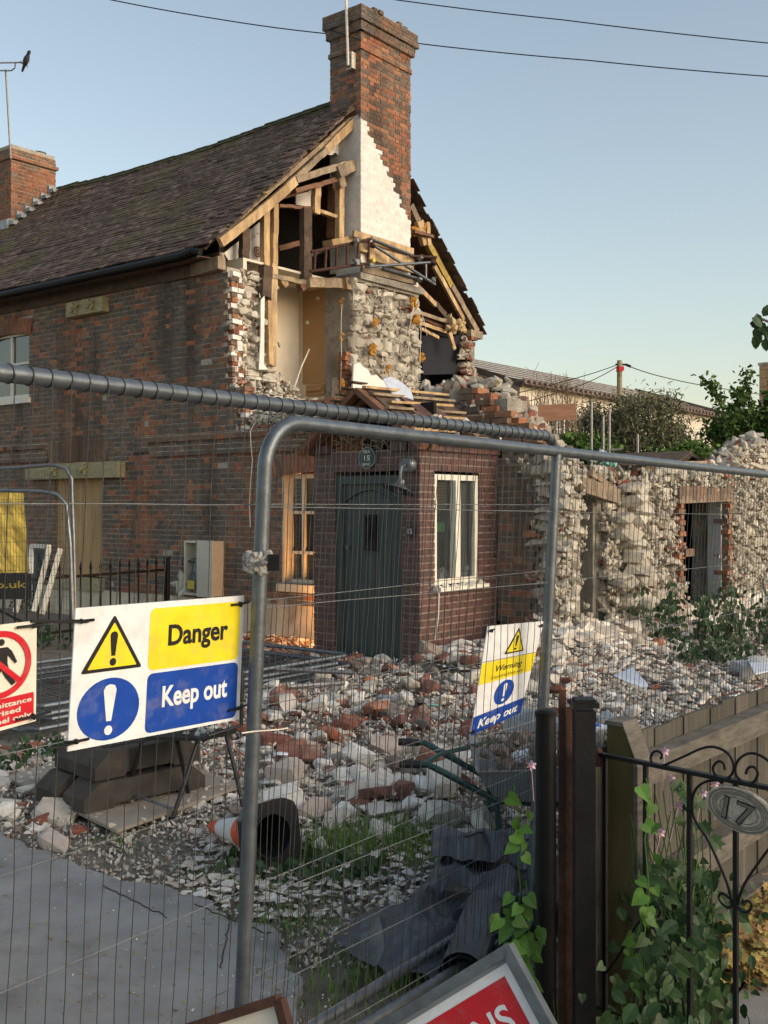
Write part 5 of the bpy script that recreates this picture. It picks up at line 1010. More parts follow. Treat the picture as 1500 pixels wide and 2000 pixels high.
# ================================================================ TEXT AND SIGN HELPERS
def textmesh(s, bold=.0, shear=0):
    cu = bpy.data.curves.new('t', 'FONT'); cu.body = s; cu.offset = bold; cu.shear = shear; cu.resolution_u = 4; cu.fill_mode = 'FRONT'; o = bpy.data.objects.new('t', cu); COL.objects.link(o)
    dg = bpy.context.evaluated_depsgraph_get(); me = bpy.data.meshes.new_from_object(o.evaluated_get(dg)); me.calc_loop_triangles()
    v = np.array([q.co[:] for q in me.vertices]); t = np.array([x.vertices[:] for x in me.loop_triangles]); bpy.data.objects.remove(o); bpy.data.curves.remove(cu); bpy.data.meshes.remove(me)
    v[:, 0] -= v[:, 0].min(); w_ = v[:, 0].max(); y0, y1 = v[:, 1].min(), v[:, 1].max(); return v, t, w_, y0, y1
class Quad:      # flat sign: u to the right, v downwards, both 0..1
    def __init__(s, tl, tr, brr, bl): s.c = (tl, tr, brr, bl); s.n = (tr-tl).cross(bl-tl).normalized(); s.n = s.n if s.n.y < 0 else -s.n
    def at(s, u, v, off=0): tl, tr, brr, bl = s.c; return tl*(1-u)*(1-v)+tr*u*(1-v)+brr*u*v+bl*(1-u)*v+s.n*off
def plate(q, m, th, nm, parent):
    S = Soup(); S.prism([q.at(0, 0), q.at(1, 0), q.at(1, 1), q.at(0, 1)], -q.n*th); return S.build(nm, m, parent)
def shape(q, pts, m, nm, parent, off):
    S = Soup(); S.prism([q.at(u, v, off) for u, v in pts], -q.n*.0005); return S.build(nm, m, parent)
def txt(q, s, m, u0, u1, vb, h, parent, off, bold=.02, shear=0, nm='lettering'):
    """vb: baseline v; h: cap height in v"""
    v, t, w_, y0, y1 = textmesh(s, bold, shear); cap = .72; S = Soup()
    P_ = [q.at(u0+(x/w_)*(u1-u0), vb-(y/cap)*h, off)[:] for x, y, z in v]; S.add(P_, t); return S.build(nm, m, parent)
def rrect(u0, u1, v0, v1, ru, rv, n=5):
    out = []
    for (cu, cv, q0) in ((u1-ru, v1-rv, 0), (u0+ru, v1-rv, 1), (u0+ru, v0+rv, 2), (u1-ru, v0+rv, 3)):
        for i in range(n+1): a = (q0+i/n)*math.pi/2; out.append((cu+ru*math.cos(a), cv+rv*math.sin(a)))
    return out
def circ(u, v, ru, rv, n=36, a0=0, a1=1): return [(u+ru*math.cos(2*math.pi*i/n), v+rv*math.sin(2*math.pi*i/n)) for i in range(n)]
def bang(cu, v0, v1, wt, wb, lean=0):     # exclamation: tapered stroke, round top
    h = v1-v0; s = [(cu-wb, v0+h*.72), (cu+wb, v0+h*.72), (cu+wt, v0+h*.12), (cu+wt*.7, v0+h*.03), (cu, v0), (cu-wt*.7, v0+h*.03), (cu-wt, v0+h*.12)]; return s, (cu, v0+h*.9, wt*.85, h*.095)
def rtri(cu, v0, v1, hw, r=.12):
    A, B_, C_ = Vector((cu, v0)), Vector((cu+hw, v1)), Vector((cu-hw, v1)); out = []
    for p, q, s_ in ((A, C_, B_), (B_, A, C_), (C_, B_, A)):
        a = p.lerp(q, r*.5); b = p.lerp(s_, r*.5)
        for i in range(5): t = i/4; out.append(tuple((a*(1-t)**2+p*2*t*(1-t)+b*t*t)))
    return out
def cable_tie(p, d, parent, m='black_metal', L_=.07): S = Soup(); S.tube([p-d*L_*.5, p, p+d*L_*.5+Z*.004], .0035, 5); S.stone(p, (.014, .012, .014), fam=BLOCKS); S.build('cable_tie', m, parent)
# plaques on the porch
qp = Quad(W(3.742, -1.531, 2.388), W(3.978, -1.531, 2.388), W(3.978, -1.531, 2.152), W(3.742, -1.531, 2.152))
for s_, u0, u1, vb, h in (('FERN', .28, .72, .28, .14), ('15', .34, .68, .62, .24), ('BANK', .26, .74, .86, .14)): txt(qp, s_, 'letter_pale', u0, u1, vb, h, plq, .001, .02)
S = Soup()
for i in range(28):
    a0, a1 = 2*math.pi*i/28, 2*math.pi*(i+1)/28; f = lambda r, a: qp.at(.5+r*math.cos(a), .5+r*math.sin(a), .0005); S.prism([f(.49, a0), f(.49, a1), f(.475, a1), f(.475, a0)], -qp.n*.0005)
S.build('rim', 'letter_pale', plq)
qn = Quad(W(4.39, -1.532, 1.54), W(4.50, -1.532, 1.54), W(4.50, -1.532, 1.43), W(4.39, -1.532, 1.43)); txt(qn, '15', 'letter_pale', .25, .78, .75, .5, nplt, .001, .0)
# ================================================================ STEEL FENCE PANELS
K = 1.15
def panel(name, lab, org, e, u, L_, H_, nwire, rings, mid=None, zh=(), r_=.0205, rad=.13, wr=.00125, hm='wire_steel'):
    e = e.normalized(); n_ = e.cross(u).normalized(); n_ = n_ if n_.y < 0 else -n_; t = thing(name, lab, 'fence panel', org, 'steel mesh fence panels standing across the front')
    def pt(s, h, o=0): return org+e*s+u*h+n_*o
    path = [pt(0, 0)]+[pt(0, H_-rad)]+[pt(rad-rad*math.cos(a), H_-rad+rad*math.sin(a)) for a in [math.pi/2*i/8 for i in range(1, 8)]]+[pt(rad, H_)]
    S = Soup(); S.tube(path+[pt(L_*.5, H_)]+[pt(L_-rad, H_)]+[pt(L_-rad+rad*math.sin(a), H_-rad+rad*math.cos(a)) for a in [math.pi/2*i/8 for i in range(1, 8)]]+[pt(L_, H_-rad), pt(L_, 0)], r_, 14)
    S.build('frame', 'galvanised', t, smooth=True)
    S = Soup(); S.tube([pt(0, .03), pt(L_, .03)], r_*.9, 12); S.build('bottom_rail', 'galvanised', t, smooth=True)
    if mid: S = Soup(); S.tube([pt(mid, H_-.01), pt(mid, 0)], r_*.95, 12); S.build('middle_post', 'galvanised', t, smooth=True)
    for i in range(nwire):
        s = (i+.6)/nwire*L_+rnd(-.003, .003); hh = H_-.0
        if s < rad: hh = H_-rad+math.sqrt(max(0, rad**2-(rad-s)**2))
        if L_-s < rad: hh = H_-rad+math.sqrt(max(0, rad**2-(rad-L_+s)**2))
        S = Soup(); o_ = r_+wr if rings else 0; wob = rnd(0, 6); pts = []
        for k in range(25): h = .02+(hh-.02-(.0 if rings else .015))*k/24; pts.append(pt(s+.0022*math.sin(h*9+wob)+.0012*nz(h*6, i), h, (o_ if rings else -.001)+.0025*math.sin(h*12+i)))
        S.tube(pts, wr, 5)
        if rings: S.tube([pt(s+.001, hh+(r_+wr)*math.sin(a), (r_+wr)*math.cos(a)) for a in [2*math.pi*k/14 for k in range(15)]], wr*1.05, 5, cap=False)
        S.build('upright_wire', 'wire_steel', t)
    for h in zh: S = Soup(); S.tube([pt(L_*k/12, h+.004*nz(k*.7, h*9), .002+(r_ if rings else 0)) for k in range(13)], wr*1.15, 5); S.build('cross_wire', 'wire_bright' if True else hm, t)
    return t, pt, n_
A1 = Vector((-.72, 2.0, 0))*K; B1 = Vector((.53, 3.75, 0))*K; e1 = (B1-A1).normalized(); B1 = B1+e1*.2; u1 = Vector((.055, -.04, 1)).normalized(); L1 = 3.5
H1 = 2.04-.09; o1 = B1-e1*L1; o1 = o1-u1*H1; o1.z = .09
pn1, pt1, n1 = panel('mesh_panel', 'galvanised fence panel on the left with wires looped over its top tube', o1, e1, u1, L1, H1, 68, True, zh=[z-.09 for z in (1.76, 1.49, 1.21, .94, .67, .40, .16)])
A2 = Vector((-.275, 2.52, 0))*K; E2 = Vector((1.95, 5.45, 0))*K; e2v = Vector((E2.x-A2.x, E2.y-A2.y, -.012*(E2-A2).length)).normalized(); u2 = Vector((.046, -.03, 1)).normalized(); H2 = 1.90; o2 = A2-u2*H2; o2.z = CAMH+.235-H2
pn2, pt2, n2 = panel('mesh_panel', 'galvanised fence panel in front with a round corner and a middle post', o2, e2v, u2, 4.7, H2, 97, False, mid=1.64, zh=[H2-.235, H2-.51, H2-.78, H2-1.05, H2-1.32, H2-1.59, H2-1.82])
for (t_, p_) in ((pn1, pt1), (pn2, pt2)):
    for s in ((.0, .0), (3.5 if t_ is pn1 else 4.7, .0)):
        q = p_(s[0], 0); S = Soup(); S.box(Vector((q.x, q.y, .065)), Vector((.32, -.1, 0)), Vector((.04, .12, 0)), Z*.065); tag(S.build('rubber_block', 'rubber'), 'rubber foot under the '+('wire looped' if t_ is pn1 else 'round cornered')+' panel at its '+('left' if s[0] == 0 else 'right')+' end', 'fence foot')
def on1(px, py, off=.0): return onpl(px, py, o1+n1*off, n1)
def on2(px, py, off=.0): return onpl(px, py, o2+n2*off, n2)
# coupler with shaggy rag at the left post of the front panel
S = Soup(); c = on2(512, 1098, .03)
for k in range(110): a = rnd(0, 6.28); S.stone(c+Vector((math.cos(a)*.03-.012, math.sin(a)*.03, rnd(-.022, .022))), (.022, .022, .03), fam=FRAGS)
cf = tag(S.build('rag', 'fur'), 'shaggy grey rag wrapped round the joint of the steel fence', 'rag')
cp = thing('fence_clamp', 'black steel clamp joining the two fence panels below the rag', 'clamp', c); S = Soup(); S.box(c+Vector((.034, -.02, 0)), Vector((.014, 0, 0)), Vector((0, .012, 0)), Z*.022); S.build('plate', 'black_metal', cp); S = Soup(); S.tube([c+Vector((.0, -.06, 0)), c+Vector((.03, .02, .0))], .008, 8); S.build('bolt', 'galvanised_old', cp)
S = Soup(); S.tube([on2(472, 1432, .03), on2(500, 1428, .035), on2(545, 1425, .03), on2(562, 1422, .02)], .0022, 5); tag(S.build('cable_tie', 'cable_white'), 'loose white cable tie on the left post of the front panel', 'cable tie')
S = Soup(); S.tube([onb(838, 1150, -1.7), onb(842, 1142, -1.7), onb(852, 1145, -1.7), onb(857, 1160, -1.7), onb(856, 1200, -1.7), onb(850, 1250, -1.7)], .009, 5); tag(S.build('white_tape', 'cable_white'), 'white tape hanging down from the porch window sill', 'tape')
# ================================================================ SIGNS ON THE FENCE
dg_ = Quad(on1(148, 1188, .028), on1(477, 1163, .028), on1(467, 1405, .028), on1(132, 1468, .028))
ds = thing('danger_sign', 'white safety board reading Danger and Keep out in yellow and blue', 'sign', dg_.at(.5, 1)); plate(dg_, 'sign_white', .004, 'board', ds)
shape(dg_, rrect(.405, .975, .045, .505, .03, .05), 'sign_yellow', 'yellow_field', ds, .001); shape(dg_, rrect(.405, .975, .53, .975, .03, .05), 'sign_blue', 'blue_field', ds, .001)
shape(dg_, rtri(.205, .065, .47, .165, .10), 'sign_black', 'warning_triangle', ds, .001); shape(dg_, rtri(.205, .12, .445, .132, .06), 'sign_yellow', 'triangle_field', ds, .002)
s_, (cu, cv, r_, rv) = bang(.205, .185, .43, .020, .010); shape(dg_, s_, 'sign_black', 'exclamation_mark', ds, .003); shape(dg_, circ(cu, cv, r_*1.0, rv*1.2), 'sign_black', 'exclamation_dot', ds, .003)
shape(dg_, circ(.20, .745, .165, .225), 'sign_blue', 'blue_disc', ds, .001); s_, (cu, cv, r_, rv) = bang(.20, .565, .935, .034, .013); shape(dg_, s_, 'sign_white', 'exclamation_mark', ds, .002); shape(dg_, circ(cu, cv, .021, .034), 'sign_white', 'exclamation_dot', ds, .002)
txt(dg_, 'Danger', 'sign_black', .515, .895, .33, .155, ds, .002, .028); txt(dg_, 'Keep out', 'sign_white', .495, .905, .79, .155, ds, .002, .028)
for (x, y) in ((160, 1213), (470, 1180), (150, 1448), (464, 1384)): cable_tie(on1(x, y, .034), e1*(-1 if x < 300 else 1), ds)
S = Soup(); S.tube([on1(60, 1213, .03), on1(150, 1214, .034), on1(172, 1214, .034)], .004, 5); S.tube([on1(88, 1462, .03), on1(125, 1458, .03), on1(160, 1446, .034)], .0035, 5); S.build('cable_tie', 'black_metal', ds)
# no admittance sign at the left edge
na = Quad(on1(-78, 1230, .028), on1(72, 1212, .028), on1(70, 1408, .028), on1(-80, 1450, .028)); ns = thing('prohibition_sign', 'white board with crossed out walking man above red No admittance text', 'sign', na.at(.5, 1)); plate(na, 'sign_cream', .004, 'board', ns)
shape(na, rrect(.03, .965, .70, .965, .02, .02), 'sign_red', 'red_field', ns, .001)
S = Soup(); N_ = 40; cu, cv, ru, rv = .50, .375, .42, .32
for i in range(N_):
    a0, a1 = 2*math.pi*i/N_, 2*math.pi*(i+1)/N_; f = lambda k, a: na.at(cu+ru*k*math.cos(a), cv+rv*k*math.sin(a), .003); S.prism([f(1, a0), f(1, a1), f(.82, a1), f(.82, a0)], -na.n*.0005)
a_ = math.radians(42); dx, dy = math.cos(a_), math.sin(a_); S.prism([na.at(cu+ru*(.86*sx*dx-.08*sy*dy), cv+rv*(.86*sx*dy+.08*sy*dx), .003) for sx, sy in ((-1, -1), (1, -1), (1, 1), (-1, 1))], -na.n*.0005); S.build('red_ring', 'sign_red', ns)
shape(na, circ(.52, .165, .042, .032), 'sign_black', 'figure_head', ns, .002)
shape(na, [(.44, .215), (.60, .215), (.66, .26), (.73, .37), (.70, .385), (.60, .29), (.60, .37), (.64, .47), (.71, .57), (.66, .59), (.57, .50), (.52, .43), (.46, .52), (.36, .60), (.32, .575), (.42, .48), (.45, .38), (.45, .30), (.36, .38), (.32, .365), (.40, .26)], 'sign_black', 'figure_body', ns, .002)
for s_, vb, u1_ in (('No admittance', .785, .93), ('Authorised', .86, .78), ('personnel only', .935, .93)): txt(na, s_, 'sign_cream', .05, u1_, vb, .05, ns, .002, .02)
for (x, y) in ((68, 1222), (66, 1400)): cable_tie(on1(x, y, .036), e1, ns, L_=.09)
# warning sign hanging between the two panels
wq = Quad(on1(953, 1223, .022), on1(1063, 1213, .03), on1(1016, 1392, .034), on1(919, 1437, .03)); wsg = thing('warning_sign', 'crooked white board reading Warning Construction site Keep out behind the mesh', 'sign', wq.at(.5, 1)); plate(wq, 'sign_white', .003, 'board', wsg)
shape(wq, [(.0, .345), (1, .345), (1, .545), (0, .545)], 'sign_yellow', 'yellow_field', wsg, .001); shape(wq, [(.0, .835), (1, .835), (1, 1), (0, 1)], 'sign_blue', 'blue_field', wsg, .001)
shape(wq, rtri(.55, .04, .30, .18, .1), 'sign_black', 'warning_triangle', wsg, .001); shape(wq, rtri(.55, .075, .285, .143, .06), 'sign_yellow', 'triangle_field', wsg, .002)
s_, (cu, cv, r_, rv) = bang(.55, .12, .275, .022, .010); shape(wq, s_, 'sign_black', 'exclamation_mark', wsg, .003); shape(wq, circ(cu, cv, .02, .011), 'sign_black', 'exclamation_dot', wsg, .003)
shape(wq, circ(.52, .69, .19, .12), 'sign_blue', 'blue_disc', wsg, .001); s_, (cu, cv, r_, rv) = bang(.52, .60, .785, .035, .016); shape(wq, s_, 'sign_white', 'exclamation_mark', wsg, .002); shape(wq, circ(cu, cv, .028, .016), 'sign_white', 'exclamation_dot', wsg, .002)
txt(wq, 'Warning', 'sign_black', .26, .76, .455, .062, wsg, .002, .01, .2); txt(wq, 'Construction site', 'sign_black', .2, .80, .52, .033, wsg, .002, .0, .2); txt(wq, 'Keep out', 'sign_white', .10, .90, .955, .08, wsg, .002, .03, .2)
for (x, y) in ((960, 1232), (1058, 1222), (924, 1430)): cable_tie(on1(x, y, .036), e1, wsg, L_=.04)
# ================================================================ ROAD SIGNS AT THE BOTTOM
def lean_sign(D, corner, ex, ey, w_, h_):
    P0 = ray(*corner, D); return Quad(P0-ex*w_, P0, P0+ey*h_, P0-ex*w_+ey*h_)
ex = Vector((.78, -.25, .60)).normalized(); ey = Vector((.21, -.33, -.93)); ey = (ey-ex*ey.dot(ex)).normalized()
rq = lean_sign(2.25, (995, 1853), ex, ey, 1.0, .40); rs_ = thing('road_sign', 'tilted red road sign in a grey frame ending in the letters IANS', 'road sign', rq.at(.5, 1)); S = Soup()
S.prism([rq.at(0, 0), rq.at(1, 0), rq.at(1, 1), rq.at(0, 1)], -rq.n*.02); S.build('backing', 'plastic_grey', rs_)
def edgebar(q, a, b, wd, hh, nm, m, par): S = Soup(); p0 = q.at(*a, .005); p1 = q.at(*b, .005); S.beam(p0, p1, wd, hh, q.n); S.build(nm, m, par)
edgebar(rq, (0, .0), (1.0, .0), .022, .03, 'rim', 'galvanised', rs_); edgebar(rq, (1.0, -.02), (1.0, 1), .022, .03, 'rim', 'galvanised', rs_)
shape(rq, [(0, .05), (.98, .05), (.98, 1), (0, 1)], 'sign_white', 'white_border', rs_, .001); shape(rq, [(0, .10), (.962, .10), (.962, 1), (0, 1)], 'sign_red', 'red_field', rs_, .002)
txt(rq, 'PEDESTRIANS', 'sign_white', .47, .935, .345, .14, rs_, .003, .02)
ex = Vector((.86, -.2, .36)).normalized(); ey = Vector((.25, -.3, -.9)); ey = (ey-ex*ey.dot(ex)).normalized()
cq = lean_sign(2.2, (548, 1950), ex, ey, .5, .4); cs_ = thing('road_sign', 'cream road sign with a rusty brown rim at the bottom edge', 'road sign', cq.at(.5, 1)); S = Soup(); S.prism([cq.at(0, 0), cq.at(1, 0), cq.at(1, 1), cq.at(0, 1)], -cq.n*.012); S.build('board', 'sign_cream', cs_)
edgebar(cq, (0, 0), (1, 0), .018, .03, 'rim', 'rust_metal', cs_); edgebar(cq, (1, 0), (1, 1), .018, .03, 'rim', 'rust_metal', cs_)
shape(cq, circ(.72, .52, .22, .34), 'sign_red', 'red_disc', cs_, .001)
S = Soup(); [S.stone(cq.at(u, v, .0), (rnd(.01, .025), .003, rnd(.01, .03))) for u, v in ((.7, .08), (.86, .1), (.93, .3), (.95, .5), (.6, .06))]; S.build('rust_spots', 'rust_metal', cs_)
# ================================================================ STACK OF PANELS LYING ON THE GROUND, LEFT
for k, (zz, sh, lab) in enumerate(((.07, 0, 'lowest of the steel panels lying flat behind the Danger board'), (.125, .12, 'second panel up in the lying stack'), (.18, -.1, 'third panel up in the lying stack'), (.235, .05, 'topmost of the steel panels lying flat'))):
    c = Vector((-.36+sh*.5, 10.9+sh, zz)); t = thing('stacked_fence_panel', lab, 'fence panel', c, 'steel panels lying in a stack'); LE = 3.7; S = Soup(); A_ = c; B_ = c-V*LE; C_ = B_+U*2; D_ = A_+U*2
    S.tube([A_-V*.1, B_+V*.1, B_+U*.1, C_-U*.1, C_+V*.1, D_-V*.1, D_-U*.1, A_+U*.1, A_-V*.1], .021, 8); S.build('frame', 'galvanised', t, smooth=True); S = Soup()
    for j in range(60): s = (j+.5)/60*LE; S.tube([c-V*s, c-V*s+U*2], .002, 3, cap=False)
    for j in range(7): S.tube([c+U*(.27*j+.2), c-V*LE+U*(.27*j+.2)], .002, 3, cap=False)
    S.build('mesh_wires', 'wire_steel', t, kind='stuff')
for (x0, y0, x1, y1, lab) in ((520, 1306, 690, 1314, 'loose steel tube end poking right from the lying panels'), (560, 1342, 672, 1334, 'loose short steel tube at the right end of the lying stack')):
    S = Soup(); S.tube([ongr(x0, y0, .22), ongr(x1, y1, .2)], .022, 8); tag(S.build('steel_tube', 'galvanised_old', smooth=True), lab, 'tube')
# standing panels far left with yellow banner
for (pts, D, lab) in ((((-60, 918), (0, 916), (100, 908), (128, 914), (140, 935), (144, 1060), (147, 1210)), 11.6, 'farther of the two steel panels standing at the left edge'), (((-60, 957), (0, 958), (80, 960), (112, 966), (130, 985), (137, 1060), (142, 1215)), 10.8, 'nearer of the two steel panels standing at the left edge')):
    t = thing('standing_fence_panel', lab, 'fence panel', ongr(140, 1300), 'steel panels standing at the left edge'); S = Soup(); S.tube([ray(x, y, D) for x, y in pts], .02, 8); S.build('frame', 'galvanised', t, smooth=True); S = Soup(); ty = pts[1][1]
    for k in range(34): x = -55+k*5.7; S.tube([ray(x, ty+4+(x > 110)*10, D), ray(x+3, 1215, D)], .002, 3)
    for k in range(9): S.tube([ray(-60, ty+18+k*28, D), ray(138, ty+18+k*27, D)], .002, 3)
    S.build('mesh_wires', 'wire_steel', t, kind='stuff')
bn = thing('yellow_banner', 'shiny yellow banner tied to the mesh at the left edge', 'banner', ray(20, 1120, 11.2)); S = Soup(); N_ = 14; vs = []; ts = []
for i in range(N_+1):
    for j in range(N_+1): u, v = i/N_, j/N_; x = (-60+u*(105+v*13)); y = 957+v*163+u*(-2); vs.append(ray(x, y, 11.2+.05*nz(u*4, v*4)+.03*abs(nz(u*9, v*7)))[:])
for i in range(N_):
    for j in range(N_): k = i*(N_+1)+j; ts += [(k, k+1, k+N_+2), (k, k+N_+2, k+N_+1)]
S.add(vs, ts); S.build('sheet', 'banner_yellow', bn); qb = Quad(ray(-60, 1122, 11.2), ray(60, 1120, 11.2), ray(62, 1170, 11.2), ray(-60, 1172, 11.2)); plate(qb, 'plastic_black', .004, 'lower_band', bn); txt(qb, 'e.co.uk', 'gold_print', .1, .93, .55, .28, bn, .002, .02)
lf = thing('leaning_window_frame', 'old white window frame leaning against the boarded window wall', 'window frame', ray(90, 1200, 13.5)); 
for (x0, y0, x1, y1, w_) in ((62, 1066, 96, 1068, .05), (62, 1066, 60, 1120, .03), (96, 1070, 66, 1195, .06), (118, 1072, 82, 1200, .06), (40, 1160, 30, 1195, .05)): S = Soup(); S.beam(ray(x0, y0, 13.5), ray(x1, y1, 13.2), .05, w_, Vector((0, 1, 0))); S.build('bar', 'frame_white', lf)
S = Soup(); S.prism([ray(64, 1070, 13.6), ray(94, 1072, 13.6), ray(64, 1190, 13.4)], Vector((0, .01, 0))); S.build('pane', 'glass_dark', lf)
rl = thing('railings', 'black spear topped iron railings running up to the brick wall', 'railings', ray(170, 1210, 13.5)); r0 = Vector((-4.75, 12.6, 0)); r1 = Vector((-3.12, 15.3, 0)); zt_ = lambda t: .86
for k in range(19):
    t = k/18; p = r0.lerp(r1, t); S = Soup(); S.tube([Vector((p.x, p.y, 0)), Vector((p.x, p.y, .92))], .014, 6); S.lathe(Vector((p.x, p.y, .92)), Z, [(.014, 0), (.024, .02), (.001, .12)], 6); S.build('bar', 'black_metal', rl)
for z_ in (.84, .15): S = Soup(); S.beam(r0+Z*z_, r1+Z*z_, .012, .035); S.build('rail', 'black_metal', rl)
S = Soup(); p = r1+V*.05; S.tube([p, p+Z*1.02], .035, 8); S.build('post', 'black_metal', rl)
bs_ = thing('dark_railing', 'slanting dark handrail at the left edge in front of the weeds', 'rail', ray(0, 1190, 9)); S = Soup(); S.tube([ray(-20, 1182, 9), ray(55, 1220, 9.3), ray(66, 1228, 9.3)], .012, 6); S.build('rail', 'black_metal', bs_)
# ================================================================ FEET STACK, BOARD, CHAIR, CONE, BARROW, TARP
bd_ = [ongr(10, 1530, .03), ongr(228, 1637, .03), ongr(478, 1545, .03)]; d4 = bd_[0]+bd_[2]-bd_[1]; S = Soup(); S.prism([Vector((p.x, p.y, .055)) for p in (bd_[0], bd_[1], bd_[2], d4)], Z*.018); tag(S.build('ground_board', 'board_grey'), 'grey plywood board with red paint marks under the stacked feet', 'board')
def foot(c, d, z0, L_, lab, flip=False):
    d = d.normalized(); s = Vector((-d.y, d.x, 0)); t = thing('rubber_block', lab, 'fence foot', c+Z*z0, 'rubber fence feet stacked on the board'); h = .15; wd = .115; hl = L_/2
    prof = [(-hl, 0), (-hl, .07), (-hl+.10, h), (hl-.10, h), (hl, .07), (hl, 0), (hl-.18, 0), (hl-.2, .02), (-hl+.2, .02), (-hl+.18, 0)]
    if flip: prof = [(x, h-z) for x, z in prof][::-1]
    S = Soup(); S.prism([c+d*x+Z*(z0+z)-s*wd for x, z in prof], s*wd*2)
    S.build('body', 'rubber', t); S = Soup()
    for k in range(8): q = c+d*(-hl+.14+k*(L_-.28)/7)+Z*(z0+h+.001); S.lathe(q, Z, [(.001, 0), (.028, 0), (.028, .003), (.02, .003), (.02, .0012), (.001, .0012)], 10)
    S.build('socket', 'plastic_black', t)
dv = Vector((.70, .71, 0)); pv = Vector((-.71, .70, 0)); c = (ongr(172, 1592, .07)+ongr(396, 1540, .07))/2; c.z = 0; c += pv*.12
foot(c, dv, .075, .80, 'lower front rubber foot in the stack on the grey board'); foot(c+dv*.03+pv*.02, dv, .235, .70, 'upper front rubber foot directly above the lower front one')
foot(c+pv*.27-dv*.04, dv, .075, .78, 'lower back rubber foot of the stack reaching farthest left'); foot(c+pv*.26+dv*.04, dv, .235, .70, 'upper back rubber foot of the stack')
ch = thing('folding_chair', 'black folding chair standing on the board behind the Danger sign', 'chair', ongr(340, 1590)); zt_ = .46
def cp_(x, y, z): return ongr(x, y, z)
legs = [((237, 1583), (277, 1445)), ((334, 1607), (388, 1441)), ((370, 1562), (346, 1448)), ((478, 1592), (442, 1436))]
for (b_, t_) in legs:
    p = cp_(*b_, .02); q = cp_(*t_, .44); S = Soup(); S.tube([p, p.lerp(q, .5)+Vector((.004, 0, 0)), q], .0125, 8); S.lathe(p, Z, [(.016, -.01), (.016, .03), (.0125, .03)], 8); S.build('leg', 'plastic_black', ch, smooth=True)
S = Soup(); S.tube([cp_(244, 1546, .12), cp_(338, 1580, .12)], .009, 8); S.build('stretcher', 'galvanised_old', ch)
c4 = [cp_(285, 1446, .45), cp_(395, 1448, .45), cp_(462, 1432, .45), cp_(350, 1425, .45)]; S = Soup(); S.prism(c4, Z*.02); S.build('seat', 'plastic_black', ch)
S = Soup(); q0, q1 = c4[2], c4[1]; S.tube([c4[1], c4[1]+Vector((.03, .0, .03)), q0+Vector((.03, -.02, .05)), q0+Vector((.03, 0, .35))], .0125, 8); S.tube([c4[3]+Z*.02, c4[3]+Z*.35, q0+Vector((.03, 0, .35))], .0125, 8); S.prism([c4[3]+Z*.18, c4[3]+Z*.36, q0+Vector((.03, 0, .36)), q0+Vector((.03, 0, .18))], Vector((0, .015, 0))); S.build('backrest', 'plastic_black', ch)
gs_ = thing('broken_glass', 'shards of broken glass lying on the seat of the folding chair', 'broken glass', c4[0])
for k in range(14): u, v = rnd(.3, .95), rnd(.1, .9); p = c4[0].lerp(c4[1], u).lerp(c4[3].lerp(c4[2], u), v); Soup().stone(p+Z*.03, (.05, .05, .006), fam=FRAGS).build('shard', 'glass_far', gs_)

tipp = Vector((-.90, 5.62, .075)); bs = Vector((-.54, 5.17, .165)); ax = (bs-tipp).normalized(); Lc = (bs-tipp).length; cone = thing('traffic_cone', 'dirty orange and white traffic cone lying on its side with its black base towards us', 'traffic cone', bs)
for (h0, h1, m) in ((0, .17, 'cone_orange'), (.17, .55, 'cone_white'), (.55, .97, 'cone_orange')):
    f = lambda h: .026+.09*h; S = Soup(); S.lathe(tipp, ax, [(.02 if h0 == 0 else f(h0), h0*Lc), (f(h0), h0*Lc+.001), (f(h1), h1*Lc)], 24); S.build({0: 'tip', .17: 'sleeve', .55: 'lower_cone'}[h0], m, cone, smooth=True)
bx = ax.cross(Z).normalized(); bz = bx.cross(ax).normalized(); S = Soup(); hw = .162
pr = [bs+bx*(hw*u)+bz*(hw*v) for u, v in rrect(-1, 1, -1, 1, .2, .2)]; ri = [bs+bx*.11*math.cos(a)+bz*.11*math.sin(a) for a in [2*math.pi*i/24 for i in range(24)]]
n_ = len(pr)
for i in range(24):
    a0, a1 = 2*math.pi*i/24, 2*math.pi*(i+1)/24
    def sq(a): m_ = max(abs(math.cos(a)), abs(math.sin(a))); k = min(1/m_, 1.22); return bs+(bx*math.cos(a)+bz*math.sin(a))*hw*k
    f = lambda r, a: bs+(bx*math.cos(a)+bz*math.sin(a))*r; S.prism([sq(a0), sq(a1), f(.11, a1), f(.11, a0)], -ax*.035)
    S.prism([f(.11, a0)+ax*.012, f(.11, a1)+ax*.012, f(.10, a1)+ax*.012, f(.10, a0)+ax*.012], -ax*.03)
S.lathe(bs, -ax, [(.105, 0), (.082, .15), (.045, .4), (.001, .42)], 24); S.build('base', 'plastic_black', cone)
wb = thing('wheelbarrow', 'dark green wheelbarrow with grey tray full of rubbish beside the black post', 'wheelbarrow', Vector((.7, 5.4, 0))); 
for (yo, nm) in ((0, 'handle'), (.5, 'handle')):
    S = Soup(); S.tube([Vector((.085, 5.40+yo, .455)), Vector((.22, 5.38+yo, .455)), Vector((.30, 5.36+yo*.95, .42)), Vector((.56, 5.36+yo*.9, .28)), Vector((1.2, 5.5+yo*.5, .2))], .017, 10); S.build(nm, 'barrow_green', wb, smooth=True)
    S = Soup(); S.tube([Vector((.08, 5.40+yo, .455)), Vector((.19, 5.385+yo, .455))], .021, 10); S.build('grip', 'plastic_black', wb, smooth=True)
    S = Soup(); S.tube([Vector((.56, 5.36+yo*.9, .30)), Vector((.57, 5.36+yo*.9, .15)), Vector((.56, 5.34+yo*.9, .01))], .015, 8); S.build('leg', 'barrow_green', wb, smooth=True)
S = Soup(); S.tube([Vector((.10+.1, 5.42, .45)), Vector((.3, 5.6, .46)), Vector((.62, 5.75, .50))], .012, 6); S.build('brace', 'barrow_green', wb)
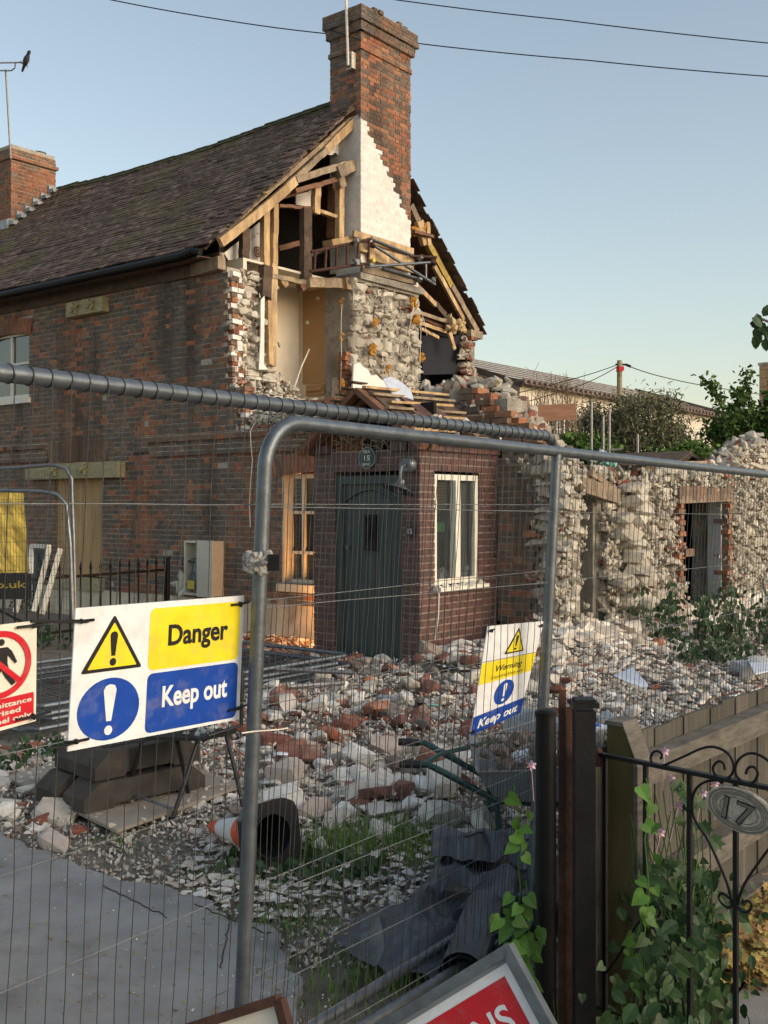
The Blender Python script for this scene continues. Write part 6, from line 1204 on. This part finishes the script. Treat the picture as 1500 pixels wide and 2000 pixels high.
rim = [Vector(p) for p in ((.46, 5.28, .44), (.46, 5.88, .50), (.80, 5.95, .50), (1.22, 5.80, .52), (1.22, 5.36, .52), (.80, 5.24, .46))]; bot = [Vector(p) for p in ((.56, 5.36, .29), (.56, 5.80, .29), (.80, 5.82, .27), (1.0, 5.72, .27), (1.0, 5.44, .27), (.80, 5.36, .27))]; S = Soup()
for i in range(6): j = (i+1) % 6; nrm = (rim[j]-rim[i]).cross(bot[i]-rim[i]).normalized(); S.prism([rim[i], rim[j], bot[j], bot[i]], nrm*.004)
S.prism(bot, Z*.004); S.build('tray', 'plastic_grey', wb); S = Soup(); S.tube(rim+[rim[0]], .008, 6); S.build('rim', 'galvanised_old', wb)
S = Soup(); S.lathe(Vector((1.3, 5.55, .19)), Vector((0, 1, 0)), [(.001, -.04), (.12, -.04), (.18, -.03), (.19, 0), (.18, .03), (.12, .04), (.001, .04)], 20); S.build('wheel', 'rubber', wb)
S = Soup(); T = Soup()
for k in range(90): S.stone(Vector((rnd(.52, 1.15), rnd(5.35, 5.8), rnd(.40, .54))), (rnd(.03, .09),)*3)
for k in range(120): p = Vector((rnd(.5, 1.1), rnd(5.3, 5.8), .48)); T.tube([p, p+Vector((rnd(-.1, .1), rnd(-.1, .1), rnd(0, .14)))], .0025, 3)
S.build('barrow_rubble', 'brown_rubble', kind='stuff')['label'] = 'brown rubble and stones piled in the wheelbarrow tray'; T.build('barrow_twigs', 'twig', kind='stuff')['label'] = 'dry twigs heaped in the wheelbarrow tray'
bpy.data.objects['barrow_rubble']['category'] = 'rubble'; bpy.data.objects['barrow_twigs']['category'] = 'twigs'
def bottle(c, ax, lab):
    ax = ax.normalized(); t = thing('plastic_bottle', lab, 'bottle', c); S = Soup(); S.lathe(c, ax, [(.001, 0), (.04, .005), (.042, .05), (.037, .06), (.042, .07), (.042, .17), (.03, .21), (.014, .235), (.014, .25), (.001, .25)], 14); S.build('body', 'bag_white', t, smooth=True)
    S = Soup(); S.lathe(c, ax, [(.0425, .10), (.0435, .10), (.0435, .16), (.0425, .16)], 14); S.build('wrapper', 'label_blue', t); S = Soup(); S.lathe(c, ax, [(.016, .235), (.017, .26), (.001, .26)], 10); S.build('cap', 'plastic_black', t)
bottle(ray(1000, 1482, 5.5), Vector((.9, -.2, .15)), 'empty plastic bottle with blue label lying in the wheelbarrow'); bottle(ray(1196, 1428, 8.0), Vector((-1, .1, .1)), 'clear plastic bottle with blue label lying behind the wooden fence')
for (px, py, D, w_, h_, m, lab) in ((1035, 1425, 6.2, .26, .16, 'plastic_grey', 'grey crumpled plastic tub behind the warning sign'), (1180, 1425, 8.3, .36, .12, 'paint_grey', 'grey plastic lid under the bottle behind the wooden fence'), (1490, 1312, 10.6, .5, .18, 'paint_grey', 'grey ribbed cardboard box at the right edge above the fence'), (1395, 1278, 13, .8, .12, 'chalk_stone', 'long pale block lying on the rubble slope')):
    c = ray(px, py, D); S = Soup(); S.prism([c+Vector((-w_/2, -.1, -h_/2)), c+Vector((w_/2, -.12, -h_/2)), c+Vector((w_/2*1.1, .3, -h_/2)), c+Vector((-w_/2, .3, -h_/2))], Z*h_*.9+Vector((.03, 0, 0))); S.stone(c+Z*h_*.4, (w_*.7, .3, h_*.6)); tag(S.build('debris_piece', m), lab, 'debris')
S = Soup(); S.prism([ongr(x, y, z) for x, y, z in ((1198, 1320, .15), (1236, 1305, .22), (1266, 1338, .12), (1262, 1346, .1), (1228, 1335, .12))], Z*.008); tag(S.build('torn_board', 'paper'), 'torn pale blue white board lying on the gravel slope', 'board')
S = Soup(); S.prism([ongr(x, y, .2) for x, y in ((1460, 1290), (1520, 1285), (1530, 1305), (1475, 1318))], Z*.01); tag(S.build('white_sheet', 'paper'), 'white sheet lying at the right edge above the wooden fence', 'sheet')
for (x, y, s, m, lab) in ((548, 1473, .07, 'sign_white', 'small white paper scrap left in the rubble beside the steel post'), (850, 1378, .08, 'aqua', 'pale green scrap lying in the middle of the rubble'), (755, 1362, .12, 'plastic_grey', 'dark grey slab fragment in the rubble before the door'), (1365, 1240, .1, 'label_blue', 'blue scrap at the foot of the stone wall'), (1440, 1332, .09, 'plastic_grey', 'grey lump on the slope near the fence'), (1235, 1403, .06, 'insulation', 'orange leaf scrap on the gravel above the wooden fence')):
    S = Soup(); p = ongr(x, y, .15); S.stone(p, (s*1.8, s*1.3, s*.3), rot=Matrix.Rotation(rnd(-.3, .3), 3, 'X'), fam=FRAGS); tag(S.build('scrap', m), lab, 'scrap')
# black plastic sheet
tp_ = thing('plastic_sheet', 'crumpled black plastic sheet lying on the ground behind the fence', 'plastic sheet', ongr(850, 1850)); S = Soup(); NU, NV = 130, 90; vs = []; ts = []
outl = [((650, 1838), (760, 1905), (880, 1912)), ((700, 1800), (850, 1850), (990, 1870)), ((800, 1770), (900, 1800), (1060, 1800)), ((845, 1700), (930, 1740), (1080, 1740)), ((870, 1672), (960, 1690), (1090, 1690))]
def tarp(u, v):
    i = min(int(u*4), 3); f = u*4-i; a = [Vector(outl[i][k]).lerp(Vector(outl[i+1][k]), f) for k in range(3)]; q = a[0].lerp(a[1], v*2) if v < .5 else a[1].lerp(a[2], v*2-1)
    p = ongr(q.x, q.y, .04); r1_ = abs(nz(u*3.2+v*1.2, v*2.5-u, 3)); r2_ = abs(nz(u*8, v*7, 9)); edge_ = min(u, 1-u, v, 1-v)*8
    h = .03+(.13*(1-min(1, r1_*1.7))**1.2+.018*(1-min(1, r2_*2)))*min(1, .25+edge_*.5)*(.6+.7*u)+.008*nz(u*14, v*14)
    return Vector((p.x+.03*nz(u*5, v*5), p.y+.05*nz(v*5, u*5), h))
for i in range(NU+1):
    for j in range(NV+1): vs.append(tarp(i/NU, j/NV)[:])
for i in range(NU):
    for j in range(NV): k = i*(NV+1)+j; ts += [(k, k+NV+2, k+1), (k, k+NV+1, k+NV+2)]
S.add(vs, ts); S.build('sheet', 'tarp', tp_, smooth=True); S = Soup(); c = ongr(905, 1905, .09); axr = Vector((.25, 1, .06)).normalized(); sx = axr.cross(Z).normalized(); sz = sx.cross(axr)
for i in range(60):
    f = lambda k: (sx*math.cos(k*.32)+sz*math.sin(k*.32))*(.035+.0011*k); a, b = c+f(i), c+f(i+1); S.add([a[:], b[:], (b+axr*.55)[:], (a+axr*.55)[:]], [(0, 1, 2), (0, 2, 3)])
S.build('roll', 'tarp', tp_, smooth=True); S = Soup()
for i in range(24):
    pass
f = lambda u, v: ongr(842+u*205+6*nz(v*6), 1668+v*(52+22*nz(u*5, 2)), .10)+Z*(.13*math.sin(v*2.7)+.03*(1-abs(nz(u*3, v*2, 5))*2)+.006*nz(u*15, v*9)+.02)+Vector((0, .1*nz(u*3, v*3), 0))
gv = [f(i/50, j/24)[:] for i in range(51) for j in range(25)]; gt_ = []
for i in range(50):
    for j in range(24): k = i*25+j; gt_ += [(k, k+26, k+1), (k, k+25, k+26)]
S.add(gv, gt_); S.build('fold', 'tarp', tp_, smooth=True)
# ================================================================ NEIGHBOUR: POSTS, GATE, WOODEN FENCE, PLANTS
def bpost(px0, px1, top, D, rnd_, lab, m='black_metal', name='gate_post'):
    w_ = (px1-px0)*D/F; c = ray((px0+px1)/2, 988, D); zt = CAMH-(top-988)*D/F; t = thing(name, lab, 'post', (c.x, D, 0)); S = Soup()
    if rnd_: S.tube([Vector((c.x, D, -.05)), Vector((c.x, D, zt))], w_/2, 20); S.build('shaft', m, t, smooth=True); S = Soup(); S.lathe(Vector((c.x, D, zt)), Z, [(.001, -.01), (w_*.54, -.01), (w_*.56, .003), (w_*.4, .012), (.001, .015)], 20); S.build('cap', m, t)
    else: S.box(Vector((c.x, D, zt/2-.02)), Vector((w_/2, 0, 0)), Vector((0, w_/2, 0)), Z*(zt/2)); S.build('shaft', m, t); S = Soup(); S.box(Vector((c.x, D, zt)), Vector((w_*.66, 0, 0)), Vector((0, w_*.66, 0)), Z*.008); S.box(Vector((c.x, D, zt+.011)), Vector((w_*.5, 0, 0)), Vector((0, w_*.5, 0)), Z*.006); S.build('cap', m, t)
    return t
bpost(1046, 1086, 1392, 3.62, True, 'round black metal post with a flat cap left of the gate'); bpost(1121, 1160, 1374, 3.42, False, 'square black metal gate post with a flat plate cap')
t = thing('rusty_post', 'thin rusty angle iron post between the two black posts', 'post', ray(1105, 1900, 3.5)); S = Soup(); c = ray(1098, 988, 3.5); zt = CAMH-(1350-988)*3.5/F
S.box(Vector((c.x, 3.5, zt/2)), Vector((.012, 0, 0)), Vector((0, .003, 0)), Z*(zt/2)); S.box(Vector((c.x+.03, 3.50, zt/2-.02)), Vector((.018, .008, 0)), Vector((0, .003, 0)), Z*(zt/2-.03)); S.stone(Vector((c.x, 3.5, zt)), (.02, .006, .05)); S.stone(Vector((c.x+.03, 3.5, zt-.04)), (.02, .006, .05)); S.build('iron', 'rust_metal', t)
FB0 = Vector((.697, 3.57, 0)); FV = Vector((.634, .773, 0)).normalized(); FR = Vector((FV.y, -FV.x, 0)); wf = thing('wooden_fence', 'weathered grey boarded fence seen from its rail side behind the gate', 'fence', FB0)
s = -.02; k = 0
while s < 5.2:
    w_ = rnd(.115, .135); c = FB0+FV*(s+w_/2); S = Soup(); h = .965+rnd(-.008, .008); S.box(Vector((c.x, c.y, h/2-.02))-FR*(.006*(k % 2)), FV*(w_/2+.006), FR*.007, Z*(h/2)); S.build('board', 'fence_board', wf); s += w_; k += 1
for z_ in (.83, .40, .10): S = Soup(); p0 = FB0+FV*.20+FR*.045+Z*z_; p1 = FB0+FV*5+FR*.045+Z*z_; S.beam(p0, p1, .07, .095); S.build('rail', 'fence_rail', wf)

c = FB0+FV*.09+FR*.075; S = Soup(); hx = .048; S.prism([Vector((c.x, c.y, 0))-FV*.05+FR*x+Z*z_ for x, z_ in ((-hx, -.1), (hx, -.1), (hx, .93), (hx*.2, 1.02), (-hx, 1.02))], FV*.1); S.build('fence_post', 'fence_post', wf)
S = Soup(); S.prism([Vector((c.x, c.y, 0))-FV*.053+FR*x+Z*z_ for x, z_ in ((hx+.001, -.1), (hx+.016, -.1), (hx+.016, .90), (hx*.2, 1.035), (-hx*1.1, 1.035), (-hx*1.1, 1.021), (hx*.2, 1.021), (hx+.001, .93))], FV*.106); S.build('post_cap', 'fence_rail', wf)
G0 = ray(1173, 1473, 3.45); G1 = ray(1500, 1541, 3.04); G1.z = G0.z = .953; ge = (G1-G0).normalized(); gn = Vector((ge.y, -ge.x, 0)); gn = gn if gn.y < 0 else -gn
def og(x, y, o=0): return onpl(x, y, G0+gn*o, gn)
gt = thing('iron_gate', 'black wrought iron garden gate with scrolls along its top rail', 'gate', Vector((G0.x, G0.y, 0))); S = Soup(); S.beam(G0, G0+ge*1.12, .022, .012); S.build('top_rail', 'black_metal', gt); S = Soup(); S.beam(G0-Z*.88, G0+ge*1.12-Z*.88, .02, .02); S.build('bottom_rail', 'black_metal', gt)
for x in (1182, 1261, 1347, 1437, 1535, 1640): p = og(x, 1500); p.z = 0; S = Soup(); S.box(p+Z*.50, ge*.0065, gn*.0065, Z*.45); S.build('bar', 'black_metal', gt)
def scroll(pts, o=0, r_=.0042):
    P_ = [og(x, y, o) for x, y in pts]; Q_ = []
    for i in range(len(P_)-1):
        a, b, c_, d = P_[max(i-1, 0)], P_[i], P_[i+1], P_[min(i+2, len(P_)-1)]
        for k in range(5): t_ = k/5; Q_.append(.5*((2*b)+(c_-a)*t_+(2*a-5*b+4*c_-d)*t_*t_+(3*b-a-3*c_+d)*t_**3))
    S = Soup(); S.tube(Q_+[P_[-1]], r_, 6); S.build('scroll', 'black_metal', gt, smooth=True)
scroll([(1290, 1482), (1293, 1474), (1285, 1467), (1275, 1470), (1271, 1482), (1277, 1493), (1292, 1496), (1330, 1480), (1370, 1462), (1395, 1459), (1420, 1470), (1432, 1490), (1432, 1507), (1422, 1519), (1408, 1521), (1396, 1511), (1393, 1498), (1403, 1487), (1413, 1491), (1416, 1504)])
scroll([(1457, 1512), (1460, 1502), (1468, 1497), (1477, 1502), (1480, 1513), (1473, 1526), (1461, 1530), (1446, 1524), (1437, 1510), (1438, 1492), (1450, 1477), (1468, 1471), (1488, 1477), (1510, 1495), (1560, 1545), (1600, 1575)])
scroll([(1430, 1770), (1420, 1725), (1385, 1645), (1357, 1600), (1352, 1565), (1360, 1540), (1378, 1527), (1400, 1524), (1412, 1530)]); scroll([(1430, 1770), (1420, 1772), (1408, 1762), (1404, 1750), (1412, 1745), (1425, 1755)])
scroll([(1440, 1770), (1455, 1725), (1500, 1660), (1540, 1610), (1545, 1580), (1530, 1555), (1500, 1545)]); scroll([(1440, 1768), (1450, 1780), (1462, 1780), (1468, 1768), (1462, 1760), (1450, 1762)])
scroll([(1336, 1985), (1330, 1940), (1295, 1850), (1270, 1795), (1275, 1775), (1285, 1770), (1290, 1780), (1285, 1792)]); scroll([(1185, 1900), (1210, 1865), (1240, 1812), (1256, 1790), (1250, 1765), (1238, 1762), (1233, 1770)]); scroll([(1265, 1950), (1280, 1942), (1298, 1950), (1305, 1970), (1298, 1985), (1285, 1980), (1275, 1965)]); scroll([(1155, 1965), (1180, 1972), (1220, 1985), (1260, 1992)])
S = Soup(); p = og(1168, 1478); S.lathe(p-Z*.03, Z, [(.001, 0), (.014, 0), (.016, .02), (.014, .05), (.001, .06)], 8); S.stone(p, (.03, .03, .02)); S.build('hinge', 'rust_metal', gt)
oc = og(1443, 1583, .02); pu = (ge*1).normalized(); rot = math.radians(-10); ex_ = ge*math.cos(rot)+Z*math.sin(rot); ez_ = -ge*math.sin(rot)+Z*math.cos(rot); rx, rz = 63*3.1/F*1.13, 42*3.1/F*1.0
pq = Quad(oc-ex_*rx+ez_*rz, oc+ex_*rx+ez_*rz, oc+ex_*rx-ez_*rz, oc-ex_*rx-ez_*rz); pg = thing('number_plaque', 'oval pale carved plaque numbered 17 hanging on the iron gate', 'house number', oc)
mat('plaque_pale', [(.50, .46, .38), (.50, .46, .38)], .9, 40, .35, .8, 120, stain=[((.17, .14, .11), 30, .6, 1, .55)]); mat('digit', [(.16, .145, .12), (.16, .145, .12)], .8, 30, .2, .3, 80)
S = Soup(); S.prism([pq.at(u, v) for u, v in circ(.5, .5, .5, .5, 40)], -pq.n*.018); S.build('disc', 'plaque_pale', pg)
S = Soup()
for rr_ in (.46, .40, .34, .28, .44, .37):
    P_ = [pq.at(.5+rr_*math.cos(a)*(1+.02*nz(a*3, rr_*30)), .5+rr_*math.sin(a), .001) for a in [2*math.pi*i/40 for i in range(41)]]; S.tube(P_, .0011, 4, cap=False)
S.build('carved_ring', 'digit', pg); S = Soup(); q_ = Quad(pq.at(.28, .24, .001), pq.at(.72, .24, .001), pq.at(.72, .80, .001), pq.at(.28, .80, .001))
txt(q_, '17', 'sign_black', -.03, 1.03, .99, .96, pg, .001, .03, nm='digit_outline'); txt(q_, '17', 'digit', .0, 1.0, .96, .91, pg, .003, .0, nm='digits')
S = Soup(); S.prism([Vector((p.x, p.y, -.015)) for p in [ongr(x, y) for x, y in ((1150, 2100), (1165, 1700), (1300, 1620), (1700, 1560), (1700, 1840), (1500, 1890), (1445, 1935), (1415, 1990), (1400, 2100))]], Z*.03); S.build('soil', 'soil', kind='structure')
# leafy things at the gate
iv = thing('ground_ivy', 'dark leafy plants crowding the foot of the iron gate', 'plants', ongr(1310, 1950)); n_ = 0; pts_l = []; pts_s = []
for k in range(700):
    x = random.gauss(1305, 55); y = rnd(1680, 2010); 
    if y < 1760 and abs(x-1330) > 70: continue
    D = rnd(3.05, 4.1)*(1.02 if y > 1800 else 1.1); p = ray(x, y, D)
    if p.z > .02: (pts_l if k < 120 else pts_s).append(p)
leaves(iv, pts_l[:110], 'oval', 'leaf_ivy', .045, .075); S = Soup(); leaves(None, pts_s, 'heart', 'leaf_ivy', .025, .05, S); 
for k in range(900):
    x = random.gauss(1310, 65); y = rnd(1700, 2010); p = ray(x, y, rnd(3.5, 4.3)); 
    if p.z > 0 and fence_side(p.x, p.y) > .03: leaves(None, [p], 'oval', 'leaf_ivy', .03, .06, S)
S.build('small_leaves', 'leaf_ivy', iv, kind='stuff'); T = Soup()
for k in range(40): b_ = ray(rnd(1230, 1400), rnd(1930, 2000), 3.5); T.tube([Vector((b_.x, b_.y, 0)), b_, ray(rnd(1230, 1400), rnd(1500, 1800), 3.5)], .0022, 4)
T.build('stems', 'leaf_ivy', iv, kind='stuff')
S = Soup()
for k in range(1500):
    p = ongr(random.gauss(1470, 50), rnd(1690, 1930), .03); 
    if fence_side(p.x, p.y) > .05: leaves(None, [p+Z*rnd(0, .12)], 'lobe', 'leaf_yellow', .02, .05, S, (0, -.4, 1))
tag(S.build('fallen_leaves', 'leaf_yellow', kind='stuff'), 'yellow and brown ivy leaves carpeting the bank beside the path', 'leaves')
def vine(lab, paths, D, n_, m, s0, s1, shp='heart', extra=()):
    t = thing('bindweed', lab, 'climbing plant', ray(paths[0][0][0], paths[0][0][1], D), 'bindweed climbing the posts'); 
    for P_ in paths:
        Q_ = [ray(x+rnd(-3, 3), y, D+rnd(-.02, .02)) for x, y in P_]; T = Soup(); T.tube(Q_, .0022, 5); T.build('stem', 'leaf_bright', t)
        for k in range(n_): i = random.randrange(len(Q_)-1); p = Q_[i].lerp(Q_[i+1], rnd(0, 1))+Vector((rnd(-.035, .035), rnd(-.05, .0), rnd(-.02, .02))); leaves(t, [p], shp, m, s0, s1)
vine('bright green bindweed climbing the mesh left of the round black post', [((1012, 1900), (1008, 1820), (1018, 1740), (1012, 1660), (1016, 1590), (1004, 1530)), ((1030, 1950), (1022, 1860), (1035, 1800), (1025, 1720)), ((990, 1900), (1000, 1830), (990, 1760))], 3.55, 17, 'leaf_bright', .035, .06)
vine('bindweed with heart shaped leaves twining up the second gate bar', [((1262, 1960), (1258, 1850), (1266, 1740), (1262, 1640), (1270, 1560), (1262, 1520)), ((1230, 1880), (1250, 1800), (1245, 1700))], 3.28, 10, 'leaf_bright', .03, .06)
vine('dark green vine between the third gate bar and the plaque', [((1355, 1900), (1350, 1780), (1362, 1660), (1350, 1560), (1330, 1520)), ((1320, 1800), (1335, 1700), (1345, 1600), (1370, 1540))], 3.4, 16, 'leaf_ivy', .03, .055, 'lobe')
fl = thing('pink_flowers', 'small pale pink aquilegia flowers hanging behind the iron gate', 'flowers', ray(1320, 1530, 3.4))
for (x, y) in ((1310, 1522), (1373, 1550), (1325, 1574), (1290, 1627), (1396, 1532), (1298, 1468), (1038, 1495)):
    c = ray(x, y, 3.38); S = Soup()
    for k in range(6): a = k*1.047; Rm = leafrot(Vector((math.cos(a)*.6, -.7, math.sin(a)*.6)), a); v_, t_ = LG['oval']; S.add((v_*.017)@np.array(Rm).T+np.array(c[:]), t_)
    S.tube([c, c+Vector((rnd(-.02, .02), .03, -.12))], .0014, 4); S.build('flower', 'flower_pink', fl)
# cracks and litter on the asphalt
S = Soup()
for (x0, y0, x1, y1) in ((380, 1772, 520, 1830), (450, 1800, 430, 1900), (200, 1735, 330, 1800), (520, 1830, 600, 1800)):
    p, q = ongr(x0, y0), ongr(x1, y1); n_ = 14; L_ = [Vector((p.x+(q.x-p.x)*i/n_+.02*nz(i*.9, x0), p.y+(q.y-p.y)*i/n_+.03*nz(i*.8, y0), .0145)) for i in range(n_+1)]; L_ = [v for v in L_ if inpoly(v.x, v.y, asph)]
    if len(L_) > 2: S.tube(L_, .0025, 3)
tag(S.build('asphalt_cracks', 'soil', kind='stuff'), 'thin dark cracks near the broken edge of the asphalt', 'cracks')
S = Soup()
for k in range(160): p = ongr(rnd(-50, 560), rnd(1680, 1995)); inpoly(p.x, p.y, asph) and S.stone(Vector((p.x, p.y, .016)), (rnd(.006, .03), rnd(.004, .012), .004), rot=Matrix.Rotation(rnd(0, 6), 3, 'Z'))
tag(S.build('litter', 'leaf_yellow', kind='stuff'), 'small brown leaf litter scattered over the asphalt', 'leaf litter')
